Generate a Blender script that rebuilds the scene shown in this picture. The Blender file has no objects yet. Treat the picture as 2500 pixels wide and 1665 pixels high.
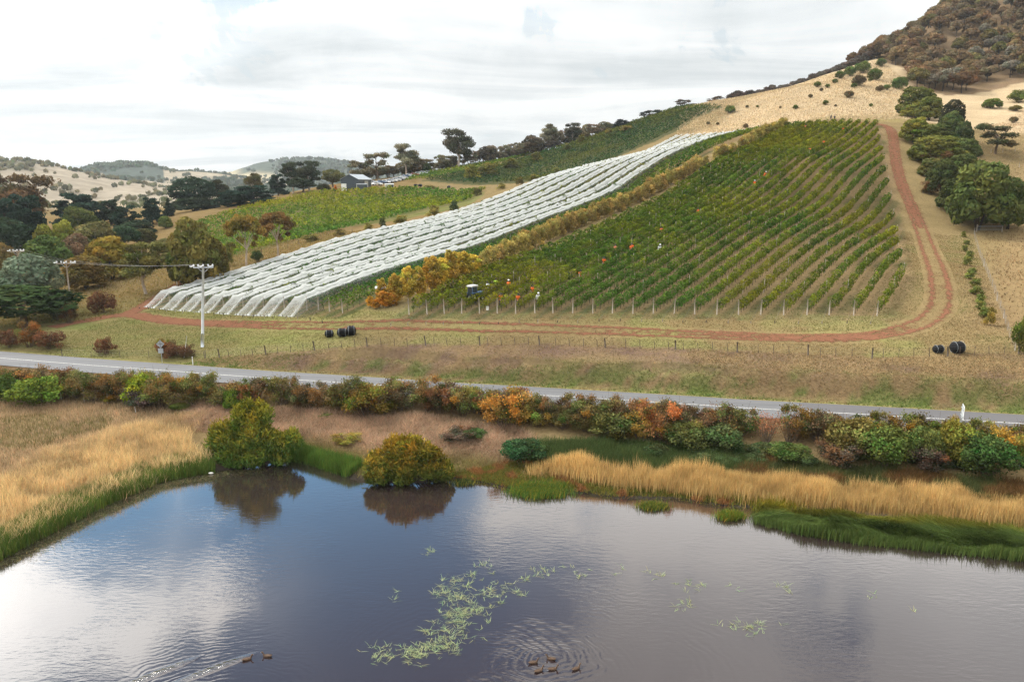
import bpy, math, random
import numpy as np
rng = np.random.default_rng(11)
random.seed(5)
sc = bpy.context.scene
col = sc.collection

# ------------------------------------------------------------------ camera
F, HC = 1800.0, 24.5
PITCH = math.atan(382 / 1800.0)
cam = bpy.data.cameras.new('camera')
cam.sensor_width = 36.0
cam.lens = 36.0 * F / 2500.0
cam.clip_end = 20000.0
cam.clip_start = 0.5
camo = bpy.data.objects.new('camera', cam)
col.objects.link(camo)
camo.location = (0, 0, HC)
camo.rotation_euler = (math.pi / 2 - PITCH, 0, 0)
sc.camera = camo

# ------------------------------------------------------------------ render
sc.render.engine = 'CYCLES'
sc.cycles.use_denoising = True
sc.cycles.denoiser = 'OPENIMAGEDENOISE'
sc.cycles.denoising_input_passes = 'RGB_ALBEDO_NORMAL'
sc.cycles.denoising_prefilter = 'NONE'
sc.cycles.max_bounces = 8
sc.cycles.diffuse_bounces = 3
sc.cycles.glossy_bounces = 3
sc.cycles.transparent_max_bounces = 16
sc.cycles.transmission_bounces = 3
sc.cycles.volume_bounces = 1
sc.cycles.use_fast_gi = False
sc.view_settings.view_transform = 'Standard'
sc.view_settings.look = 'None'
sc.view_settings.gamma = 1.0
sc.view_settings.exposure = -0.18

# ------------------------------------------------------------------ node helper
class NT:
    def __init__(s, tree):
        s.t = tree
    def n(s, typ, props=None, **ins):
        nd = s.t.nodes.new(typ)
        for k, v in (props or {}).items():
            setattr(nd, k, v)
        for k, v in ins.items():
            key = int(k[1:]) if k[0] == 'i' and k[1:].isdigit() else k.replace('_', ' ')
            if hasattr(v, 'is_output'):
                s.t.links.new(v, nd.inputs[key])
            else:
                nd.inputs[key].default_value = v
        return nd
    def math(s, op, a, b=0.0, c=0.0, clamp=False):
        nd = s.n('ShaderNodeMath', {'operation': op, 'use_clamp': clamp}, i0=a, i1=b, i2=c)
        return nd.outputs[0]
    def ramp(s, fac, stops, interp='LINEAR'):
        nd = s.n('ShaderNodeValToRGB', Fac=fac)
        cr = nd.color_ramp
        cr.interpolation = interp
        while len(cr.elements) < len(stops):
            cr.elements.new(0.5)
        for e, (p, cc) in zip(cr.elements, stops):
            e.position = p
            e.color = (cc, cc, cc, 1) if not hasattr(cc, '__len__') else (*cc, 1)
        return nd.outputs[0]
    def mixc(s, fac, a, b, blend='MIX'):
        nd = s.n('ShaderNodeMix', {'data_type': 'RGBA', 'blend_type': blend})
        for key, v in ((0, fac), (6, a), (7, b)):
            if hasattr(v, 'is_output'):
                s.t.links.new(v, nd.inputs[key])
            else:
                nd.inputs[key].default_value = v if key == 0 else (*v, 1)
        return nd.outputs[2]
    def link(s, a, b):
        s.t.links.new(a, b)

# ------------------------------------------------------------------ sun + sky
SUN_AZ, SUN_EL = math.radians(-62), math.radians(43)     # azimuth from +Y, negative = to the left
sd = np.array([math.sin(SUN_AZ) * math.cos(SUN_EL), math.cos(SUN_AZ) * math.cos(SUN_EL), math.sin(SUN_EL)])
sun = bpy.data.lights.new('sun', 'SUN')
sun.energy = 3.9
sun.angle = math.radians(5)
sun.color = (1.0, 0.93, 0.82)
suno = bpy.data.objects.new('sun', sun)
col.objects.link(suno)
suno.location = (0, 0, 200)
from mathutils import Vector
suno.rotation_euler = Vector(-sd).to_track_quat('-Z', 'Y').to_euler()

world = bpy.data.worlds.new('World')
sc.world = world
world.use_nodes = True
w = NT(world.node_tree)
world.node_tree.nodes.clear()
sky = w.n('ShaderNodeTexSky', {'sky_type': 'NISHITA', 'sun_disc': False, 'sun_elevation': SUN_EL, 'sun_rotation': SUN_AZ, 'altitude': 50.0, 'air_density': 1.0, 'dust_density': 0.6, 'ozone_density': 1.0})
tc = w.n('ShaderNodeTexCoord')
sep = w.n('ShaderNodeSeparateXYZ', Vector=tc.outputs['Generated'])
X, Y, Zd = sep.outputs
zc = w.math('ADD', w.math('MAXIMUM', Zd, 0.0), 0.09)
cp = w.n('ShaderNodeCombineXYZ', X=w.math('DIVIDE', X, zc), Y=w.math('DIVIDE', Y, zc), Z=0.0).outputs[0]
n1 = w.n('ShaderNodeTexNoise', Vector=w.n('ShaderNodeMapping', Vector=cp, Location=(3.1, 7.7, 0.0), Scale=(0.75, 0.62, 1)).outputs[0], Scale=1.0, Detail=9.0, Roughness=0.56, Distortion=0.5)
n2 = w.n('ShaderNodeTexNoise', Vector=w.n('ShaderNodeMapping', Vector=cp, Location=(11.3, 2.2, 4.0), Scale=(0.42, 0.8, 1)).outputs[0], Scale=1.0, Detail=7.0, Roughness=0.55, Distortion=0.8)
# where the cover opens up: a gap of blue, seen in the pond, up ahead and a little to the left
def gap(az, el, inner, outer):
    a, e = math.radians(az), math.radians(el)
    v = (math.sin(a) * math.cos(e), math.cos(a) * math.cos(e), math.sin(e))
    dt = w.n('ShaderNodeVectorMath', {'operation': 'DOT_PRODUCT'}, i0=tc.outputs['Generated'], i1=v).outputs['Value']
    ang = w.math('ARCCOSINE', w.math('MINIMUM', dt, 1.0))
    mr = w.n('ShaderNodeMapRange', {'interpolation_type': 'SMOOTHSTEP'}, Value=ang, i1=math.radians(inner), i2=math.radians(outer), i3=1.0, i4=0.0)
    return mr.outputs[0]
g = gap(-19, 21, 4, 11)
for q_ in ((-30, 21, 2, 7.5), (-12, 25, 3, 12), (-9, 33, 4, 15), (-23, 38, 4, 10), (-36, 39.5, 5, 10)):
    g = w.math('MAXIMUM', g, gap(*q_))
g = w.math('MAXIMUM', g, w.math('MULTIPLY', gap(17, 9, 1, 9), 0.2))
n3 = w.n('ShaderNodeTexNoise', Vector=tc.outputs['Generated'], Scale=7.0, Detail=7.0, Roughness=0.6, Distortion=0.6)
base = w.math('ADD', w.math('MULTIPLY', n1.outputs[0], 0.75), w.math('MULTIPLY', n3.outputs[0], 0.95))
base = w.math('SUBTRACT', base, 0.35)
cov = w.math('SUBTRACT', w.math('ADD', base, 0.16), w.math('MULTIPLY', g, 0.40))
dens = w.ramp(cov, [(0.41, 0.0), (0.54, 1.0)], 'EASE')
# a thin veil lies over the lower sky
low = w.ramp(Zd, [(0.0, 1.0), (0.17, 0.95), (0.34, 0.0)])
dens = w.math('MAXIMUM', dens, w.math('MULTIPLY', w.math('SUBTRACT', 1.0, w.math('MULTIPLY', g, 1.0)), w.math('ADD', 0.30, w.math('MULTIPLY', low, 0.5))))
sh = w.math('ADD', w.math('MULTIPLY', n2.outputs[0], 0.75), w.math('MULTIPLY', n3.outputs[0], 0.25))
shade = w.ramp(sh, [(0.36, (3.7, 3.95, 4.05)), (0.46, (4.8, 4.95, 5.0)), (0.55, (6.1, 6.1, 6.0))])
shade = w.mixc(w.math('MULTIPLY', low, 0.25), shade, (4.3, 4.45, 4.5))
# cloud is brighter overhead than at the horizon, and brighter towards the sun
zen = w.math('ADD', 1.0, w.math('MULTIPLY', w.math('MAXIMUM', Zd, 0.0), 2.3))
sdt = w.n('ShaderNodeVectorMath', {'operation': 'DOT_PRODUCT'}, i0=tc.outputs['Generated'], i1=tuple(sd)).outputs['Value']
zen = w.math('MULTIPLY', zen, w.math('ADD', 1.0, w.math('MULTIPLY', w.math('POWER', w.math('MAXIMUM', sdt, 0.0), 9.0), 4.2)))
shade = w.mixc(1.0, shade, zen, 'MULTIPLY')
skyc = w.mixc(1.0, sky.outputs[0], (0.72, 1.22, 1.36), 'MULTIPLY')
skyc = w.mixc(w.math('MULTIPLY', low, 0.92), skyc, (4.0, 4.6, 4.85))
fin = w.mixc(dens, skyc, shade)
bg = w.n('ShaderNodeBackground', Color=fin, Strength=0.15)
wo = w.n('ShaderNodeOutputWorld', Surface=bg.outputs[0])

# ------------------------------------------------------------------ small numeric tools
CP, SP = math.cos(PITCH), math.sin(PITCH)
def ray(px, py):
    u = (np.asarray(px, float) - 1250) / F
    v = (np.asarray(py, float) - 832.5) / F
    return u, CP - v * SP, -SP - v * CP
def at(px, py, Y):
    a, b, c = ray(px, py)
    t = Y / b
    return np.array([a * t, b * t, HC + c * t])
def atz(px, py, z):
    a, b, c = ray(px, py)
    t = (z - HC) / c
    return np.array([a * t, b * t, z + 0 * t])
def project(p):
    p = np.atleast_2d(p)
    x, y, z = p[:, 0], p[:, 1], p[:, 2] - HC
    d = y * CP - z * SP
    up = y * SP + z * CP
    return 1250 + F * x / d, 832.5 - F * up / d, d
def sstep(a, b, x):
    t = np.clip((np.asarray(x, float) - a) / (b - a), 0, 1)
    return t * t * (3 - 2 * t)
def _hash(ix, iy, s):
    h = np.sin(ix * 127.1 + iy * 311.7 + s * 74.7) * 43758.5453
    return h - np.floor(h)
def vnoise(x, y, s=0):
    ix, iy = np.floor(x), np.floor(y)
    fx, fy = x - ix, y - iy
    fx, fy = fx * fx * (3 - 2 * fx), fy * fy * (3 - 2 * fy)
    a, b = _hash(ix, iy, s), _hash(ix + 1, iy, s)
    c, d = _hash(ix, iy + 1, s), _hash(ix + 1, iy + 1, s)
    return (a * (1 - fx) + b * fx) * (1 - fy) + (c * (1 - fx) + d * fx) * fy
def fbm(x, y, o=4, s=0):
    t, a, n = 0, 0.5, 0
    for k in range(o):
        t = t + a * vnoise(x * 2 ** k, y * 2 ** k, s + k * 3.1)
        n += a
        a *= 0.5
    return t / n
def seg_dist(x, y, poly, closed=False):
    x, y = np.asarray(x, float), np.asarray(y, float)
    best = np.full(x.shape, 1e18)
    P = np.asarray(poly, float)
    m = len(P) if closed else len(P) - 1
    for i in range(m):
        a, b = P[i][:2], P[(i + 1) % len(P)][:2]
        dx, dy = b - a
        t = np.clip(((x - a[0]) * dx + (y - a[1]) * dy) / (dx * dx + dy * dy + 1e-12), 0, 1)
        best = np.minimum(best, (x - a[0] - t * dx) ** 2 + (y - a[1] - t * dy) ** 2)
    return np.sqrt(best)
def inside(x, y, poly):
    x, y = np.asarray(x, float), np.asarray(y, float)
    r = np.zeros(x.shape, bool)
    P = np.asarray(poly, float)
    for i in range(len(P)):
        (x1, y1), (x2, y2) = P[i][:2], P[i - 1][:2]
        c = ((y1 > y) != (y2 > y)) & (x < (x2 - x1) * (y - y1) / (y2 - y1 + 1e-12) + x1)
        r ^= c
    return r
def resample(poly, step):
    P = np.asarray(poly, float)
    d = np.r_[0, np.cumsum(np.linalg.norm(np.diff(P[:, :2], axis=0), axis=1))]
    n = max(2, int(d[-1] / step) + 1)
    s = np.linspace(0, d[-1], n)
    return np.stack([np.interp(s, d, P[:, k]) for k in range(P.shape[1])], 1), s
def smooth(poly, it=3):
    P = np.asarray(poly, float)
    for _ in range(it):
        Q = np.empty((2 * len(P) - 2, P.shape[1]))
        Q[0::2] = 0.75 * P[:-1] + 0.25 * P[1:]
        Q[1::2] = 0.25 * P[:-1] + 0.75 * P[1:]
        P = np.vstack([P[:1], Q, P[-1:]])
    return P

# ------------------------------------------------------------------ the lie of the land
AZ = math.radians(36)
DV = np.array([math.sin(AZ), math.cos(AZ)])             # direction of every vine row
def rowpt(px, py, p0):
    a, b, c = ray(px, py)
    k = a / b
    S = (k * p0[1] - p0[0]) / (DV[0] - k * DV[1])
    return at(px, py, p0[1] + DV[1] * S)
WATER = 0.0
ROADZ = 2.5
shore_px = [(0, 1365), (100, 1312), (250, 1236), (400, 1172), (520, 1152), (620, 1138), (700, 1122), (750, 1132), (850, 1165), (890, 1180), (1000, 1180), (1110, 1168), (1180, 1180), (1260, 1196), (1400, 1203), (1500, 1216), (1640, 1216), (1700, 1226), (1770, 1236), (1840, 1240), (1920, 1252), (2050, 1268), (2200, 1282), (2350, 1296), (2500, 1310)]
pond = [tuple(atz(a, b, 0.0)[:2]) for a, b in shore_px]
pond_poly = [(-120, -80), (-75, -20), (-52, 22), (-42, 35)] + pond + [(48, 44), (64, 38), (80, 20), (95, -20), (130, -80)]
road_px = [(0, 873.5), (214, 891.5), (400, 904), (604, 920), (808, 932), (994, 945), (1130, 954), (1266, 961), (1457, 973), (1665, 985), (1836, 997), (2016, 1006), (2277, 1021), (2447, 1031)]
road_c = [atz(a, b, ROADZ) for a, b in road_px]
d0 = road_c[0] - road_c[2]
d1 = road_c[-1] - road_c[-3]
road_c = [road_c[0] + d0 * 7 + np.array([0, 8, 0]), road_c[0] + d0 * 3] + road_c + [road_c[-1] + d1 * 3, road_c[-1] + d1 * 7]
road_c = np.array(road_c)
road_c, _ = resample(smooth(road_c, 2), 1.5)
ROADW = 3.05
v0 = at(999, 764, 97)
v1 = at(1499, 766, 96)
v2 = at(2141, 771, 94)
nL, nR = at(395, 738, 125), at(750, 760, 106)
ctrl = [tuple(p) for p in [
    v0, v1, v2, at(1820, 770, 95), at(1250, 765, 96.5),
    rowpt(1450, 572, v0), rowpt(1200, 668, v0), rowpt(1700, 435, v0), rowpt(1930, 312, v0),
    rowpt(2187, 570, at(1969, 778, 95)), rowpt(2205, 662, v2), rowpt(2080, 650, at(1969, 778, 95)),
    rowpt(2140, 306, v1), rowpt(1800, 560, v1), rowpt(2000, 408, v1),
    rowpt(1160, 622, nR), rowpt(1500, 482, nR), rowpt(1870, 327, nR),
    rowpt(860, 592, nL), rowpt(1300, 457, nL), rowpt(1650, 342, nL), nL, nR,
    at(360, 757, 121), at(770, 775, 101),
    # paddock below the vines, fence line, bank
    at(536, 873, 92), at(769, 856, 90), at(1040, 844, 88.5), at(1172, 843, 88), at(1478, 848, 85), at(1973, 867, 80.5), at(2314, 870, 79), at(2487, 862, 79),
    at(700, 790, 99), at(1500, 800, 90), at(2100, 820, 87), at(300, 790, 112), at(150, 800, 109), at(495, 848, 95.5),
    # right of the vineyard
    at(2310, 570, 149), at(2290, 770, 96), at(2380, 570, 149), at(2480, 565, 150), at(2475, 760, 96), at(2180, 306, 226), at(2260, 430, 183), at(2300, 430, 184), at(2500, 430, 190),
    # the dry hill and the wooded one
    at(2100, 285, 248), at(2300, 300, 245), at(2500, 300, 262), at(2000, 212, 325), at(2140, 150, 400), at(1900, 222, 385), at(1780, 300, 318), at(1650, 268, 395), at(1760, 245, 395),
    at(2300, 235, 322), at(2500, 205, 335), at(2160, 135, 412), at(2260, 75, 440), at(2400, -15, 480), at(2560, -70, 520), at(2380, 110, 410),
    # spur behind the nets
    at(1100, 458, 285), at(1150, 490, 250), at(1000, 428, 330), at(1300, 378, 362), at(1500, 318, 380), at(1400, 425, 290), at(1560, 345, 318),
    at(840, 464, 272), at(600, 622, 172), at(900, 545, 212), at(1190, 468, 253), at(700, 520, 232),
    # the wooded dip on the left
    at(160, 712, 138), at(300, 636, 188), at(480, 520, 258), at(180, 560, 250), at(150, 545, 300), at(60, 600, 205), at(30, 765, 125), at(330, 575, 230), at(560, 505, 270),
]]
ctrl += [(-66, 93, 2.5), (-130, 107, 2.6), (-130, 150, 4), (-130, 220, 7), (-60, 60, 1.9), (-70, 45, 1.8), (-40, 75, 2.1), (0, 68, 1.7), (35, 58, 1.6), (60, 62, 2.2), (62, 50, 1.5), (100, 60, 4), (110, 90, 9), (150, 140, 20), (190, 200, 42),
         (-300, 400, 10), (-200, 300, 11), (-500, 700, 9), (-100, 700, 11), (150, 700, 30), (-150, 450, 12), (0, 480, 24), (60, 500, 35), (130, 520, 62), (222, 520, 82), (200, 480, 80), (260, 640, 74), (170, 470, 74), (330, 520, 165), (400, 400, 150), (420, 600, 190), (500, 300, 140), (300, 260, 80),
         (-60, 20, 0), (60, 20, 0), (0, 0, 0), (0, -60, 0), (-150, 40, 3), (150, 30, 5)]
ctrl = np.array(ctrl)
def _tps_fit(C, lam):
    n = len(C)
    r2 = ((C[:, None, :2] - C[None, :, :2]) ** 2).sum(-1)
    K = 0.5 * r2 * np.log(r2 + 1e-9) + lam * np.eye(n)
    Pm = np.c_[np.ones(n), C[:, :2]]
    A = np.block([[K, Pm], [Pm.T, np.zeros((3, 3))]])
    return np.linalg.solve(A, np.r_[C[:, 2], np.zeros(3)])
TW = _tps_fit(ctrl, 60.0)
def _tps(x, y):
    out = np.empty(x.shape)
    for i in range(0, len(x), 20000):
        xs, ys = x[i:i + 20000], y[i:i + 20000]
        r2 = (xs[:, None] - ctrl[None, :, 0]) ** 2 + (ys[:, None] - ctrl[None, :, 1]) ** 2
        out[i:i + 20000] = (0.5 * r2 * np.log(r2 + 1e-9)) @ TW[:-3] + TW[-3] + TW[-2] * xs + TW[-1] * ys
    return out
def height(x, y, rough=True):
    x = np.atleast_1d(np.asarray(x, float)).astype(float)
    y = np.atleast_1d(np.asarray(y, float)).astype(float)
    shp = x.shape
    x, y = x.ravel(), y.ravel()
    z = _tps(np.clip(x, -700, 650), np.clip(y, -80, 800))
    r = np.hypot(x, y)
    far = sstep(620, 900, r)
    z = z * (1 - far) + far * np.clip(9 + 0 * x, 5, 200)
    z = np.maximum(z, -2)
    if rough:
        z = z + (fbm(x * 0.35, y * 0.35, 3, 2) - 0.5) * 0.22 * sstep(60, 110, r) + (fbm(x * 0.05, y * 0.05, 3, 8) - 0.5) * 3.0 * sstep(240, 420, r)
    near = (y < 112) & (np.abs(x) < 250)
    if near.any():
        xn, yn, zn = x[near], y[near], z[near]
        dr = seg_dist(xn, yn, road_c[::4])
        k = sstep(ROADW + 0.7, ROADW + 3.5, dr)
        zn = (ROADZ - 0.07) * (1 - k) + zn * k
        s = seg_dist(xn, yn, pond_poly, True)
        ins = inside(xn, yn, pond_poly)
        lo, hi = 0.04 + 0.02 * s, 0.10 + 0.14 * s
        zo = np.where(s < 25, np.clip(zn, np.minimum(lo, 0.6), np.where(dr < ROADW + 3, 1e3, hi)), zn)
        zi = -0.05 - np.minimum(1.4, 0.25 * s)
        z[near] = np.where(ins, zi, zo)
    z = np.where((y < -70) , -1.5, z)
    return z.reshape(shp)
_ys = np.geomspace(26, 640, 700)
def ground(px, py, h=0.0):
    """first point of the land (raised by h) along the ray through a photo pixel"""
    a, b, c = ray(px, py)
    k, m = a / b, c / b
    z = HC + m * _ys
    d = z - height(k * _ys, _ys, False) - h
    idx = np.where(d <= 0)[0]
    i = idx[0] if len(idx) else int(np.argmin(d))
    if i > 0 and d[i] < 0:
        t = d[i - 1] / (d[i - 1] - d[i] + 1e-9)
        yy = _ys[i - 1] + t * (_ys[i] - _ys[i - 1])
    else:
        yy = _ys[i]
    return np.array([k * yy, yy, float(height(k * yy, yy)[0])])
# ------------------------------------------------------------------ mesh + object tools
def make_mesh(name, V, faces, mats=(), smooth_=False, attrs=None, mat_idx=None):
    """faces: list of integer arrays (n,k). attrs: {name: (n_verts,) or (n_verts,3)} on points."""
    V = np.ascontiguousarray(V, np.float32)
    faces = [np.asarray(f, np.int32) for f in faces if len(f)]
    me = bpy.data.meshes.new(name)
    me.vertices.add(len(V))
    me.vertices.foreach_set('co', V.ravel())
    tot = np.concatenate([np.full(len(f), f.shape[1], np.int32) for f in faces])
    loops = np.concatenate([f.ravel() for f in faces])
    me.loops.add(len(loops))
    me.loops.foreach_set('vertex_index', loops)
    me.polygons.add(len(tot))
    st = np.r_[0, np.cumsum(tot)[:-1]].astype(np.int32)
    me.polygons.foreach_set('loop_start', st)
    me.polygons.foreach_set('loop_total', tot)
    if mat_idx is not None:
        me.polygons.foreach_set('material_index', np.asarray(mat_idx, np.int32))
    me.polygons.foreach_set('use_smooth', np.full(len(tot), bool(smooth_)))
    for k, a in (attrs or {}).items():
        a = np.asarray(a, np.float32)
        if a.ndim == 1:
            at_ = me.attributes.new(k, 'FLOAT', 'POINT')
            at_.data.foreach_set('value', a)
        else:
            at_ = me.attributes.new(k, 'FLOAT_COLOR', 'POINT')
            at_.data.foreach_set('color', np.c_[a, np.ones(len(a), np.float32)].ravel())
    me.update(calc_edges=True)
    me.validate()
    for m in mats:
        me.materials.append(m)
    return me
def obj(name, me, parent=None, loc=(0, 0, 0), rot=(0, 0, 0), scale=(1, 1, 1), color=None):
    o = bpy.data.objects.new(name, me)
    col.objects.link(o)
    o.location, o.rotation_euler, o.scale = loc, rot, scale
    if parent is not None:
        o.parent = parent
    if color is not None:
        o.color = (*color, 1)
    return o
def tag(o, label=None, cat=None, group=None, kind=None):
    if label: o['label'] = label
    if cat: o['category'] = cat
    if group: o['group'] = group
    if kind: o['kind'] = kind
    return o
def thing(name, label, cat, loc=(0, 0, 0), rz=0.0, scale=(1, 1, 1), group=None):
    return tag(obj(name, None, None, tuple(float(v) for v in loc), (0, 0, rz), scale), label, cat, group)
class MB:
    """collects boxes, tubes and lofted shapes into one mesh"""
    def __init__(s):
        s.v, s.q, s.t, s.n = [], [], [], 0
    def add(s, V, quads=(), tris=()):
        V = np.asarray(V, float)
        s.v.append(V)
        if len(quads): s.q.append(np.asarray(quads, int) + s.n)
        if len(tris): s.t.append(np.asarray(tris, int) + s.n)
        s.n += len(V)
        return s
    def box(s, c, size, rz=0.0, taper=1.0, rx=0.0):
        x, y, z = np.array(size) / 2.0
        V = np.array([[-x, -y, -z], [x, -y, -z], [x, y, -z], [-x, y, -z], [-x * taper, -y * taper, z], [x * taper, -y * taper, z], [x * taper, y * taper, z], [-x * taper, y * taper, z]])
        if rx:
            cx, sx = math.cos(rx), math.sin(rx)
            V = np.c_[V[:, 0], V[:, 1] * cx - V[:, 2] * sx, V[:, 1] * sx + V[:, 2] * cx]
        cz, sz = math.cos(rz), math.sin(rz)
        V = np.c_[V[:, 0] * cz - V[:, 1] * sz, V[:, 0] * sz + V[:, 1] * cz, V[:, 2]] + np.array(c)
        return s.add(V, [[0, 3, 2, 1], [4, 5, 6, 7], [0, 1, 5, 4], [1, 2, 6, 5], [2, 3, 7, 6], [3, 0, 4, 7]])
    def tube(s, pts, rad, k=6, cap=True):
        P = np.asarray(pts, float)
        n = len(P)
        rad = np.broadcast_to(np.asarray(rad, float), (n,))
        T = np.gradient(P, axis=0)
        T /= np.linalg.norm(T, axis=1, keepdims=True) + 1e-9
        ref = np.array([0, 0, 1.0]) if abs(T[:, 2]).mean() < 0.8 else np.array([1.0, 0, 0])
        A = np.cross(T, ref); A /= np.linalg.norm(A, axis=1, keepdims=True) + 1e-9
        B = np.cross(T, A)
        th = np.arange(k) * 2 * math.pi / k
        V = (P[:, None] + rad[:, None, None] * (np.cos(th)[None, :, None] * A[:, None] + np.sin(th)[None, :, None] * B[:, None])).reshape(-1, 3)
        i = np.arange(n - 1)[:, None] * k + np.arange(k)[None]
        j = np.arange(n - 1)[:, None] * k + (np.arange(k)[None] + 1) % k
        Q = np.stack([i, j, j + k, i + k], -1).reshape(-1, 4)
        tr = []
        if cap:
            for r in range(1, k - 1):
                tr += [[0, r, r + 1], [(n - 1) * k, (n - 1) * k + r + 1, (n - 1) * k + r]]
        return s.add(V, Q, tr)
    def loft(s, rings, cap=True):
        """rings: (n, k, 3)"""
        R = np.asarray(rings, float)
        n, k = R.shape[:2]
        i = np.arange(n - 1)[:, None] * k + np.arange(k)[None]
        j = np.arange(n - 1)[:, None] * k + (np.arange(k)[None] + 1) % k
        Q = np.stack([i, j, j + k, i + k], -1).reshape(-1, 4)
        tr = []
        if cap:
            for r in range(1, k - 1):
                tr += [[0, r + 1, r], [(n - 1) * k, (n - 1) * k + r, (n - 1) * k + r + 1]]
        return s.add(R.reshape(-1, 3), Q, tr)
    def mesh(s, name, mat, smooth_=False, attrs=None):
        f = []
        if s.q: f.append(np.concatenate(s.q))
        if s.t: f.append(np.concatenate(s.t))
        return make_mesh(name, np.concatenate(s.v), f, [mat], smooth_, attrs)

# ------------------------------------------------------------------ materials
def mat(name, build):
    m = bpy.data.materials.new(name)
    m.use_nodes = True
    m.node_tree.nodes.clear()
    t = NT(m.node_tree)
    sh, disp = build(t)
    out = t.n('ShaderNodeOutputMaterial', Surface=sh)
    if disp is not None:
        t.link(disp, out.inputs['Displacement'])
    return m
def plain(name, c, rough=0.6, metal=0.0, var=0.18, scale=6.0, spec=0.4, bump=0.0):
    def b(t):
        tc = t.n('ShaderNodeTexCoord').outputs['Object']
        nz = t.n('ShaderNodeTexNoise', Vector=tc, Scale=scale, Detail=5.0, Roughness=0.65)
        f = t.ramp(nz.outputs[0], [(0.3, 1 - var), (0.7, 1 + var)])
        cc = t.mixc(1.0, c, f, 'MULTIPLY')
        p = t.n('ShaderNodeBsdfPrincipled', Base_Color=cc, Roughness=rough, Metallic=metal)
        p.inputs['Specular IOR Level'].default_value = spec
        if bump:
            bp = t.n('ShaderNodeBump', Strength=bump, Distance=0.05, Height=nz.outputs[0])
            t.link(bp.outputs[0], p.inputs['Normal'])
        return p.outputs[0], None
    return mat(name, b)
def foliage_mat(name, trans=0.20, rough=0.55):
    # leaf colour = the leaf's own tint (mesh attribute) x the plant's own colour (object colour)
    def b(t):
        a = t.n('ShaderNodeAttribute', {'attribute_name': 'tint'}).outputs['Color']
        oi = t.n('ShaderNodeObjectInfo')
        c = t.mixc(1.0, a, oi.outputs['Color'], 'MULTIPLY')
        hs = t.n('ShaderNodeHueSaturation', Hue=t.math('ADD', 0.488, t.math('MULTIPLY', oi.outputs['Random'], 0.024)), Saturation=1.0, Value=t.math('ADD', 0.88, t.math('MULTIPLY', oi.outputs['Random'], 0.24)), Color=c)
        d = t.n('ShaderNodeBsdfDiffuse', Color=hs.outputs[0])
        tr = t.n('ShaderNodeBsdfTranslucent', Color=hs.outputs[0])
        m1 = t.n('ShaderNodeMixShader', i0=trans, i1=d.outputs[0], i2=tr.outputs[0])
        return m1.outputs[0], None
    return mat(name, b)
M = {}
M['leaf'] = foliage_mat('leaf')
M['grass'] = foliage_mat('grass_blade', 0.28, 0.6)
M['bark'] = plain('bark', (0.13, 0.095, 0.065), 0.9, var=0.35, scale=3.0, spec=0.1)
M['pale_bark'] = plain('pale_bark', (0.42, 0.34, 0.27), 0.85, var=0.3, scale=1.5, spec=0.1)
M['dark_bark'] = plain('dark_bark', (0.05, 0.04, 0.032), 0.9, var=0.3, scale=3.0, spec=0.1)
M['post'] = plain('grey_timber', (0.36, 0.31, 0.25), 0.85, var=0.3, scale=9.0, spec=0.15)
M['dark_post'] = plain('dark_timber', (0.12, 0.095, 0.075), 0.9, var=0.35, scale=9.0, spec=0.1)
M['rust'] = plain('rusty_steel', (0.10, 0.07, 0.055), 0.8, var=0.3, scale=20.0)
M['wire'] = plain('wire', (0.11, 0.105, 0.10), 0.5, 0.6, var=0.1)
M['concrete'] = plain('pole_grey', (0.50, 0.52, 0.52), 0.8, var=0.12, scale=2.5, spec=0.2)
M['porcelain'] = plain('porcelain', (0.75, 0.76, 0.77), 0.25, var=0.05)
M['galv'] = plain('galvanised', (0.52, 0.55, 0.57), 0.45, 0.7, var=0.12, scale=4.0)
M['white'] = plain('white_paint', (0.78, 0.78, 0.76), 0.5, var=0.08, scale=3.0)
M['black_net'] = plain('black_bundle', (0.006, 0.006, 0.007), 0.75, var=0.5, scale=9.0, spec=0.15, bump=0.6)
M['strap'] = plain('pale_strap', (0.30, 0.33, 0.34), 0.5, var=0.2)
M['glass'] = plain('dark_glass', (0.03, 0.04, 0.05), 0.08, var=0.1, spec=0.8)
M['tyre'] = plain('rubber', (0.02, 0.02, 0.02), 0.8, var=0.2)
M['orange_fabric'] = plain('orange_fabric', (0.85, 0.17, 0.03), 0.7, var=0.12, scale=12.0, spec=0.2)
M['lime_fabric'] = plain('lime_fabric', (0.55, 0.85, 0.10), 0.7, var=0.1, scale=12.0, spec=0.2)
M['white_fabric'] = plain('white_fabric', (0.72, 0.72, 0.70), 0.8, var=0.1, spec=0.2)
M['pink_fabric'] = plain('coral_fabric', (0.85, 0.24, 0.14), 0.7, var=0.1, scale=12.0, spec=0.2)
M['dark_fabric'] = plain('dark_fabric', (0.03, 0.032, 0.045), 0.85, var=0.2, spec=0.2)
M['skin'] = plain('skin', (0.45, 0.27, 0.19), 0.55, var=0.08)
M['hair'] = plain('hair', (0.03, 0.02, 0.015), 0.6, var=0.2)
M['duck'] = plain('duck_feather', (0.075, 0.045, 0.028), 0.7, var=0.5, scale=14.0, spec=0.2)
M['beak'] = plain('duck_beak', (0.12, 0.11, 0.09), 0.5)
M['shed_wall'] = plain('blue_grey_steel', (0.055, 0.07, 0.085), 0.5, 0.2, var=0.15, scale=1.0)
M['shed_roof'] = plain('grey_steel_roof', (0.34, 0.36, 0.38), 0.45, 0.3, var=0.12, scale=0.6)
M['pale_panel'] = plain('pale_panel', (0.45, 0.44, 0.42), 0.6, var=0.15, scale=2.0)
M['car_white'] = plain('white_car_paint', (0.70, 0.71, 0.72), 0.25, var=0.05, spec=0.6)
M['car_silver'] = plain('silver_car_paint', (0.36, 0.38, 0.40), 0.25, 0.4, var=0.05, spec=0.6)
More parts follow.
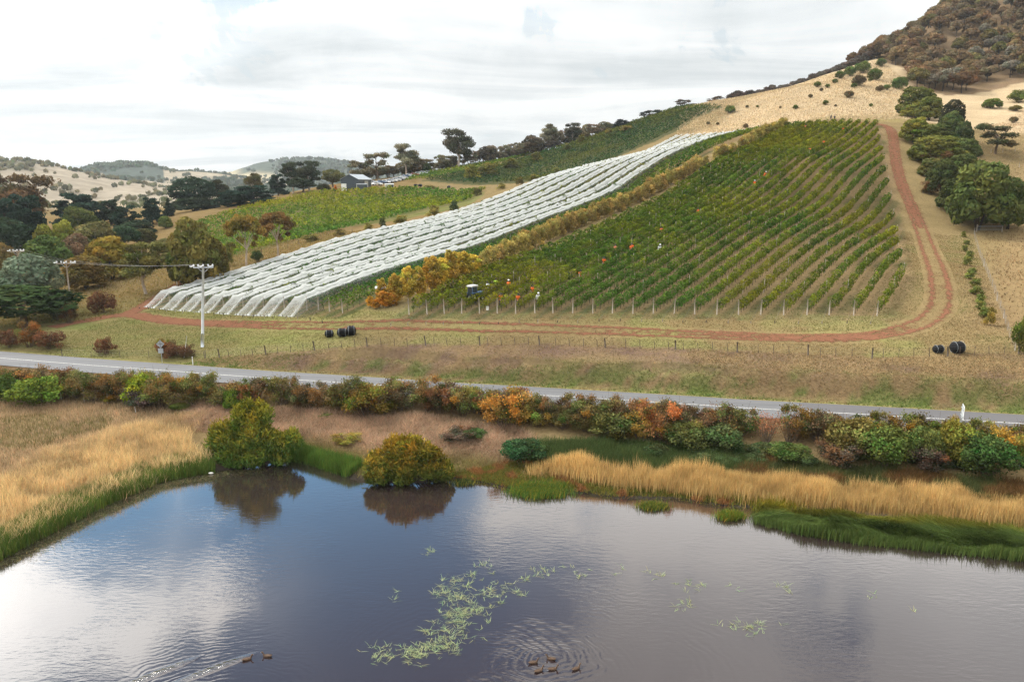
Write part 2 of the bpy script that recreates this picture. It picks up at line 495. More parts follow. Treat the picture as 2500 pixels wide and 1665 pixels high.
M['car_blue'] = plain('blue_car_paint', (0.08, 0.13, 0.22), 0.25, 0.2, var=0.05, spec=0.6)
M['car_red'] = plain('red_car_paint', (0.35, 0.05, 0.04), 0.25, 0.1, var=0.05, spec=0.6)
M['tractor_blue'] = plain('tractor_blue', (0.06, 0.12, 0.22), 0.4, var=0.1)
M['tractor_orange'] = plain('tractor_orange', (0.78, 0.10, 0.03), 0.4, var=0.1)
M['stone'] = plain('pale_stone', (0.72, 0.69, 0.62), 0.8, var=0.15)

def terrain_shader(t):
    geo = t.n('ShaderNodeNewGeometry')
    pos = geo.outputs['Position']
    a = t.n('ShaderNodeAttribute', {'attribute_name': 'zone'}).outputs['Color']
    dry = t.n('ShaderNodeAttribute', {'attribute_name': 'straw'}).outputs['Fac']
    f1 = t.n('ShaderNodeTexNoise', Vector=pos, Scale=2.6, Detail=8.0, Roughness=0.72, Distortion=0.4)
    f2 = t.n('ShaderNodeTexNoise', Vector=t.n('ShaderNodeMapping', Vector=pos, Scale=(0.16, 0.30, 0.2)).outputs[0], Scale=1.0, Detail=6.0, Roughness=0.6)
    f3 = t.n('ShaderNodeTexVoronoi', Vector=pos, Scale=1.7, Randomness=1.0)
    k1 = t.ramp(f1.outputs[0], [(0.25, 0.55), (0.5, 1.0), (0.75, 1.42)])
    c = t.mixc(1.0, a, k1, 'MULTIPLY')
    k2 = t.ramp(f2.outputs[0], [(0.42, 0.0), (0.62, 1.0)])
    straw = t.mixc(k1, (0.14, 0.098, 0.046), (0.27, 0.195, 0.094))
    c = t.mixc(t.math('MULTIPLY', k2, dry), c, straw)
    k3 = t.ramp(f3.outputs['Distance'], [(0.05, 0.72), (0.35, 1.05)])
    c = t.mixc(0.3, c, t.mixc(1.0, c, k3, 'MULTIPLY'))
    d = t.n('ShaderNodeBsdfDiffuse', Color=c, Roughness=1.0)
    bp = t.n('ShaderNodeBump', Strength=0.7, Distance=0.25, Height=f1.outputs[0])
    t.link(bp.outputs[0], d.inputs['Normal'])
    return d.outputs[0], None
M['terrain'] = mat('terrain', terrain_shader)

def water_shader(t):
    geo = t.n('ShaderNodeNewGeometry')
    pos = geo.outputs['Position']
    def dist(x, y):
        return t.n('ShaderNodeVectorMath', {'operation': 'DISTANCE'}, i0=pos, i1=(x, y, 0.0)).outputs['Value']
    # breeze ripples
    m1 = t.n('ShaderNodeMapping', Vector=pos, Rotation=(0, 0, 0.35), Scale=(0.8, 2.4, 1)).outputs[0]
    r1 = t.n('ShaderNodeTexNoise', Vector=m1, Scale=1.5, Detail=4.0, Roughness=0.55, Distortion=0.3).outputs[0]
    r2 = t.n('ShaderNodeTexNoise', Vector=pos, Scale=0.14, Detail=2.0).outputs[0]
    amt = t.math('ADD', 0.0035, t.math('MULTIPLY', t.ramp(r2, [(0.45, 0.0), (0.70, 1.0)]), 0.012))
    h = t.math('MULTIPLY', r1, amt)
    # rings that spread from the swimming ducks
    for (x, y, wl, reach, am, cut) in DUCK_RINGS:
        d = dist(x, y)
        d = t.n('ShaderNodeVectorMath', {'operation': 'LENGTH'}, i0=t.n('ShaderNodeMapping', Vector=pos, Location=(-x * .75, -y * 1.15, 0), Scale=(.75, 1.15, 1)).outputs[0]).outputs['Value']
        dn = t.math('ADD', d, t.math('MULTIPLY', t.n('ShaderNodeTexNoise', Vector=pos, Scale=0.35, Detail=3.0).outputs[0], 2.2))
        sn = t.math('SINE', t.math('MULTIPLY', dn, 2 * math.pi / wl))
        fall = t.n('ShaderNodeMapRange', {'interpolation_type': 'SMOOTHSTEP'}, Value=d, i1=0.5, i2=reach, i3=1.0, i4=0.0).outputs[0]
        brk = t.ramp(t.n('ShaderNodeTexNoise', Vector=t.n('ShaderNodeMapping', Vector=pos, Location=(x, 3, wl), Scale=(.22, .35, 1)).outputs[0], Scale=1.0, Detail=3.0).outputs[0], [(0.40, 0.0), (0.62, 1.0)])
        h = t.math('ADD', h, t.math('MULTIPLY', sn, t.math('MULTIPLY', t.math('MULTIPLY', fall, brk), am)))
    # ruffled wakes behind the pair of ducks
    for (x, y, ang, sx_, sy_) in WAKES:
        m = t.n('ShaderNodeMapping', {'vector_type': 'TEXTURE'}, Vector=pos, Location=(x, y, 0), Rotation=(0, 0, ang), Scale=(sx_, sy_, 1)).outputs[0]
        k = t.n('ShaderNodeMapRange', {'interpolation_type': 'SMOOTHSTEP'}, Value=t.n('ShaderNodeVectorMath', {'operation': 'LENGTH'}, i0=m).outputs['Value'], i1=0.2, i2=1.0, i3=1.0, i4=0.0).outputs[0]
        nz = t.n('ShaderNodeTexNoise', Vector=t.n('ShaderNodeMapping', Vector=pos, Rotation=(0, 0, ang), Scale=(2.0, 5.0, 1)).outputs[0], Scale=1.0, Detail=4.0, Roughness=0.6).outputs[0]
        h = t.math('ADD', h, t.math('MULTIPLY', t.math('MULTIPLY', k, nz), 0.10))
    bp = t.n('ShaderNodeBump', Strength=1.0, Distance=1.0, Height=h)
    fr = t.n('ShaderNodeFresnel', IOR=1.33, Normal=bp.outputs[0])
    body = t.n('ShaderNodeBsdfDiffuse', Color=(0.022, 0.014, 0.014, 1), Roughness=0.0)
    gl = t.n('ShaderNodeBsdfGlossy', Color=(0.97, 0.95, 0.93, 1), Roughness=0.035, Normal=bp.outputs[0])
    fac = t.math('MINIMUM', t.math('MAXIMUM', t.math('SUBTRACT', t.math('MULTIPLY', fr.outputs[0], 3.9), 0.055), 0.075), 0.95)
    mx = t.n('ShaderNodeMixShader', i0=fac, i1=body.outputs[0], i2=gl.outputs[0])
    return mx.outputs[0], None
_dk = [atz(a, b, 0.0) for a, b in ((1345, 1612), (1310, 1628), (590, 1612), (650, 1602))]
_wk = [(atz(430, 1625, 0), atz(330, 1665, 0)), (atz(560, 1618, 0), atz(480, 1648, 0))]
WAKES = [((a_[0] + b_[0]) / 2, (a_[1] + b_[1]) / 2, math.atan2(b_[1] - a_[1], b_[0] - a_[0]), 2.6, .35) for a_, b_ in _wk]
DUCK_RINGS = [(_dk[0][0], _dk[0][1], 0.42, 11.0, 0.0050, 0), (_dk[1][0] - 1.5, _dk[1][1], 0.27, 8.0, 0.0028, 0), (_dk[2][0], _dk[2][1] - 3, 0.36, 9.0, 0.0012, 0)]
M['water'] = mat('pond_water', water_shader)

def asphalt_shader(t):
    pos = t.n('ShaderNodeNewGeometry').outputs['Position']
    u = t.n('ShaderNodeAttribute', {'attribute_name': 'across'}).outputs['Fac']
    f1 = t.n('ShaderNodeTexNoise', Vector=pos, Scale=7.0, Detail=6.0, Roughness=0.7).outputs[0]
    f2 = t.n('ShaderNodeTexNoise', Vector=t.n('ShaderNodeMapping', Vector=pos, Rotation=(0, 0, 0.18), Scale=(0.05, 0.7, 1)).outputs[0], Scale=1.0, Detail=4.0).outputs[0]
    c = t.mixc(f1, (0.085, 0.084, 0.087), (0.125, 0.123, 0.124))
    c = t.mixc(1.0, c, t.ramp(f2, [(0.3, 0.86), (0.7, 1.14)]), 'MULTIPLY')
    # polished wheel tracks
    au = t.math('ABSOLUTE', u)
    wt = t.math('ABSOLUTE', t.math('SUBTRACT', t.math('ABSOLUTE', t.math('SUBTRACT', au, 1.5)), 0.75))
    c = t.mixc(t.math('MULTIPLY', t.ramp(wt, [(0.0, 1.0), (0.4, 0.0)]), 0.3), c, (0.135, 0.133, 0.133))
    # the newer, darker seal at the eastern end
    sx = t.n('ShaderNodeSeparateXYZ', Vector=pos).outputs[0]
    new = t.math('GREATER_THAN', t.math('ADD', sx, t.math('MULTIPLY', u, 0.35)), 30.2)
    c = t.mixc(t.math('MULTIPLY', new, 0.8), c, t.mixc(f1, (0.070, 0.064, 0.066), (0.10, 0.094, 0.094)))
    p = t.n('ShaderNodeBsdfPrincipled', Base_Color=c, Roughness=0.85)
    p.inputs['Specular IOR Level'].default_value = 0.3
    return p.outputs[0], None
M['asphalt'] = mat('asphalt', asphalt_shader)
def line_shader(t):
    pos = t.n('ShaderNodeNewGeometry').outputs['Position']
    f = t.n('ShaderNodeTexNoise', Vector=pos, Scale=9.0, Detail=5.0, Roughness=0.7).outputs[0]
    d = t.n('ShaderNodeBsdfDiffuse', Color=t.mixc(t.ramp(f, [(0.35, 0.0), (0.6, 1.0)]), (0.22, 0.215, 0.20), (0.55, 0.54, 0.51)))
    return d.outputs[0], None
M['line'] = mat('line_paint', line_shader)
def dirt_shader(t):
    pos = t.n('ShaderNodeNewGeometry').outputs['Position']
    u = t.n('ShaderNodeAttribute', {'attribute_name': 'across'}).outputs['Fac']
    fill = t.n('ShaderNodeAttribute', {'attribute_name': 'fill'}).outputs['Fac']
    f1 = t.n('ShaderNodeTexNoise', Vector=pos, Scale=1.3, Detail=7.0, Roughness=0.7).outputs[0]
    f2 = t.n('ShaderNodeTexNoise', Vector=pos, Scale=6.0, Detail=4.0, Roughness=0.7).outputs[0]
    c = t.mixc(f1, (0.12, 0.056, 0.036), (0.28, 0.130, 0.072))
    c = t.mixc(1.0, c, t.ramp(f2, [(0.25, 0.7), (0.75, 1.25)]), 'MULTIPLY')
    au = t.math('ABSOLUTE', u)
    rut = t.math('SUBTRACT', 0.66, t.math('ABSOLUTE', t.math('SUBTRACT', au, 1.05)))      # > 0 inside a rut
    full = t.math('MULTIPLY', t.math('SUBTRACT', 1.95, au), fill)
    k = t.math('MAXIMUM', rut, full)
    k = t.math('ADD', k, t.math('MULTIPLY', t.math('SUBTRACT', f1, 0.53), 2.3))
    k = t.math('ADD', k, t.math('MULTIPLY', t.math('SUBTRACT', f2, 0.5), 0.5))
    al = t.ramp(k, [(0.12, 0.0), (0.5, 1.0)])
    d = t.n('ShaderNodeBsdfDiffuse', Color=c, Roughness=1.0)
    bp = t.n('ShaderNodeBump', Strength=0.6, Distance=0.1, Height=f1)
    t.link(bp.outputs[0], d.inputs['Normal'])
    mx = t.n('ShaderNodeMixShader', i0=al, i1=t.n('ShaderNodeBsdfTransparent').outputs[0], i2=d.outputs[0])
    return mx.outputs[0], None
M['dirt'] = mat('red_dirt', dirt_shader)
def net_shader(c, lo, hi):
    def b(t):
        pos = t.n('ShaderNodeNewGeometry').outputs['Position']
        th = t.n('ShaderNodeAttribute', {'attribute_name': 'gather'}).outputs['Fac']       # how bunched the mesh lies here
        f = t.n('ShaderNodeTexNoise', Vector=t.n('ShaderNodeMapping', Vector=pos, Rotation=(0, 0, 0.95), Scale=(0.8, 3.0, 3.0)).outputs[0], Scale=1.0, Detail=6.0, Roughness=0.65).outputs[0]
        k = t.math('ADD', th, t.math('MULTIPLY', t.math('SUBTRACT', f, 0.5), 0.8))
        al = t.n('ShaderNodeMapRange', Value=k, i1=0.0, i2=1.0, i3=lo, i4=hi).outputs[0]
        d = t.n('ShaderNodeBsdfDiffuse', Color=(*c, 1))
        tr = t.n('ShaderNodeBsdfTranslucent', Color=(*c, 1))
        m1 = t.n('ShaderNodeMixShader', i0=0.35, i1=d.outputs[0], i2=tr.outputs[0])
        m2 = t.n('ShaderNodeMixShader', i0=al, i1=t.n('ShaderNodeBsdfTransparent').outputs[0], i2=m1.outputs[0])
        return m2.outputs[0], None
    return b
M['net'] = mat('white_bird_net', net_shader((0.54, 0.55, 0.53), 0.08, 0.86))
M['dark_net'] = mat('black_bird_net', net_shader((0.05, 0.06, 0.065), 0.15, 0.5))
def hill_shader(t):
    pos = t.n('ShaderNodeNewGeometry').outputs['Position']
    a = t.n('ShaderNodeAttribute', {'attribute_name': 'zone'}).outputs['Color']
    f1 = t.n('ShaderNodeTexNoise', Vector=pos, Scale=0.035, Detail=8.0, Roughness=0.7).outputs[0]
    c = t.mixc(1.0, a, t.ramp(f1, [(0.3, 0.7), (0.7, 1.3)]), 'MULTIPLY')
    return t.n('ShaderNodeBsdfDiffuse', Color=c, Roughness=1.0).outputs[0], None
M['hill'] = mat('far_hill', hill_shader)

# ------------------------------------------------------------------ vine row starts
vine_px = [999, 1043, 1085, 1127, 1171, 1214, 1259, 1306, 1350, 1398, 1447, 1495, 1545, 1595, 1646, 1696, 1750, 1803, 1857, 1913, 1970, 2024, 2084, 2141]
vine_start = [at(p, np.interp(p, [999, 2141], [764, 771]), np.interp(p, [999, 2141], [97, 94])) for p in vine_px]
net_px = [395, 414.5, 436, 457, 478.5, 501, 523, 546, 570, 594, 619, 644, 667, 695, 721.5, 750]
net_start = []
for p in net_px:
    f = (p - 395) / 355.0
    net_start.append(at(p, 738 + 22 * f, 1 / ((1 - f) / 125 + f / 106)))
bare_start = [at(778, 762, 104.3), at(805, 763, 102.8), at(837, 765, 101.2)]
vine_right = [at(2205, 662, 1), 0]
R_BOUND = np.array([rowpt(2205, 662, v2)[:2], rowpt(2187, 570, at(1969, 778, 95))[:2], rowpt(2140, 306, v1)[:2]])
T_BOUND = np.array([rowpt(2140, 306, v1)[:2], rowpt(1930, 312, v0)[:2]])
N_BOUND = np.array([rowpt(1870, 327, nR)[:2], rowpt(1650, 342, nL)[:2]])
def hit(p0, line, ext=60.0):
    """distance along a row from p0 to a boundary polyline (its ends extended)"""
    L = np.array(line)
    L = np.vstack([L[0] + (L[0] - L[1]) / np.linalg.norm(L[0] - L[1]) * ext, L[1:-1], L[-1] + (L[-1] - L[-2]) / np.linalg.norm(L[-1] - L[-2]) * ext]) if True else L
    best = None
    for a, b in zip(L[:-1], L[1:]):
        e = b - a
        den = DV[0] * -e[1] + DV[1] * e[0]
        if abs(den) < 1e-9: continue
        r = a - p0[:2]
        s_ = (r[0] * -e[1] + r[1] * e[0]) / den
        q = (DV[0] * r[1] - DV[1] * r[0]) / den
        if -1e-6 <= q <= 1 + 1e-6 and s_ > 0:
            best = s_ if best is None else min(best, s_)
    return best
vine_len = []
for p in vine_start:
    c_ = [h_ for h_ in (hit(p, R_BOUND, 30.0), hit(p, T_BOUND, 60.0)) if h_]
    vine_len.append(min(c_) if c_ else 20.0)
net_len = [hit(p, N_BOUND, 300.0) for p in net_start]

# ------------------------------------------------------------------ ground sheet
def axis(segs):
    out = [segs[0][0]]
    for a, b, s0, s1 in segs:
        x, = out[-1:],
        v = out[-1]
        while v < b - 1e-6:
            f = (v - a) / (b - a)
            v = v + s0 + (s1 - s0) * f
            out.append(min(v, b))
    return np.array(out)
gx = axis([(-3200, -700, 300, 60), (-700, -160, 40, 6), (-160, -75, 3, 0.8), (-75, 112, 0.75, 0.75), (112, 330, 1.2, 5), (330, 700, 6, 30), (700, 3200, 60, 300)])
gy = axis([(-400, 20, 40, 10), (20, 44, 3, 0.6), (44, 125, 0.55, 0.6), (125, 200, 0.7, 1.2), (200, 460, 1.3, 3.5), (460, 800, 5, 25), (800, 3600, 40, 250)])
GX, GY = np.meshgrid(gx, gy)
x, y = GX.ravel(), GY.ravel()
z = height(x, y)
fence_px = [(150, 872), (330, 874), (500, 876), (536, 873), (650, 866), (769, 856), (897, 847), (1040, 844), (1172, 843), (1318, 842), (1478, 848), (1650, 853), (1800, 860), (1973, 867), (2129, 874), (2314, 870), (2487, 864)]
fence_w = np.array([ground(a, b) for a, b in fence_px])
def pxpoly(pts):
    return np.array([ground(a, b)[:2] for a, b in pts])
rowq = lambda x, y: x * DV[1] - y * DV[0]
vine_poly = np.vstack([[p[:2] for p in vine_start], [p[:2] + DV * l for p, l in zip(vine_start[::-1], vine_len[::-1])]])
net_poly = np.vstack([[p[:2] for p in net_start + bare_start], (bare_start[-1][:2] + DV * (net_len[-1] - 6))[None], [p[:2] + DV * l for p, l in zip(net_start[::-1], net_len[::-1])]])
track_px = [(126, 800), (200, 785), (270, 772), (325, 768), (370, 778), (430, 785), (500, 789), (600, 792), (707, 795), (800, 795), (900, 794), (1050, 796), (1155, 798), (1300, 801), (1486, 808), (1700, 817), (1900, 824), (2027, 827), (2155, 818), (2230, 800), (2275, 775), (2297, 745), (2296, 700), (2286, 660), (2272, 622), (2257, 575), (2235, 527), (2206, 464), (2192, 420), (2184, 370), (2180, 330), (2170, 310), (2140, 303), (2080, 300)]
track_w = np.array([ground(a, b) for a, b in track_px])
track2_w = np.array([ground(a, b) for a, b in [(310, 768), (350, 748), (385, 727), (430, 700), (480, 668)]])
def blend(C, c, k):
    k = np.clip(k, 0, 1)[:, None]
    return C * (1 - k) + np.array(c)[None] * k
r = np.hypot(x, y)
N1, N2, N3 = fbm(x * .12, y * .12, 4, 1), fbm(x * .5, y * .5, 3, 5), fbm(x * .03, y * .03, 3, 9)
C = np.tile(np.array([[0.205, 0.150, 0.070]]), (len(x), 1))
S = np.full(len(x), 0.5)
px_, py_, dd_ = project(np.c_[x, y, z])
# dry grass hillside, above the vines and to the right of them
hillk = sstep(-4, 6, rowq(x, y) - rowq(*N_BOUND[1]) - 2) * sstep(0, 8, (x - N_BOUND[0][0]) * DV[0] + (y - N_BOUND[0][1]) * DV[1] + 6)
C = blend(C, (0.45, 0.34, 0.21), hillk)
S = S * (1 - hillk) + 0.25 * hillk
rightk = sstep(2, 8, rowq(x, y) - rowq(*at(2390, 570, 149)[:2])) * sstep(84, 92, y)
C = blend(C, (0.24, 0.165, 0.082), rightk)
C = blend(C, (0.42, 0.31, 0.19), rightk * sstep(170, 215, y))
upper = np.array([ground(a, b)[:2] for a, b in [(1930, 303), (2130, 296), (2200, 300), (2230, 285), (2100, 282), (2000, 288)]])
C = blend(C, (0.24, 0.19, 0.08), inside(x, y, upper) * 0.8)
fpoly = np.array([at(2135, 140, 405)[:2], at(2205, 168, 375)[:2], at(2240, 222, 332)[:2], at(2310, 232, 325)[:2], at(2510, 215, 335)[:2], (430, 330), (430, 640), (140, 560)])
C = blend(C, (0.20, 0.135, 0.08), inside(x, y, fpoly))
# valley floor beyond
C = blend(C, (0.36, 0.29, 0.20), sstep(480, 640, r) * (z < 60))
# woods on the left
lw = inside(x, y, np.array([(-200, 108), (-62, 118), (-64, 128), (-20, 190), (-40, 320), (-200, 320)]))
C = blend(C, (0.20, 0.125, 0.05), lw * (0.55 + 0.6 * (N1 - .5)))
# paddock: greener at the western end
C = blend(C, (0.145, 0.158, 0.05), sstep(-8, -38, x) * sstep(140, 112, y) * (0.75 + (N1 - .5)))
pad = inside(x, y, np.vstack([fence_w[:, :2], [v2[:2], v0[:2], nR[:2], nL[:2]]]))
C = blend(C, (0.21, 0.20, 0.07), pad * sstep(.5, .62, N1) * 0.7)
# vineyard floors: mown grass lanes with a bare strip under the vines
for poly, starts in ((vine_poly, vine_start), (net_poly, net_start + bare_start)):
    m = inside(x, y, poly) | (seg_dist(x, y, poly, True) < 1.8)
    q = rowq(x[m], y[m])
    qs = np.array([rowq(*p[:2]) for p in starts])
    dq = np.abs(q[:, None] - qs[None]).min(1)
    g = np.clip(np.array([[0.080, 0.086, 0.034]]) * (0.75 + 0.6 * N2[m])[:, None], 0, 1)  # lane green darkened to carry the shade between the rows
    g = blend(g, (0.19, 0.13, 0.07), sstep(0.75, 0.35, dq) * (0.55 + .5 * N2[m]))
    g = blend(g, (0.24, 0.165, 0.085), np.clip(.25 + sstep(.44, .6, N1[m]) * 0.7, 0, 1) * sstep(15, 60, x[m]))
    C[m] = g
    S[m] = 0.25
frontg = sstep(7, 1, seg_dist(x, y, [p[:2] for p in vine_start])) * (seg_dist(x, y, [p[:2] for p in vine_start]) > 0)
C = blend(C, (0.17, 0.17, 0.065), frontg * 0.55 * sstep(.35, .6, N2) * (~inside(x, y, vine_poly)))
# lane of lower vineyard and pasture behind the nets
lowv = pxpoly([(440, 690), (520, 640), (800, 560), (1150, 500), (1185, 468), (850, 474), (720, 505), (560, 560), (450, 600)])
C = blend(C, (0.13, 0.14, 0.045), inside(x, y, lowv))
spurv = pxpoly([(1030, 442), (1180, 452), (1330, 440), (1480, 398), (1600, 345), (1700, 290), (1770, 262), (1650, 268), (1500, 318), (1400, 352), (1290, 385), (1180, 412)])
C = blend(C, (0.085, 0.092, 0.042), inside(x, y, spurv) * .9)
S[inside(x, y, spurv)] = .1
# road verge and bank
dr = seg_dist(x, y, road_c[::4])
north = y > np.interp(x, road_c[:, 0], road_c[:, 1])
df = seg_dist(x, y, fence_w)
yf = np.interp(x, fence_w[:, 0], fence_w[:, 1])
vergef = lambda a_, b_: .5 * fbm(a_ * .13 + 3.3, b_ * .5, 5, 77) + .5 * fbm(a_ * .71 + b_ * .3, b_ * 1.3 - a_ * .2, 3, 79)
bank = north & (y < yf + 0.3) & (x > -40) & (x < 130)
C = blend(C, (0.225, 0.15, 0.078), bank * 0.9)
S[bank] = 0.45
bare = bank * sstep(8.0, 2.0, yf - y) * sstep(-37, -22, x) * sstep(46, 18, x)
C = blend(C, (0.155, 0.10, 0.075), np.clip(bare * (0.6 + 2.2 * (N2 - .45)), 0, .95))
C = blend(C, (0.13, 0.085, 0.06), bank * sstep(.63, .7, fbm(x * .22, y * .3, 4, 31)) * 0.8)
verge = north * sstep(4.6, 3.2, dr) + north * (x > -25) * sstep(8.5, 4.0, dr) * sstep(.43, .56, vergef(x, y))
C = blend(C, (0.115, 0.15, 0.04), verge * 0.85 * sstep(.30, .5, N1 + .25 * N2))
C = blend(C, (0.30, 0.23, 0.10), sstep(ROADW + 1.0, ROADW + .2, dr) * north * 0.7)
S[verge > .3] = 0.2
# near side: rank grass, bramble litter, mud at the water's edge
south = (~north) & (y < 95)
C = blend(C, (0.205, 0.145, 0.07), south * 1.0)
C = blend(C, (0.12, 0.07, 0.04), south * sstep(9, 4, dr) * 0.8)
sp = np.full(len(x), 99.0)
nm = (y < 80) & (np.abs(x) < 130)
sp[nm] = seg_dist(x[nm], y[nm], pond_poly, True)
C = blend(C, (0.055, 0.045, 0.035), sstep(1.6, .5, sp) * nm)
C = blend(C, (0.025, 0.02, 0.015), (nm & inside(x, y, pond_poly)) * 1.0)
S[sp < 2] = 0
C *= (0.85 + 0.3 * N1)[:, None]
nx, ny = len(gx), len(gy)
idx = np.arange(nx * ny).reshape(ny, nx)
Q = np.stack([idx[:-1, :-1], idx[:-1, 1:], idx[1:, 1:], idx[1:, :-1]], -1).reshape(-1, 4)
o = obj('ground', make_mesh('ground', np.c_[x, y, z], [Q], [M['terrain']], True, {'zone': C, 'straw': S}))
tag(o, 'rolling paddock, bank and dry grass hillside around the pond', kind='structure')

# ------------------------------------------------------------------ pond, road, track
wv = np.array([[-400, -400, 0], [400, -400, 0], [400, 70, 0], [-400, 70, 0]], float)
o = obj('pond_water', make_mesh('pond_water', wv, [[[0, 1, 2, 3]]], [M['water']]))
tag(o, 'dark still pond reflecting clouds and blue sky', kind='structure')
def ribbon(name, path, offs, zoff, material, on=None, extra=None, parent=None):
    P = np.asarray(path)
    T = np.gradient(P[:, :2], axis=0)
    T /= np.linalg.norm(T, axis=1, keepdims=True)
    Nn = np.c_[-T[:, 1], T[:, 0]]
    offs = np.asarray(offs, float)
    V = P[:, None, :2] + Nn[:, None] * offs[None, :, None]
    if on is None:
        zz = np.repeat(P[:, 2:3], len(offs), 1) + zoff
    else:
        zz = on(V[..., 0].ravel(), V[..., 1].ravel()).reshape(V.shape[:2]) + zoff
    V = np.dstack([V, zz]).reshape(-1, 3)
    n, k = len(P), len(offs)
    ii = np.arange(n * k).reshape(n, k)
    Q = np.stack([ii[:-1, :-1], ii[1:, :-1], ii[1:, 1:], ii[:-1, 1:]], -1).reshape(-1, 4)[:, ::-1]
    at_ = {'across': np.tile(offs, n)}
    if extra is not None: at_.update({kk: np.repeat(vv, k) for kk, vv in extra.items()})
    return obj(name, make_mesh(name, V, [Q], [material], False, at_), parent)
road = ribbon('road', road_c, [-ROADW, -1.5, 0, 1.5, ROADW], 0.0, M['asphalt'])
tag(road, 'grey two lane asphalt road with white centre line', kind='structure')
ribbon('centre_line', road_c, [-0.07, 0.07], 0.006, M['line'], parent=road)
tp, ts = resample(smooth(track_w, 2), 0.8)
tpx = project(tp)[0]
fill = np.clip(np.interp(tpx, [200, 420, 700, 1200, 1700, 2100, 2250], [0.95, .8, .15, .0, .2, .5, .05]), 0, 1)
fill[tp[:, 1] > 150] = 0.38
o = ribbon('dirt_track', tp, np.linspace(-2.3, 2.3, 13), 0.045, M['dirt'], on=height, extra={'fill': fill})
tag(o, 'red dirt farm track with two wheel ruts round the vineyard', kind='structure')
tp2, _ = resample(smooth(track2_w, 2), 0.8)
o = ribbon('dirt_track', tp2, np.linspace(-2.3, 2.3, 13), 0.06, M['dirt'], on=height, extra={'fill': np.linspace(.9, .15, len(tp2))})
tag(o, 'short red dirt spur running up beside the white nets', kind='structure')
# ------------------------------------------------------------------ foliage tools
def unit(v):
    return v / (np.linalg.norm(v, axis=-1, keepdims=True) + 1e-9)
def leaf_mesh(name, P, N, S, T, aspect=1.7, material=None, extra=None, along=None):
    """one rhombic leaf per point. N normals, S sizes, T tints (n,3); along: preferred long axis"""
    n = len(P)
    N = unit(N)
    R = along if along is not None else rng.normal(size=(n, 3))
    A = unit(R - (R * N).sum(1, keepdims=True) * N)
    B = np.cross(N, A)
    a, b = (S * aspect * .5)[:, None], (S * .5)[:, None]
    V = np.stack([P - A * a, P - B * b + A * a * .15, P + A * a, P + B * b + A * a * .15], 1).reshape(-1, 3)
    Q = np.arange(4 * n).reshape(n, 4)
    TT = np.repeat(T, 4, 0)
    faces = [Q]
    mi = None
    if extra is not None:                       # a MB with twigs joined into the same mesh
        pass
    return make_mesh(name, V, faces, [material or M['leaf']], False, {'tint': TT})
def clump_points(C, n, lo=0.62, hi=1.0, cull=0.72, noise=0.12):
    """points on the outer part of a set of ellipsoids C (k,6), the buried ones dropped"""
    C = np.asarray(C, float)
    wgt = (C[:, 3] * C[:, 4] + C[:, 4] * C[:, 5] + C[:, 3] * C[:, 5])
    k = rng.choice(len(C), size=n, p=wgt / wgt.sum())
    D = unit(rng.normal(size=(n, 3)))
    rr = rng.uniform(lo, hi, n) ** 0.6 * (1 + rng.normal(size=n) * noise * 0.5)
    P = C[k, :3] + D * C[k, 3:] * rr[:, None]
    N = unit(D / C[k, 3:])
    keep = np.ones(n, bool)
    for j in range(len(C)):
        q = (((P - C[j, :3]) / C[j, 3:]) ** 2).sum(1)
        keep &= ~((q < cull ** 2) & (k != j))
    return P[keep], N[keep], k[keep]
def tints(k, nk, spread=0.22, leafs=0.16, warm=0.10):
    cb = 1 + rng.normal(size=nk) * spread
    cw = rng.normal(size=nk) * warm
    n = len(k)
    b = np.clip(cb[k], .5, 1.7) * np.clip(1 + rng.normal(size=n) * leafs, .5, 1.6)
    wv_ = cw[k] + rng.normal(size=n) * warm * .6
    return np.clip(np.c_[b * (1 + wv_), b, b * (1 - .8 * np.abs(wv_))], 0.05, 3)
PROTO = {}
def proto(kind, build, nvar=2):
    PROTO[kind] = []
    for v in range(nvar):
        PROTO[kind].append(build(v))
def crown(C, n, size, lo=.6, cull=.72, orient=.55, aspect=1.7, spread=.22, warm=.1, droop=0.0, noise=.12):
    P, N, k = clump_points(C, n, lo, 1.0, cull, noise)
    Nn = unit(N * orient + rng.normal(size=N.shape) * (1 - orient) * .8)
    S = size * rng.uniform(.65, 1.35, len(P))
    along = None
    if droop:
        along = rng.normal(size=P.shape) * .35 + np.array([0, 0, -droop])
    return leaf_mesh('crown', P, Nn, S, tints(k, len(C), spread, warm=warm), aspect, along=along)
def limb(mb, a, b, r0, r1, sag=.12, k=5, n=5):
    a, b = np.array(a, float), np.array(b, float)
    t = np.linspace(0, 1, n)[:, None]
    L = np.linalg.norm(b - a)
    w_ = rng.normal(size=3) * L * .05
    P = a + (b - a) * t + w_ * np.sin(t * math.pi) + np.array([0, 0, 1.0]) * L * sag * np.sin(t * math.pi)
    mb.tube(P, np.linspace(r0, r1, n), k)
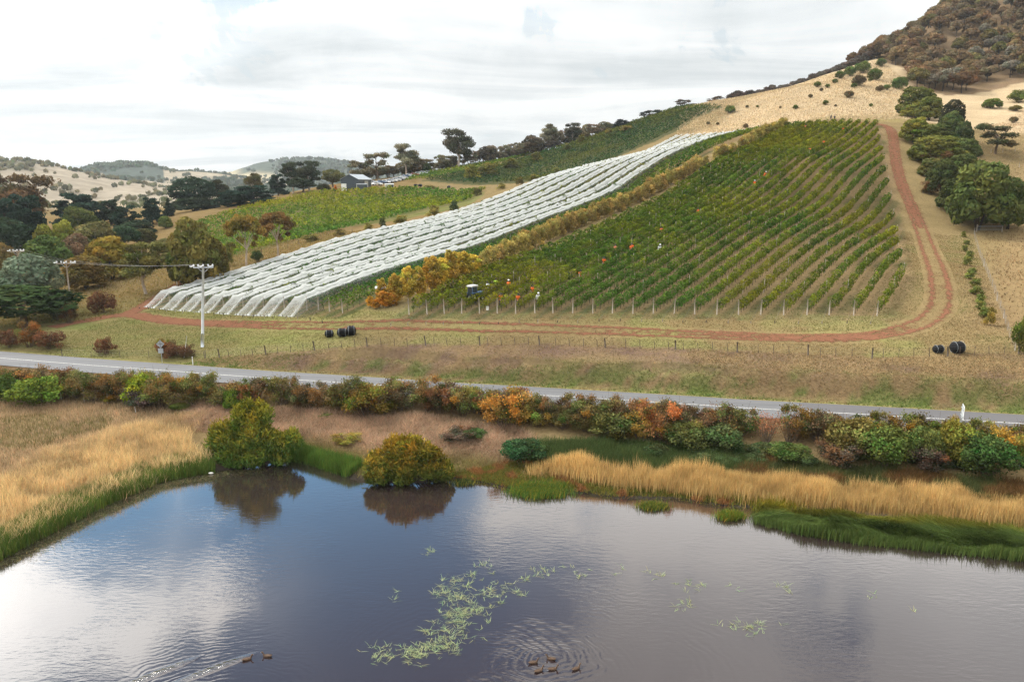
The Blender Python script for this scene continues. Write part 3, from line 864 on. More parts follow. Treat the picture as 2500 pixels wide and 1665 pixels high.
def b_euc(v):
    h, w_ = 14.0, 10.0
    C = []
    mb = MB()
    top = np.array([rng.normal() * .4, rng.normal() * .4, h * .55])
    limb(mb, (0, 0, -.4), top, .34, .2, .0, 7)
    for i in range(17 + v):
        a = i * 2.4 + rng.normal() * .3
        rr = rng.uniform(.12, .95) ** .7 * w_ * .38
        zz = h * rng.uniform(.40, .92) - rr * .1
        c = np.array([math.cos(a) * rr, math.sin(a) * rr, zz])
        s = rng.uniform(1.1, 1.9)
        C.append([*c, s * 1.15, s * 1.15, s * .75])
        limb(mb, top * rng.uniform(.55, 1.0), c, .13, .04, .1, 4, 4)
    C.append([0, 0, h * .92, 1.7, 1.7, 1.0])
    limb(mb, top, (0, 0, h * .9), .16, .05, 0, 4, 4)
    return dict(crown=crown(C, 6500, .34, lo=.2, cull=.4, orient=.42, aspect=2.0, spread=.25, droop=.6, noise=.3), trunk=mb.mesh('trunk', M['pale_bark'], True), h=h, w=w_)
def b_sparse(v):
    h, w_ = 11.0, 9.0
    C = []
    mb = MB()
    top = np.array([rng.normal() * .5, rng.normal() * .5, h * .45])
    limb(mb, (0, 0, -.4), top, .28, .18, .0, 6)
    for i in range(15):
        a = i * 2.4 + rng.normal() * .4
        rr = rng.uniform(.2, 1) ** .7 * w_ * .40
        c = np.array([math.cos(a) * rr, math.sin(a) * rr, h * rng.uniform(.32, .95) - rr * .08])
        s = rng.uniform(.8, 1.35)
        C.append([*c, s * 1.15, s * 1.15, s * .85])
        limb(mb, top, c, .12, .03, .08, 4, 4)
    return dict(crown=crown(C, 3300, .33, lo=.1, cull=.2, orient=.3, aspect=2.1, spread=.25, droop=.5, noise=.4), trunk=mb.mesh('trunk', M['bark'], True), h=h, w=w_)
def b_wattle(v):
    h, w_ = 8.0, 8.0
    C = []
    mb = MB()
    for i in range(26):
        a = i * 2.399 + rng.normal() * .2
        f = (i + .5) / 26
        rr = math.sqrt(f) * w_ * .37
        zz = h * (.80 - .52 * f ** 1.6) + rng.normal() * .25
        s = rng.uniform(1.0, 1.55)
        C.append([math.cos(a) * rr, math.sin(a) * rr, zz, s, s, s * .72])
    for i in range(10):
        a = i * .63 + rng.normal() * .2
        s = rng.uniform(.9, 1.3)
        C.append([math.cos(a) * w_ * .36, math.sin(a) * w_ * .36, h * rng.uniform(.18, .34), s, s, s * .9])
    for i in range(4):
        a = i * 1.6 + .4
        limb(mb, (rng.normal() * .2, rng.normal() * .2, -.4), (math.cos(a) * 1.6, math.sin(a) * 1.6, h * .55), .16, .07, .05, 5, 4)
    return dict(crown=crown(C, 7000, .33, lo=.72, cull=.8, orient=.62, aspect=1.8, spread=.16, warm=.09), trunk=mb.mesh('trunk', M['dark_bark'], True), h=h, w=w_)
def b_round(v):
    h, w_ = 11.0, 9.0
    C = []
    mb = MB()
    for i in range(30):
        d = unit(rng.normal(size=3))
        d[2] = abs(d[2]) * 1.0 - .35
        s = rng.uniform(1.0, 1.7)
        C.append([d[0] * w_ * .36, d[1] * w_ * .36, h * .55 + d[2] * h * .38, s * 1.1, s * 1.1, s])
    C.append([0, 0, h * .5, w_ * .3, w_ * .3, h * .28])
    limb(mb, (0, 0, -.4), (0, 0, h * .5), .35, .2, 0, 6)
    for i in range(5):
        a = i * 1.26
        limb(mb, (0, 0, h * .25), (math.cos(a) * 2.2, math.sin(a) * 2.2, h * .5), .15, .06, .05, 4, 4)
    return dict(crown=crown(C, 6000, .42, lo=.7, cull=.78, orient=.6, spread=.22, warm=.08), trunk=mb.mesh('trunk', M['bark'], True), h=h, w=w_)
def b_cypress(v):
    h, w_ = 11.0, 13.0
    C = []
    mb = MB()
    limb(mb, (0, 0, -.4), (0.2, 0.1, h * .9), .45, .12, 0, 6)
    for i in range(22):
        f = (i + .5) / 22
        a = i * 2.4 + rng.normal() * .3
        rr = w_ * .36 * (1 - f * .55) * rng.uniform(.45, 1.1)
        c = np.array([math.cos(a) * rr, math.sin(a) * rr, h * (.12 + .82 * f)])
        s = rng.uniform(1.5, 2.5) * (1 - f * .3)
        C.append([*c, s, s, s * .42])
        limb(mb, (0, 0, c[2] * .85), c, .12, .04, .04, 4, 4)
    return dict(crown=crown(C, 6500, .38, lo=.25, cull=.4, orient=.35, aspect=2.2, spread=.2, warm=.05, noise=.25), trunk=mb.mesh('trunk', M['dark_bark'], True), h=h, w=w_)
def b_cone(v):
    h, w_ = 9.0, 4.6
    C = []
    mb = MB()
    limb(mb, (0, 0, -.3), (0, 0, h * .95), .2, .04, 0, 5)
    for i in range(18):
        f = i / 17
        a = i * 2.4
        rr = w_ * .3 * (1 - f) ** .9
        s = .35 + .75 * (1 - f)
        C.append([math.cos(a) * rr, math.sin(a) * rr, h * (.08 + .88 * f), s, s, s * .75])
    return dict(crown=crown(C, 2600, .3, lo=.5, cull=.6, orient=.45, aspect=2, spread=.18, warm=.05, noise=.25), trunk=mb.mesh('trunk', M['dark_bark'], True), h=h, w=w_)
def b_poplar(v):
    h, w_ = 6.0, 3.4
    C = []
    mb = MB()
    limb(mb, (0, 0, -.3), (0, 0, h * .9), .075, .02, 0, 5)
    for i in range(16):
        f = (i + .5) / 16
        a = i * 2.4
        rr = w_ * .34 * math.sin(math.pi * (.12 + .80 * f)) * rng.uniform(.5, 1.1)
        c = np.array([math.cos(a) * rr, math.sin(a) * rr, h * (.20 + .72 * f)])
        s = rng.uniform(.5, .85) * (1 - .35 * f)
        C.append([*c, s, s, s * 1.05])
        limb(mb, (0, 0, max(.6, c[2] - 1.0)), c, .025, .008, .02, 3, 3)
    return dict(crown=crown(C, 4600, .18, lo=.25, cull=.3, orient=.35, aspect=1.4, spread=.2, warm=.10, noise=.3), trunk=mb.mesh('trunk', M['pale_bark'], True), h=h, w=w_)
def b_sapling(v):
    h, w_ = 3.4, 2.6
    C = []
    mb = MB()
    for j in range(3):
        limb(mb, (rng.normal() * .15, rng.normal() * .15, -.2), (rng.normal() * .45, rng.normal() * .45, h * .8), .03, .01, 0, 3, 4)
    for i in range(12):
        f = (i + .5) / 12
        a = i * 2.4
        rr = w_ * .34 * rng.uniform(.3, 1.1) * (1.1 - .5 * f)
        s = rng.uniform(.42, .68)
        C.append([math.cos(a) * rr, math.sin(a) * rr, h * (.16 + .74 * f), s, s, s * .95])
    return dict(crown=crown(C, 1300, .17, lo=.2, cull=.25, orient=.3, aspect=1.6, spread=.18, warm=.08, noise=.4), trunk=mb.mesh('stem', M['bark'], True), h=h, w=w_)
def b_sheoak(v):
    h, w_ = 8.0, 7.2
    C = []
    mb = MB()
    limb(mb, (0, 0, -.5), (rng.normal() * .3, rng.normal() * .3, h * .55), .2, .12, 0, 5)
    for i in range(15):
        a = i * 2.4 + rng.normal() * .2
        f = (i + .5) / 15
        rr = math.sqrt(f) * w_ * .36
        zz = h * (.84 - .34 * f ** 1.5) + rng.normal() * .2
        s = rng.uniform(.95, 1.4)
        C.append([math.cos(a) * rr, math.sin(a) * rr, zz, s, s, s * .85])
        if i % 3 == 0:
            limb(mb, (0, 0, h * .35), (math.cos(a) * rr, math.sin(a) * rr, zz), .08, .03, .04, 3, 3)
    return dict(crown=crown(C, 2600, .42, lo=.6, cull=.7, orient=.6, aspect=2.1, spread=.16, warm=.07, droop=.8, noise=.3), trunk=mb.mesh('trunk', M['dark_bark'], True), h=h, w=w_)
def b_hawthorn(v):
    h, w_ = 2.6, 3.4
    C = []
    mb = MB()
    for i in range(20):
        a = i * 2.4 + rng.normal() * .3
        rr = math.sqrt((i + .5) / 20) * w_ * .40
        zz = h * rng.uniform(.30, .90) - rr * .12
        s = rng.uniform(.34, .62)
        c = np.array([math.cos(a) * rr, math.sin(a) * rr, zz])
        C.append([*c, s, s, s * .85])
        limb(mb, (c[0] * .25, c[1] * .25, -.1), c + np.array([0, 0, s * .3]), .035, .01, .03, 3, 4)
    for i in range(38):                             # bare twigs that stand out of the crown
        a, rr = rng.uniform(0, 6.28), rng.uniform(.2, 1.0) * w_ * .42
        b_ = np.array([math.cos(a) * rr, math.sin(a) * rr, h * rng.uniform(.5, .85)])
        limb(mb, b_ * np.array([.7, .7, .6]), b_ + np.array([rng.normal() * .2, rng.normal() * .2, rng.uniform(.25, .6)]), .014, .005, .02, 3, 3)
    return dict(crown=crown(C, 5600, .085, lo=.12, cull=.3, orient=.3, aspect=1.5, spread=.32, warm=.24, noise=.6), trunk=mb.mesh('stems', M['bark'], True), h=h, w=w_)
def b_bush(v):
    h, w_ = 2.8, 3.4
    C = []
    mb = MB()
    for i in range(26):
        d = unit(rng.normal(size=3))
        d[2] = abs(d[2]) - .15
        s = rng.uniform(.35, .62)
        C.append([d[0] * w_ * .36, d[1] * w_ * .36, h * .38 + d[2] * h * .42, s, s, s * .85])
    C.append([0, 0, h * .4, w_ * .33, w_ * .33, h * .36])
    for i in range(5):
        a = i * 1.26
        limb(mb, (math.cos(a) * .15, math.sin(a) * .15, -.1), (math.cos(a) * .9, math.sin(a) * .9, h * .6), .05, .015, .04, 4, 4)
    return dict(crown=crown(C, 6500, .115, lo=.5, cull=.7, orient=.45, aspect=1.5, spread=.3, warm=.14, noise=.4), trunk=mb.mesh('stems', M['bark'], True), h=h, w=w_)
def b_clipped(v):
    h, w_ = 2.4, 2.6
    C = []
    mb = MB()
    for i in range(34):
        c = np.array([rng.uniform(-1, 1) * w_ * .37, rng.uniform(-1, 1) * w_ * .37, h * rng.uniform(.2, .82)])
        s = rng.uniform(.3, .45)
        C.append([*c, s, s, s])
    for i in range(4):
        limb(mb, (rng.normal() * .1, rng.normal() * .1, -.1), (rng.normal() * .5, rng.normal() * .5, h * .7), .04, .015, .02, 4, 3)
    return dict(crown=crown(C, 4200, .1, lo=.55, cull=.7, orient=.45, aspect=1.5, spread=.15, warm=.12, noise=.3), trunk=mb.mesh('stems', M['bark'], True), h=h, w=w_)
def b_bare(v):
    h, w_ = 3.0, 2.6
    mb = MB()
    tips = []
    for i in range(26):
        a = rng.uniform(0, 6.28)
        m = np.array([math.cos(a), math.sin(a), 0]) * rng.uniform(.1, .45)
        e = np.array([m[0] * 2.6, m[1] * 2.6, h * rng.uniform(.7, 1.0)])
        limb(mb, m * .3, e, .03, .008, .0, 3, 4)
        for j in range(5):
            f = rng.uniform(.4, 1)
            b_ = m * .3 + (e - m * .3) * f
            t_ = b_ + np.array([rng.normal() * .3, rng.normal() * .3, rng.uniform(.15, .5)])
            limb(mb, b_, t_, .012, .004, 0, 3, 3)
            tips.append(t_)
    tips = np.array(tips)
    P = np.repeat(tips, 6, 0) + rng.normal(size=(len(tips) * 6, 3)) * .14
    return dict(crown=leaf_mesh('crown', P, rng.normal(size=P.shape), np.full(len(P), .07), tints(np.zeros(len(P), int), 1, 0, .2, .15)), trunk=mb.mesh('stems', M['bark'], True), h=h, w=w_)
def b_umbrella(v):
    h, w_ = 10.0, 9.0
    C = []
    mb = MB()
    fork = np.array([rng.normal() * .2, rng.normal() * .2, h * .36])
    limb(mb, (0, 0, -.4), fork, .26, .2, 0, 7)
    for i in range(20):
        a = i * 2.4 + rng.normal() * .2
        f = (i + .5) / 20
        rr = math.sqrt(f) * w_ * .40
        c = np.array([math.cos(a) * rr, math.sin(a) * rr, h * (.88 - .22 * f ** 1.5) + rng.normal() * .2])
        s = rng.uniform(.8, 1.25)
        C.append([*c, s * 1.15, s * 1.15, s * .7])
        if i % 2 == 0:
            limb(mb, fork, c - np.array([0, 0, .3]), .12, .03, .06, 5, 5)
    for i in range(5):
        a = i * 1.3
        C.append([math.cos(a) * w_ * .3, math.sin(a) * w_ * .3, h * rng.uniform(.42, .58), .7, .7, .5])
    return dict(crown=crown(C, 6000, .27, lo=.2, cull=.45, orient=.45, aspect=1.9, spread=.2, droop=.5, noise=.3), trunk=mb.mesh('trunk', M['pale_bark'], True), h=h, w=w_)
for nm_, fn, nv in (('umbrella', b_umbrella, 2), ('euc', b_euc, 3), ('sparse', b_sparse, 3), ('wattle', b_wattle, 3), ('round', b_round, 2), ('cypress', b_cypress, 2), ('cone', b_cone, 1), ('poplar', b_poplar, 3), ('sapling', b_sapling, 3), ('sheoak', b_sheoak, 4), ('hawthorn', b_hawthorn, 4), ('bush', b_bush, 3), ('clipped', b_clipped, 2), ('bare', b_bare, 2)):
    proto(nm_, fn, nv)
_seq = [0]
def plant(kind, name, label, cat, base, h, w_, color, group=None, single=False, rz=None, part='trunk'):
    _seq[0] += 1
    pr_ = PROTO[kind][_seq[0] % len(PROTO[kind])]
    rz = rng.uniform(0, 6.28) if rz is None else rz
    s = (w_ / pr_['w'], w_ / pr_['w'], h / pr_['h'])
    t_ = thing(name, label, cat, base, rz, s, group)
    obj(part, pr_['trunk'], t_)
    obj('crown', pr_['crown'], t_, color=tuple(min(.8, v_ * 1.15) for v_ in color))
    return t_
def spot(px, ytop, wpx, Y=None, yb=None):
    """base point, height and width (m) of an upright thing seen in the photograph"""
    if yb is not None:
        b_ = ground(px, yb)
    else:
        a, bb, c = ray(px, ytop)
        xx = a / bb * Y
        b_ = np.array([xx, Y, float(height(xx, Y)[0])])
    top = at(px, ytop, b_[1])
    d_ = project(b_)[2][0]
    return b_, max(.5, top[2] - b_[2]), wpx * d_ / F
def splant(kind, name, label, cat, px, ytop, wpx, color, Y=None, yb=None, group=None, part='trunk', hk=1.0):
    b_, h, w_ = spot(px, ytop, wpx, Y, yb)
    return plant(kind, name, label, cat, b_, h * hk, w_, color, group, part=part)

# ------------------------------------------------------------------ vine rows
def vine_row(name, label, cat, group, p0, length, color, dens=42, leaf=.23, hgt=1.82, wid=.54, post=True, stump=True, s0=0.6, post_mat='post', low=.55, post_step=11.0):
    t_ = thing(name, label, cat, p0, 0, (1, 1, 1), group)
    n = int(dens * length)
    s_ = rng.uniform(s0, length, n)
    if dens > 20:                               # thin the far part of the row: it is seen smaller
        s_ = s_[rng.uniform(size=n) < np.clip(1.15 - s_ / 260.0, .45, 1)]
        n = len(s_)
    vid = np.floor(s_ / 1.15).astype(int)
    nv = vid.max() + 2
    vh = rng.normal(size=nv) * .16
    vw = 1 + rng.normal(size=nv) * .2
    vb = np.clip(1 + rng.normal(size=nv) * .13, .6, 1.4)
    gone = rng.uniform(size=nv) < .02          # a missing or weak vine here and there
    kp = ~gone[vid] | (rng.uniform(size=n) < .3)
    s_, vid = s_[kp], vid[kp]
    n = len(s_)
    ctr = np.abs((s_ / 1.15) % 1 - .5) * 2
    th = rng.uniform(0, 2 * math.pi, n)
    rr = rng.uniform(.55, 1.05, n)
    bulge = (1 - .28 * ctr ** 2)
    lat = np.cos(th) * wid * rr * vw[vid] * bulge
    hm = (hgt + low) / 2
    up = hm + np.sin(th) * (hgt - low) / 2 * rr * bulge + vh[vid] * (np.sin(th) > 0) + rng.normal(size=n) * .07
    big = leaf * np.clip(.85 + s_ / 260.0, .85, 1.5)
    X_ = p0[0] + DV[0] * s_ + DV[1] * lat
    Y_ = p0[1] + DV[1] * s_ - DV[0] * lat
    Z_ = height(X_, Y_, False) + up
    Nn = np.c_[np.cos(th) * DV[1], -np.cos(th) * DV[0], np.sin(th) * .9 + .1] * .75 + rng.normal(size=(n, 3)) * .3
    age = np.clip(fbm(X_ * .06, Y_ * .06, 3, 17) * 1.9 - .60 + rng.normal(size=n) * .09 + (vb[vid] - 1) * 1.2 + np.clip((s_ - 70) / 330.0, -.2, .25), 0, 1)[:, None]     # yellowing
    T = (1 - age) * np.array([[.72, 1.0, .75]]) + age * np.array([[2.1, 1.45, .55]])
    T = T * (vb[vid] * np.clip(1 + rng.normal(size=n) * .18, .5, 1.6))[:, None]
    me = leaf_mesh('foliage', np.c_[X_, Y_, Z_] - np.array(p0), Nn, big * rng.uniform(.7, 1.3, n), np.clip(T, .05, 3), 1.25)
    obj('foliage', me, t_, color=color)
    if post:
        mb = MB()
        lean = rng.normal(size=2) * .05 - DV * .06
        mb.tube([(0, 0, -.3), (lean[0] * .5, lean[1] * .5, 1.0), (lean[0], lean[1], 2.0 + rng.normal() * .04)], [.075, .072, .066], 7)
        obj('end_post', mb.mesh('end_post', M[post_mat], True), t_)
        if stump:
            a = -DV * (3.6 + rng.normal() * .15)
            zz = float(height(p0[0] + a[0], p0[1] + a[1])[0]) - p0[2]
            mb = MB().tube([(a[0], a[1], zz - .2), (a[0] - .03, a[1] - .05, zz + .34 + rng.normal() * .05)], [.06, .055], 6)
            obj('anchor_stump', mb.mesh('anchor_stump', M['dark_post'] if rng.uniform() < .5 else M['post'], True), t_)
            mb = MB().tube([(a[0], a[1], zz + .3), (lean[0], lean[1], 1.85)], .010, 3)
            obj('stay_wire', mb.mesh('stay_wire', M['wire']), t_)
        k = post_step * rng.uniform(.8, 1.1)
        while k < length - 2 and k < 110:
            q = DV * k
            zz = float(height(p0[0] + q[0], p0[1] + q[1], False)[0]) - p0[2]
            mb = MB().tube([(q[0], q[1], zz - .2), (q[0] + rng.normal() * .03, q[1], zz + 2.0)], [.045, .042], 5)
            obj('line_post', mb.mesh('line_post', M[post_mat]), t_)
            k += post_step
        # trunks of the individual vines, joined: too small and too many to pick apart
        mb = MB()
        for ss in np.arange(.9, min(length, 60), 1.15):
            q = DV * (ss + rng.normal() * .08)
            zz = float(height(p0[0] + q[0], p0[1] + q[1], False)[0]) - p0[2]
            mb.tube([(q[0], q[1], zz - .1), (q[0] + rng.normal() * .05, q[1] + rng.normal() * .05, zz + .45), (q[0] + rng.normal() * .05, q[1] + rng.normal() * .05, zz + .95)], [.035, .03, .025], 4, False)
        o_ = obj('vine_trunks', mb.mesh('vine_trunks', M['dark_bark']), t_)
        tag(o_, kind='stuff')
        mb = MB()
        for hh in (.85, 1.5):
            ss = np.linspace(0, min(length, 40), 14)
            q = np.array(p0)[None, :2] + DV[None] * ss[:, None]
            mb.tube(np.c_[q[:, 0] - p0[0], q[:, 1] - p0[1], height(q[:, 0], q[:, 1], False) - p0[2] + hh], .008, 3, False)
        obj('trellis_wire', mb.mesh('trellis_wire', M['wire']), t_)
    return t_
GREEN = (0.082, 0.116, 0.021)
nv_ = len(vine_start)
ordw = ['first', 'second', 'third', 'fourth', 'fifth', 'sixth', 'seventh', 'eighth', 'ninth', 'tenth', 'eleventh', 'twelfth', 'thirteenth', 'fourteenth', 'fifteenth', 'sixteenth', 'seventeenth', 'eighteenth', 'nineteenth', 'twentieth', 'twenty-first', 'twenty-second', 'twenty-third', 'twenty-fourth']
for i, (p, l) in enumerate(zip(vine_start, vine_len)):
    p = np.array([p[0], p[1], float(height(p[0], p[1])[0])])
    if i < 12:
        lb = 'green grapevine row with grey end post, %s row from the yellow autumn hedge' % ordw[i]
    else:
        lb = 'green grapevine row with grey end post, %s row from the bend of the dirt track' % ordw[nv_ - 1 - i]
    vine_row('vine_row', lb, 'vine row', 'grapevine rows on the open hillside', p, l - .5, GREEN, dens=100 if i < 16 else 84)
for i, p in enumerate(net_start):
    p = np.array([p[0], p[1], float(height(p[0], p[1])[0])])
    vine_row('netted_vine_row', 'vine row draped under white netting, %s row from the wooded dip' % ordw[i], 'vine row', 'vine rows under the white nets', p, net_len[i] - .5, (0.075, 0.105, 0.035), dens=27, leaf=.33, hgt=1.75, stump=True, post_step=24)
for i, p in enumerate(bare_start):
    p = np.array([p[0], p[1], float(height(p[0], p[1])[0])])
    vine_row('vine_row', 'dark green uncovered vine row, %s out from the white nets' % ordw[i], 'vine row', 'uncovered rows beside the nets', p, net_len[-1] * (.97, .96, .95)[i], (0.06, 0.105, 0.026), dens=44, leaf=.27, post_step=24)
# ------------------------------------------------------------------ bird nets over the vines
def net_sheet(i, ra, rb):
    """one white net lying over two neighbouring rows and pegged down in front of their end posts"""
    pa, pb = np.array(net_start[ra][:2]), np.array(net_start[rb][:2])
    la, lb = net_len[ra], net_len[rb]
    n = 460
    sA = np.r_[np.linspace(-3.0, 0, 9)[:-1], np.linspace(0, la + .8, n)]
    sB = np.r_[np.linspace(-3.0, 0, 9)[:-1], np.linspace(0, lb + .8, n)]
    A = pa[None] + DV[None] * sA[:, None]
    B = pb[None] + DV[None] * sB[:, None]
    lat = np.array([DV[1], -DV[0]])
    wob = fbm(sA * .3, sA * 0 + i * 7.3, 3, 3)
    w2 = fbm(sA * 1.1, sA * 0 + i * 3.3, 3, 13)
    # cross-section: (where between the rows, sideways metres, height, gather)
    sec = [(0, -.62, .55, .15), (0, -.50, 1.15, .12), (0, -.30, 1.75, .35), (0, 0, 2.0, .85), (.25, 0, 1.66, .58), (.5, 0, 1.46, .48), (.75, 0, 1.66, .60), (1, 0, 2.0, .95), (1, .30, 1.70, .12), (1, .46, 1.2, .0), (1, .54, .75, .0), (1, .60, .45, .15)]
    k = len(sec)
    V = np.empty((len(sA), k, 3))
    Gt = np.empty((len(sA), k))
    fr = np.clip(-sA / 3.0, 0, 1)                      # 0 over the rows, 1 at the pegs
    for j, (f, sx, h, gth) in enumerate(sec):
        ph = fbm(sA * .55 + j * .4, sA * 0 + i * 5.1 + j * .7, 3, 23)
        P = A * (1 - f) + B * f + lat[None] * (sx * (1 + .5 * (ph - .5)) * (1 + 1.15 * np.minimum(fr * 1.6, 1)))[:, None]
        zz = height(P[:, 0], P[:, 1], False)
        ridge = 1 if f in (0, 1) and sx == 0 else 0
        hh = h + (np.maximum(0, 1 - np.abs(((sA + i * 1.7 + f * 2.1) % 4.6) - 2.3) / .9) * .20 - .05 if ridge else 0) + (w2 - .5) * (.3 if ridge else .22) + (ph - .5) * .22 - (0 if ridge else .12 * (1 + np.sin(sA * 1.3 + i + j * .3)) * .5)
        apron = h * (1 - fr) ** (1.0 if ridge else 1.6)
        hh = np.where(fr > 0, np.clip(apron + (ph - .5) * .12 * (fr < .95), .03, 3), np.maximum(hh, .25))
        V[:, j, :2] = P
        V[:, j, 2] = zz + hh
        Gt[:, j] = gth + (wob - .5) * .45 * (gth < .5) - np.minimum(fr * 3, 1) * (.25 if gth > .8 else .28) + (fr > .9) * .6
    nn = len(sA)
    V += rng.normal(size=V.shape) * np.array([.012, .012, .012]) * (fr < .9)[:, None, None]
    ii = np.arange(nn * k).reshape(nn, k)
    Q = np.stack([ii[:-1, :-1], ii[:-1, 1:], ii[1:, 1:], ii[1:, :-1]], -1).reshape(-1, 4)
    base = np.array([pa[0], pa[1], float(height(*pa)[0])])
    t_ = thing('bird_net', 'white bird net draped over a pair of vine rows, %s net from the wooded dip' % ordw[i], 'net', base, 0, (1, 1, 1), 'white nets over the vines')
    obj('net_sheet', make_mesh('net_sheet', V.reshape(-1, 3) - base, [Q], [M['net']], True, {'gather': Gt.ravel()}), t_)
    for f in (0.02, .34, .66, .98):
        q = (A[0] * (1 - f) + B[0] * f) + lat * rng.normal() * .05
        zz = float(height(*q)[0])
        mb = MB().tube([(q[0] - base[0], q[1] - base[1], zz - base[2] - .1), (q[0] - base[0], q[1] - base[1] - .04, zz - base[2] + .32)], [.05, .045], 5)
        obj('peg', mb.mesh('peg', M['dark_post']), t_)
for i in range(8):
    net_sheet(i, 2 * i, 2 * i + 1)
# a black side net hangs along the last netted row and lies pegged out in front of it
pa = np.array(net_start[-1][:2]) + np.array([DV[1], -DV[0]]) * .75
ss = np.r_[-3.2, -1.6, 0, np.linspace(2, net_len[-1] * .96, 220)]
rows_ = []
Gt = []
for s_ in ss:
    for f, h in ((0, 1.5), (.12, .9), (.3, .35)) if s_ > 0 else ((0, 1.6 + s_ * .48), (1.2, 1.1 + s_ * .33), (3.2 + s_ * .2, .08)):
        q = pa + DV * s_ + np.array([DV[1], -DV[0]]) * (f + rng.normal() * .05)
        rows_.append((q[0], q[1], float(height(*q)[0]) + max(h, .05) + rng.normal() * .05))
        Gt.append(.5 if s_ > 0 else .2)
ii = np.arange(len(rows_)).reshape(-1, 3)
Q = np.stack([ii[:-1, :-1], ii[:-1, 1:], ii[1:, 1:], ii[1:, :-1]], -1).reshape(-1, 4)
o = obj('black_net', make_mesh('black_net', np.array(rows_), [Q], [M['dark_net']], True, {'gather': np.array(Gt)}))
tag(o, 'thin black side net hanging along the last white netted row', 'net')

# ------------------------------------------------------------------ vineyards further up the slope (small in the picture)
def far_rows(poly_px, spacing, color, label, group, name, dens, leaf, hgt=1.6, q0=0):
    P = pxpoly(poly_px)
    q = rowq(P[:, 0], P[:, 1])
    al = P @ DV
    k = 0
    for qq in np.arange(q.min() + spacing * .5, q.max(), spacing):
        ts_ = np.arange(al.min(), al.max(), 1.0)
        xs, ys = DV[1] * qq + DV[0] * ts_, -DV[0] * qq + DV[1] * ts_
        m = inside(xs, ys, P)
        if m.sum() < 5: continue
        a0, a1 = ts_[m][0], ts_[m][-1]
        p = np.array([DV[1] * qq + DV[0] * a0, -DV[0] * qq + DV[1] * a0])
        p = np.array([p[0], p[1], float(height(*p)[0])])
        vine_row(name, label, 'vine row', group, p, a1 - a0, color, dens=dens, leaf=leaf, hgt=hgt, wid=.5, post=False, s0=0)
        k += 1
far_rows([(440, 682), (530, 640), (700, 585), (860, 550), (1000, 520), (1140, 492), (1190, 464), (1000, 462), (850, 468), (771, 474), (700, 490), (640, 500), (564, 523), (500, 536), (450, 560), (440, 600)], 2.5, (0.11, 0.155, 0.026), 'green and yellow vine row on the flat below the dark shed', 'vine rows below the shed', 'vine_row', 12, .44)
far_rows([(1030, 442), (1180, 452), (1330, 440), (1480, 398), (1600, 345), (1700, 290), (1770, 262), (1650, 268), (1500, 318), (1400, 352), (1290, 385), (1180, 412)], 2.6, (0.055, 0.080, 0.032), 'dark green vine row on the spur behind the white nets', 'vine rows on the spur', 'vine_row', 14, .46)
far_rows([(985, 445), (1040, 440), (1180, 408), (1300, 378), (1420, 342), (1440, 335), (1300, 368), (1150, 400), (1020, 428)], 2.6, (0.12, 0.15, 0.03), 'bright green vine row below the skyline trees', 'vine rows below the skyline', 'vine_row', 11, .5)

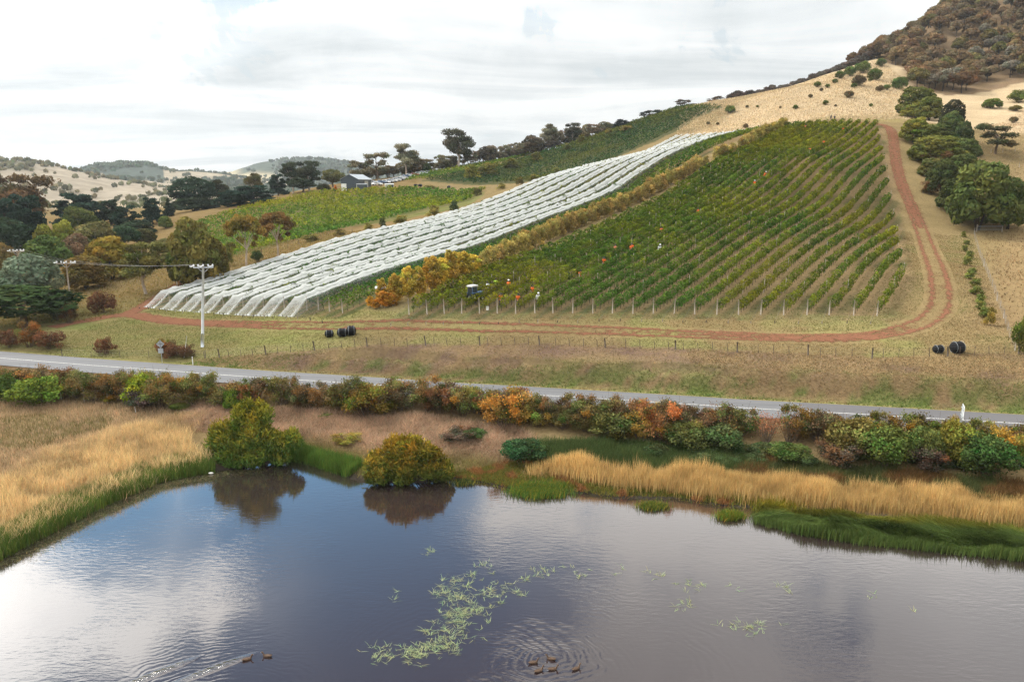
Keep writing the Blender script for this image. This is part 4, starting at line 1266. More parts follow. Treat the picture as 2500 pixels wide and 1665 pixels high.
# ------------------------------------------------------------------ single trees and shrubs
OLIVE, GOLD, DARK, PINE = (0.105, 0.095, 0.032), (0.185, 0.135, 0.028), (0.032, 0.050, 0.026), (0.022, 0.040, 0.028)
BROWN, RUST, SILVER, MID = (0.115, 0.080, 0.040), (0.125, 0.062, 0.034), (0.115, 0.14, 0.095), (0.065, 0.10, 0.030)
YG, GREY = (0.17, 0.165, 0.03), (0.155, 0.145, 0.095)
T1 = [
    # kind, px, top, width, Y or None, base y or None, colour, label
    ('round', 60, 610, 150, 122, None, SILVER, 'tall silver grey leafy tree beside the left power pole'),
    ('round', 40, 688, 260, 112, None, (0.032, 0.052, 0.020), 'broad dark green tree low beside the road and left power pole'),
    ('bush', 128, 700, 66, 116, None, SILVER, 'small silver leafed tree growing out of the broad dark green one'),
    ('clipped', 250, 704, 70, None, 764, RUST, 'round rust brown bush beside the turn of the dirt track'),
    ('wattle', 262, 572, 120, 150, None, GOLD, 'tall golden crowned wattle behind the left power pole'),
    ('wattle', 200, 620, 110, 140, None, (0.13, 0.10, 0.03), 'dark trunked olive gold tree right behind the left power pole'),
    ('euc', 357, 590, 110, None, 718, OLIVE, 'olive gum tree with pale trunk beside the dirt spur'),
    ('wattle', 478, 524, 130, None, 702, (0.12, 0.105, 0.03), 'large dark olive gum above the corner of the white nets'),
    ('wattle', 522, 575, 80, None, 690, (0.12, 0.10, 0.03), 'lower olive crown leaning against the large gum by the nets'),
    ('bush', 452, 640, 60, None, 694, DARK, 'dark shrub at the foot of the large gum by the nets'),
    ('round', 105, 566, 110, 152, None, MID, 'mid green rounded tree in the wooded dip'),
    ('round', 178, 562, 80, 168, None, (0.12, 0.078, 0.05), 'purplish brown tree in the wooded dip'),
    ('wattle', 222, 536, 118, 188, None, (0.10, 0.085, 0.035), 'olive brown domed tree in the middle of the wooded dip'),
    ('wattle', 150, 534, 70, 186, None, YG, 'yellow green tree in the wooded dip, the one with the brightest crown'),
    ('wattle', 105, 542, 60, 178, None, (0.14, 0.14, 0.03), 'smaller yellow green tree next to the brightest one'),
    ('wattle', 192, 500, 95, 218, None, (0.085, 0.090, 0.028), 'olive domed tree in front of the flat topped cypress'),
    ('cypress', 180, 470, 160, 250, None, PINE, 'wide flat topped dark cypress spreading its layers'),
    ('cypress', 262, 486, 95, 256, None, (0.03, 0.045, 0.028), 'lower dark cypress next to the wide flat topped one'),
    ('cypress', 305, 500, 95, 232, None, (0.025, 0.045, 0.030), 'dark layered conifer in the middle of the wooded dip'),
    ('cypress', 368, 480, 70, 246, None, PINE, 'upright layered dark conifer beside the pointed one'),
    ('cone', 409, 484, 34, 260, None, (0.022, 0.038, 0.025), 'narrow pointed dark conifer'),
    ('round', 468, 424, 108, 282, None, (0.026, 0.042, 0.026), 'massive dark pine standing over the valley'),
    ('euc', 530, 438, 60, 290, None, (0.045, 0.05, 0.028), 'loose dark tree right beside the massive pine'),
    ('wattle', 402, 526, 34, 235, None, (0.10, 0.13, 0.035), 'small bright green conifer shaped shrub at the field corner'),
    ('euc', 45, 424, 140, 235, None, (0.12, 0.085, 0.042), 'tall brown leafed gum tree above the dark conifers'),
    ('cypress', 60, 470, 130, 205, None, (0.024, 0.042, 0.030), 'big dark conifer in front of the brown gum'),
    ('cypress', 5, 482, 110, 195, None, (0.022, 0.038, 0.026), 'dark conifer at the western end of the woods'),
    ('round', 20, 520, 120, 178, None, (0.028, 0.042, 0.025), 'dense dark tree below the big conifers'),
    ('wattle', 8, 588, 60, 142, None, (0.15, 0.11, 0.04), 'small golden brown shrub tree behind the far power pole'),
    ('wattle', 330, 600, 60, 178, None, (0.12, 0.10, 0.04), 'low golden shrub behind the pale trunked gum'),
    ('wattle', 395, 580, 60, 190, None, (0.13, 0.115, 0.045), 'straw coloured shrub between the gums'),
    ('round', 300, 545, 70, 205, None, DARK, 'dark rounded tree between olive dome and conifer'),
    ('wattle', 348, 556, 60, 212, None, (0.07, 0.075, 0.03), 'low olive shrub below the layered conifer'),
    ('umbrella', 603, 518, 95, None, 660, (0.19, 0.13, 0.035), 'spreading golden gum with pale trunk, the one with open crown'),
    ('umbrella', 678, 514, 92, None, 630, (0.15, 0.095, 0.035), 'flat crowned brownish gum with pale trunk above the nets'),
    ('bush', 628, 606, 30, None, 640, (0.06, 0.085, 0.03), 'small green shrub between the two pale trunked gums'),
    ('sapling', 560, 590, 28, None, 650, (0.14, 0.14, 0.04), 'thin yellow sapling beside the golden gum'),
    ('cypress', 556, 468, 110, 266, None, PINE, 'low dark cypress between the massive pine and the spreading one'),
    ('wattle', 470, 478, 120, 277, None, (0.028, 0.042, 0.024), 'dark understorey at the foot of the massive pine'),
    ('wattle', 330, 535, 90, 228, None, (0.03, 0.045, 0.026), 'dark green thicket below the layered conifers'),
    ('round', 250, 560, 80, 196, None, (0.085, 0.07, 0.035), 'brown green tree below the olive brown dome'),
    ('wattle', 300, 610, 80, 172, None, (0.10, 0.085, 0.03), 'olive thicket behind the golden crowned wattle'),
    ('wattle', 420, 615, 70, 165, None, (0.13, 0.11, 0.04), 'straw green thicket left of the large gum'),
    # around the shed
    ('euc', 619, 422, 52, 330, None, (0.085, 0.075, 0.03), 'olive gum behind the spreading dark cypress'),
    ('cypress', 612, 452, 160, 262, None, PINE, 'spreading dark cypress at the top of the lower vineyard'),
    ('round', 560, 470, 50, 275, None, (0.03, 0.045, 0.028), 'dark tree on the edge of the spreading cypress'),
    ('cypress', 676, 424, 62, 288, None, (0.025, 0.042, 0.030), 'tall dark conifer left of the twin gums'),
    ('euc', 711, 394, 58, 285, None, (0.045, 0.055, 0.035), 'first of two tall grey green gums near the shed'),
    ('euc', 752, 392, 66, 284, None, (0.05, 0.06, 0.038), 'second of two tall grey green gums near the shed'),
    ('round', 735, 430, 70, 280, None, (0.035, 0.045, 0.028), 'dark understorey tree below the twin gums'),
    ('round', 812, 410, 62, 296, None, (0.085, 0.082, 0.034), 'domed olive tree left of the dark shed'),
    ('bush', 790, 446, 36, None, 468, (0.045, 0.045, 0.022), 'low dark bush by the orange shrub near the shed'),
    ('cone', 819, 452, 12, None, 465, (0.55, 0.17, 0.02), 'tiny bright orange pointed shrub near the shed'),
    ('sparse', 880, 392, 60, 318, None, GREY, 'loose grey gum behind the shed roof'),
    ('sparse', 918, 374, 72, 318, None, GREY, 'tall loose grey gum behind the parked cars'),
    ('sparse', 950, 404, 55, 325, None, (0.10, 0.08, 0.05), 'low brownish gum behind the parked cars'),
    ('euc', 990, 350, 68, 330, None, GREY, 'tall skyline gum with bare lower trunk above the cars'),
    ('sparse', 1030, 388, 66, 335, None, (0.11, 0.085, 0.045), 'brown skyline shrub tree beside the tall gum'),
    ('wattle', 1042, 398, 24, 330, None, (0.045, 0.06, 0.03), 'small dark green shrub by the upper cars'),
    ('sparse', 1074, 382, 44, 340, None, GREY, 'thin grey tree left of the tallest skyline gum'),
    ('euc', 1117, 314, 84, 345, None, (0.075, 0.072, 0.045), 'tallest two tiered gum on the skyline'),
    ('round', 1085, 388, 44, 342, None, (0.09, 0.08, 0.04), 'low olive tree at the foot of the tallest gum'),
    ('sparse', 1150, 372, 36, 350, None, GREY, 'small grey tree right of the tallest gum'),
    ('round', 1190, 354, 54, 358, None, (0.055, 0.045, 0.035), 'round dark purplish tree alone on the skyline'),
    ('sparse', 1237, 350, 50, 362, None, GREY, 'open grey tree next to the round purplish one'),
    ('sparse', 1268, 348, 44, 362, None, GREY, 'second open grey tree along the skyline'),
    ('wattle', 1300, 328, 60, 364, None, (0.085, 0.065, 0.042), 'brown grey rounded skyline tree'),
    ('euc', 1342, 302, 50, 368, None, GREY, 'slim skyline gum, western one of a pair'),
    ('round', 1350, 345, 55, 366, None, (0.07, 0.055, 0.045), 'dark scrub below the pair of slim gums'),
    ('euc', 1400, 300, 46, 370, None, (0.065, 0.065, 0.042), 'slim skyline gum, eastern one of a pair'),
    ('round', 1395, 335, 42, 369, None, (0.05, 0.055, 0.035), 'green dark scrub under the eastern slim gum'),
    ('wattle', 1430, 322, 32, 372, None, (0.10, 0.085, 0.045), 'small straw green shrub on the skyline'),
    ('round', 1465, 318, 36, 374, None, (0.065, 0.06, 0.04), 'small dark shrub on the skyline before the black pine'),
    ('cypress', 1518, 292, 72, 376, None, (0.018, 0.026, 0.024), 'black green spiky pine on the skyline'),
    ('sparse', 1590, 270, 62, 384, None, (0.05, 0.055, 0.045), 'dark open tree leaning on the skyline'),
    ('sparse', 1655, 268, 34, 392, None, (0.085, 0.07, 0.055), 'low greyish shrub on the skyline'),
    ('sparse', 1668, 242, 46, 393, None, (0.11, 0.09, 0.075), 'thin umbrella shaped tree on the skyline'),
    ('sparse', 1694, 260, 36, 396, None, (0.06, 0.06, 0.05), 'small dark tree right of the umbrella shaped one'),
    ('sparse', 1746, 236, 46, 398, None, (0.12, 0.085, 0.06), 'brownish open tree at the top of the spur'),
    ('wattle', 1785, 242, 42, 398, None, (0.045, 0.042, 0.04), 'dark clump at the start of the ridge hedge'),
    # right of the track
    ('wattle', 2237, 250, 78, None, 290, (0.125, 0.12, 0.025), 'golden green wattle at the head of the dirt track'),
    ('wattle', 2245, 208, 96, 262, None, (0.10, 0.11, 0.028), 'upper green wattle reaching towards the forest'),
    ('wattle', 2232, 285, 74, None, 350, (0.13, 0.12, 0.025), 'golden wattle beside the top of the track'),
    ('wattle', 2282, 328, 130, None, 400, (0.105, 0.11, 0.026), 'broad spreading green gold wattle half way up the track'),
    ('hawthorn', 2285, 366, 74, None, 412, (0.16, 0.10, 0.05), 'reddish brown shrub below the broad wattle'),
    ('wattle', 2328, 270, 62, 215, None, (0.065, 0.08, 0.028), 'dark green wattle behind the golden ones'),
    ('wattle', 2330, 240, 60, 230, None, (0.035, 0.036, 0.02), 'blackish round tree above the wattles'),
    ('wattle', 2358, 293, 46, 205, None, (0.05, 0.07, 0.028), 'narrow dark wattle next to the blackish tree'),
    ('wattle', 2298, 384, 80, None, 480, (0.05, 0.06, 0.022), 'dark wattle leaning over the track'),
    ('wattle', 2385, 384, 145, None, 562, (0.075, 0.09, 0.026), 'large dense green wattle by the farm gate'),
    ('wattle', 2458, 424, 84, None, 560, (0.07, 0.085, 0.026), 'second dense wattle behind the farm gate'),
    ('wattle', 2420, 240, 48, None, 268, (0.10, 0.135, 0.025), 'bright green low shrub below the forest'),
    ('bush', 2487, 214, 50, None, 250, (0.10, 0.125, 0.03), 'green shrub under the forest edge at the east'),
    ('sparse', 2430, 303, 108, None, 376, (0.09, 0.085, 0.045), 'thin open crowned tree on the dry slope'),
    ('bush', 2388, 358, 24, None, 384, (0.05, 0.075, 0.03), 'tiny dark green pine sapling on the dry slope'),
    ('bush', 2478, 255, 30, None, 275, (0.12, 0.11, 0.03), 'small olive shrub on the eastern dry slope'),
    ('wattle', 2262, 300, 66, None, 360, (0.10, 0.105, 0.028), 'green gold wattle in the thicket beside the upper track'),
    ('wattle', 2252, 340, 60, None, 392, (0.12, 0.115, 0.028), 'yellowish wattle at the track edge of the thicket'),
    ('wattle', 2305, 300, 70, 215, None, (0.075, 0.085, 0.028), 'mid green wattle deep in the thicket'),
    ('wattle', 2310, 396, 80, None, 452, (0.07, 0.08, 0.025), 'low dark wattle below the reddish shrub'),
    ('wattle', 2345, 372, 84, None, 440, (0.06, 0.072, 0.024), 'dark wattle behind the low one in the thicket'),
    ('wattle', 2268, 384, 56, None, 432, (0.085, 0.085, 0.028), 'small olive wattle at the lower edge of the thicket'),
    ('wattle', 2330, 432, 86, None, 520, (0.055, 0.066, 0.022), 'dark wattle joined to the large one by the gate'),
    ('wattle', 2355, 335, 70, None, 396, (0.07, 0.085, 0.028), 'green wattle on the field side of the thicket'),
    ('wattle', 2275, 232, 64, 250, None, (0.095, 0.10, 0.028), 'olive wattle between upper green one and blackish tree'),
    ('hawthorn', 2270, 440, 46, None, 476, (0.15, 0.09, 0.05), 'brown shrub on the red bank beside the track'),
    ('bush', 2497, 760, 60, None, 864, (0.10, 0.12, 0.025), 'green and yellow bush at the corner of the fence'),
    # beside the road on the far side
    ('clipped', 258, 818, 46, None, 864, (0.14, 0.068, 0.04), 'single boxy red brown shrub beside the road'),
    ('clipped', 418, 834, 62, None, 872, (0.125, 0.058, 0.036), 'boxy red brown shrub behind the diamond road sign'),
    ('clipped', 458, 838, 40, None, 872, (0.11, 0.06, 0.036), 'red brown shrub joined to the one behind the road sign'),
    ('hawthorn', 398, 826, 40, None, 868, (0.20, 0.13, 0.03), 'yellowish shrub left of the diamond road sign'),
    ('clipped', 22, 798, 62, None, 848, (0.13, 0.065, 0.038), 'red brown shrub at the western end of the road'),
    ('clipped', 122, 804, 74, None, 852, (0.12, 0.06, 0.036), 'wide red brown shrub near the start of the dirt track'),
    ('hawthorn', 72, 784, 70, None, 846, (0.16, 0.085, 0.035), 'orange brown shrub between two red brown ones'),
    ('hawthorn', 170, 738, 46, None, 790, (0.13, 0.07, 0.035), 'rusty shrub near the foot of the left power pole'),
]
KINDCAT = {'euc': ('gum_tree', 'tree'), 'umbrella': ('gum_tree', 'tree'), 'sparse': ('open_tree', 'tree'), 'wattle': ('wattle_tree', 'tree'), 'round': ('leafy_tree', 'tree'), 'cypress': ('conifer', 'tree'), 'cone': ('conifer', 'tree'), 'bush': ('shrub', 'shrub'), 'clipped': ('shrub', 'shrub'), 'hawthorn': ('shrub', 'shrub'), 'sapling': ('sapling', 'tree'), 'bare': ('bare_shrub', 'shrub')}
for kind, px, tp_, wp, Yv, yb, c_, lb in T1:
    nm_, ct = KINDCAT[kind]
    splant(kind, nm_, lb, ct, px, tp_, wp, c_, Y=Yv, yb=yb, part='stems' if ct == 'shrub' else 'trunk')
for px in np.arange(872, 1500, 15):               # scrub that closes the skyline under the taller trees
    px = px + rng.normal() * 4
    Yv = np.interp(px, [870, 1000, 1300, 1500], [322, 338, 366, 382]) + rng.uniform(-3, 6)
    yb_ = np.interp(px, [870, 1000, 1100, 1300, 1500], [432, 424, 402, 368, 314])
    splant(('wattle', 'sparse', 'round')[rng.integers(3)], 'skyline_shrub', 'low grey brown scrub tree under the taller skyline gums', 'tree', px, yb_ - rng.uniform(12, 34), rng.uniform(24, 44), tuple(np.array((0.165, 0.14, 0.088)) * rng.uniform(.65, 1.2) * np.array([1, rng.uniform(.85, 1.1), 1])), Y=Yv, group='scrub along the skyline')
# autumn poplars between the nets and the open vines
AUT = (0.42, 0.30, 0.055)
for px, tp_, wp, yb, lb in [(933, 676, 34, 742, 'first yellow poplar of the row, nearest the parked orange tractor'), (967, 664, 42, 742, 'second yellow autumn poplar from the orange tractor'), (997, 648, 44, 736, 'third yellow autumn poplar from the orange tractor'), (1024, 646, 42, 728, 'fourth yellow autumn poplar from the orange tractor'), (1055, 620, 54, 716, 'fifth yellow autumn poplar from the orange tractor'), (1080, 628, 44, 706, 'sixth yellow autumn poplar from the orange tractor'), (1100, 606, 52, 696, 'tallest yellow autumn poplar of the row'), (1132, 610, 48, 684, 'yellow poplar uphill of the tallest one'), (1157, 620, 40, 674, 'second yellow poplar uphill of the tallest one'), (1177, 634, 30, 664, 'small last yellow poplar before the low hedge')]:
    splant('poplar', 'poplar_tree', lb, 'tree', px, tp_, wp * 1.25, AUT, yb=yb, group='yellow autumn poplars')
splant('poplar', 'poplar_tree', 'small orange autumn tree in front of the orange tractor', 'tree', 938, 708, 44, (0.42, 0.17, 0.035), yb=752, group=None)
for px, tp_, yb in [(905, 722, 750), (918, 730, 754), (958, 716, 750)]:
    splant('sapling', 'poplar_sapling', 'low yellow sapling around the orange tractor', 'tree', px, tp_, 26, (0.36, 0.19, 0.03), yb=yb, group='saplings around the orange tractor')
hp = np.array([ground(a, b)[:2] for a, b in [(1180, 664), (1300, 606), (1420, 552), (1500, 520), (1600, 472), (1690, 425), (1800, 375), (1915, 316)]])
hpts, hs = resample(hp, 1.45)
for i, q in enumerate(hpts):
    f = i / len(hpts)
    if 0.60 < f < 0.625 or (.69 < f < .71): continue
    q = q + rng.normal(size=2) * .35
    c_ = (0.275, 0.215, 0.07) if f < .8 else (0.235, 0.20, 0.055)
    c_ = tuple(np.array(c_) * rng.uniform(.8, 1.2))
    plant('sapling', 'autumn_sapling', 'tawny yellow sapling in the low hedge between nets and open vines', 'tree', (q[0], q[1], float(height(*q)[0])), rng.uniform(2.8, 4.1), rng.uniform(2.4, 3.2), c_, 'tawny saplings in the hedge', part='stem')
# sheoak forest on the hilltop: every crown one can pick out is a tree
fp = [(2135, 128), (2150, 150), (2200, 172), (2232, 222), (2310, 234), (2510, 222), (2540, 60), (2540, -60), (2440, -60), (2400, 10), (2330, 40), (2260, 70), (2200, 95)]
FW = fpoly
cand = []
while len(cand) < 300:
    q = np.array([rng.uniform(FW[:, 0].min(), 300), rng.uniform(FW[:, 1].min(), 560)])
    if not inside(q[:1], q[1:], FW)[0]: continue
    pz = float(height(q[0], q[1])[0])
    ax, ay, ad = project(np.array([q[0], q[1], pz + 4]))
    if not (2080 < ax[0] < 2590 and -90 < ay[0] < 260): continue
    if any((q[0] - b_[0]) ** 2 + (q[1] - b_[1]) ** 2 < 4.6 ** 2 for b_ in cand[-260:]):
        if rng.uniform() < .93: continue
    cand.append((q[0], q[1], pz))
for q in cand:
    br = rng.uniform(.75, 1.25)
    wm = rng.uniform(-.12, .12)
    c_ = np.array([0.145 * (1 + wm), 0.098, 0.055 * (1 - wm)]) * br
    sort_ = 'brown domed'
    if rng.uniform() < .16: c_, sort_ = np.array([0.125, 0.105, 0.04]) * br, 'olive green'
    elif rng.uniform() < .14: c_, sort_ = np.array([0.15, 0.13, 0.10]) * br, 'pale grey'
    elif wm > .06: sort_ = 'reddish brown'
    elif br < .9: sort_ = 'dark brown'
    plant('sheoak', 'sheoak_tree', sort_ + ' sheoak tree in the hilltop forest', 'tree', (q[0], q[1], q[2] - .2), rng.uniform(6.5, 9.5), rng.uniform(7.0, 10.0), tuple(c_), sort_ + ' sheoaks of the hilltop forest')
# dark scrub along the ridge line
rl = np.array([(1800, 250), (1850, 243), (1900, 233), (1950, 222), (1990, 200), (2030, 192), (2060, 172), (2090, 165), (2120, 152), (2145, 140)])
for i in range(30):
    f = (i + rng.uniform(-.3, .3)) / 29
    px = 1790 + f * 350
    b_ = at(px, np.interp(px, rl[:, 0], rl[:, 1]) + 4, np.interp(px, [1790, 2145], [396, 408]))
    zb = float(height(b_[0], b_[1])[0])
    plant('sheoak', 'ridge_sheoak', 'dark purplish sheoak on the ridge line above the dry hillside', 'tree', (b_[0], b_[1], min(zb, b_[2])), rng.uniform(4.5, 6.5) + max(0, b_[2] - zb), rng.uniform(6, 8.5), tuple(np.array((0.085, 0.066, 0.056)) * rng.uniform(.8, 1.25)), 'sheoaks along the ridge')
# scattered shrubs on the dry hillside
for px, yb, s_, g_ in [(2096, 210, 26, 0), (2135, 200, 30, 1), (2148, 222, 16, 0), (2195, 218, 30, 1), (2150, 168, 20, 1), (2105, 182, 30, 1), (2075, 190, 24, 1), (2050, 196, 20, 1), (2072, 240, 18, 0), (2085, 212, 12, 1), (2038, 205, 12, 1), (1995, 215, 14, 1), (2005, 224, 8, 0), (2015, 258, 12, 1), (1978, 243, 9, 0), (1942, 268, 11, 1), (1905, 264, 6, 0), (1782, 277, 20, 1), (1824, 263, 7, 0), (1849, 262, 6, 1), (1729, 303, 8, 0), (1752, 304, 7, 0), (1820, 314, 12, 0), (2165, 218, 14, 1), (2210, 205, 14, 0), (2125, 205, 10, 1), (2474, 300, 16, 0), (2126, 262, 8, 1), (2040, 262, 6, 0), (2020, 215, 10, 1)]:
    b_ = ground(px, yb)
    w_ = s_ * b_[1] / F * 1.25
    plant('bush', 'hillside_shrub', 'small green shrub dotted on the dry grass hillside' if g_ else 'small brown shrub dotted on the dry grass hillside', 'shrub', b_, w_ * .85, w_, (0.085, 0.11, 0.03) if g_ else (0.095, 0.075, 0.04), 'green shrubs on the dry hillside' if g_ else 'brown shrubs on the dry hillside', part='stems')
# young planted strip beside the right hand fence
for i, f in enumerate(np.linspace(0, 1, 13)):
    px, yb = np.interp(f, [0, .5, 1], [2352, 2372, 2412]) + rng.normal() * 3, np.interp(f, [0, .5, 1], [580, 682, 795])
    b_ = ground(px, yb)
    plant('sapling', 'planted_sapling', 'small green planted sapling in the strip beside the wire fence', 'tree', b_, rng.uniform(.7, 1.5) + (1.2 if i == 12 else 0), rng.uniform(1.2, 2.0), (0.13, 0.15, 0.04) if i < 12 else (0.2, 0.17, 0.04), 'planted saplings by the fence', part='stem')
# small trees and shrubs edging the vineyards uphill
for px, yb, hp_, wp, c_ in [(1165, 478, 20, 26, (.12, .12, .04)), (1110, 522, 34, 24, (.05, .07, .03)), (1060, 530, 30, 40, (.17, .15, .04)), (980, 552, 26, 40, (.17, .15, .04)), (935, 560, 30, 20, (.07, .09, .03)), (900, 566, 22, 30, (.17, .15, .04)), (1305, 448, 22, 40, (.14, .14, .04)), (1360, 428, 20, 30, (.14, .14, .04)), (1150, 440, 40, 50, (.15, .14, .03)), (1190, 432, 34, 60, (.14, .13, .03)), (1245, 416, 30, 50, (.12, .12, .03)), (1310, 396, 26, 40, (.13, .13, .03)), (1385, 372, 22, 26, (.10, .10, .03)), (1420, 352, 24, 22, (.12, .11, .03)), (1485, 332, 20, 26, (.16, .14, .04)), (1530, 322, 14, 50, (.2, .16, .05)), (760, 590, 18, 50, (.15, .13, .04)), (830, 575, 16, 40, (.16, .14, .04)), (1050, 462, 10, 30, (.16, .15, .05)), (1270, 452, 20, 22, (.14, .13, .04)), (1225, 462, 14, 30, (.17, .15, .05))]:
    splant('sapling', 'field_shrub', 'small yellowish shrub at the edge of the upper vineyards', 'shrub', px, yb - hp_, wp, c_, yb=yb, group='shrubs edging the upper vineyards', part='stem')
# ------------------------------------------------------------------ hedge and shrubs on the near side of the road
HAW = [(0.175, 0.118, 0.050), (0.165, 0.130, 0.048), (0.135, 0.115, 0.044), (0.20, 0.150, 0.046), (0.135, 0.094, 0.052)]
EHAW = [(0.14, 0.12, 0.035), (0.12, 0.075, 0.045), (0.17, 0.12, 0.03)]
HNAME = dict(zip(HAW + EHAW, ['rust orange', 'tawny gold', 'olive brown', 'bright golden', 'red brown', 'olive green', 'dull brown', 'yellow olive']))
def hedge_pt(px):
    return np.interp(px, [0, 300, 600, 900, 1100, 1400, 1700, 2000, 2300, 2500], [962, 978, 988, 1000, 1008, 1035, 1070, 1075, 1095, 1110])
hedge = []
for px in np.arange(-40, 1900, 40):
    hedge.append((px + rng.normal() * 10, hedge_pt(px) + rng.normal() * 6, rng.uniform(2.6, 3.5), rng.uniform(3.2, 4.8), 'hawthorn', HAW[rng.integers(len(HAW))]))
for px in np.arange(1250, 1760, 62):
    hedge.append((px, hedge_pt(px) + 14, rng.uniform(1.9, 2.6), rng.uniform(3.0, 4.0), 'hawthorn', HAW[rng.integers(len(HAW))]))
for px in np.arange(1930, 2560, 60):
    hedge.append((px + rng.normal() * 12, hedge_pt(px) + rng.normal() * 5, rng.uniform(2.6, 3.3), rng.uniform(3.2, 4.4), 'hawthorn', EHAW[rng.integers(3)]))
for px, py, h, w_, kd, c_ in hedge:
    if 1830 < px < 1925: continue
    b_ = ground(px, py)
    dr_ = float(seg_dist(b_[:1], b_[1:2], road_c)[0])
    if dr_ < ROADW + w_ * .45:
        T_ = np.array([0.0, -(ROADW + w_ * .45 - dr_)])
        b_[:2] += T_
        b_[2] = float(height(b_[0], b_[1])[0])
    hue = HNAME.get(tuple(c_), 'mixed')
    plant(kd, 'hawthorn_shrub', hue + ' hawthorn shrub in the roadside hedge ' + ('west of' if px < 1240 else 'east of') + ' the big orange red one', 'shrub', b_, h, w_, tuple(np.array(c_) * rng.uniform(.8, 1.15)), hue + ' hawthorns of the roadside hedge', part='stems')
NEAR = [
    ('bush', 92, 898, 128, 988, (0.105, 0.145, 0.026), 'large bright green bush in the hedge, by the grey fence post'),
    ('bush', 20, 892, 80, 980, (0.075, 0.11, 0.03), 'green bush at the western end of the hedge'),
    ('bush', 345, 894, 100, 982, (0.17, 0.21, 0.025), 'bright lime green bush standing out of the hedge'),
    ('hawthorn', 352, 936, 120, 992, (0.075, 0.055, 0.05), 'dark purple bare bush under the lime green one'),
    ('hawthorn', 268, 948, 52, 984, (0.24, 0.15, 0.03), 'small orange yellow shrub at the foot of the hedge'),
    ('bush', 568, 930, 56, 1002, (0.095, 0.16, 0.028), 'light green bush beside the feathery pond shrub'),
    ('bush', 600, 912, 34, 998, (0.10, 0.16, 0.03), 'slim light green shoot above the feathery pond shrub'),
    ('bush', 440, 972, 50, 1000, (0.13, 0.15, 0.035), 'low yellow green plant at the foot of the hedge'),
    ('bush', 1312, 958, 30, 1030, (0.07, 0.11, 0.03), 'narrow dark green shrub in the middle of the hedge'),
    ('hawthorn', 1235, 938, 130, 1040, (0.25, 0.135, 0.045), 'big orange red hawthorn in the middle of the hedge'),
    ('hawthorn', 900, 928, 140, 1018, (0.17, 0.125, 0.03), 'wide olive and gold hawthorn behind the second pond shrub'),
    ('bush', 1500, 990, 130, 1066, (0.085, 0.095, 0.032), 'olive green rounded bush in the eastern hedge'),
    ('hawthorn', 1605, 962, 110, 1078, (0.27, 0.13, 0.055), 'tall coral and yellow hawthorn in the eastern hedge'),
    ('bush', 1680, 1015, 130, 1092, (0.09, 0.105, 0.035), 'mid green bush right of the coral hawthorn'),
    ('bush', 1765, 1020, 120, 1100, (0.075, 0.10, 0.04), 'grey green bush before the bare shrubs'),
    ('bare', 1752, 985, 90, 1070, (0.20, 0.08, 0.05), 'leafless reddish shrub beside the road, western one'),
    ('bare', 1870, 1000, 80, 1085, (0.24, 0.09, 0.05), 'leafless reddish shrub between the hedges'),
    ('bare', 1925, 1002, 80, 1085, (0.22, 0.10, 0.04), 'leafless shrub with a few orange leaves'),
    ('bush', 1925, 1068, 110, 1120, (0.065, 0.095, 0.028), 'low deep green bush under the leafless shrubs'),
    ('bush', 2080, 1005, 150, 1110, (0.13, 0.11, 0.035), 'broad brown topped bush beside the road'),
    ('bush', 2160, 1022, 150, 1138, (0.085, 0.115, 0.03), 'large green bush in front of the brown topped one'),
    ('bush', 2250, 1018, 90, 1130, (0.095, 0.12, 0.035), 'pale green bush left of the white road sign'),
    ('bush', 2330, 1005, 110, 1128, (0.16, 0.15, 0.03), 'yellow green bush under the white road sign'),
    ('bush', 2405, 1040, 160, 1160, (0.052, 0.085, 0.026), 'large dark green bush near the eastern reeds'),
    ('hawthorn', 2480, 1030, 110, 1140, (0.20, 0.14, 0.035), 'golden brown shrub at the eastern end of the hedge'),
    ('hawthorn', 2050, 1070, 120, 1135, (0.085, 0.06, 0.045), 'dull brown bramble between the eastern bushes'),
    ('hawthorn', 2260, 1080, 110, 1150, (0.08, 0.055, 0.042), 'dull brown bramble in front of the pale green bush'),
    ('bush', 1160, 1032, 60, 1070, (0.06, 0.10, 0.035), 'small green bush in the pinkish dry grass'),
    ('hawthorn', 1120, 1035, 100, 1078, (0.10, 0.07, 0.055), 'dead purplish bramble in the pinkish dry grass'),
    ('bush', 1275, 1058, 120, 1120, (0.035, 0.065, 0.028), 'low dark green bramble mound by the dry grass'),
    ('hawthorn', 795, 1000, 40, 1020, (0.12, 0.13, 0.035), 'little green plant in front of the hedge'),
    ('hawthorn', 850, 1050, 90, 1080, (0.22, 0.15, 0.035), 'yellow herb patch between the two pond shrubs'),
]
for kind, px, tp_, wp, yb, c_, lb in NEAR:
    nm_, ct = KINDCAT[kind]
    splant(kind, nm_, lb, ct, px, tp_ + 10, wp, c_, yb=yb, part='stems')
for i in range(16):                               # low bushes and bramble under the eastern hedge
    px = rng.uniform(1480, 2480)
    b_ = ground(px, hedge_pt(px) + rng.uniform(30, 60))
    plant('bush', 'low_bramble', 'low dark green bramble at the foot of the eastern hedge', 'shrub', b_, rng.uniform(.8, 1.3), rng.uniform(2.2, 3.4), tuple(np.array((0.05, 0.065, 0.028)) * rng.uniform(.8, 1.3)), 'brambles under the eastern hedge', part='stems')

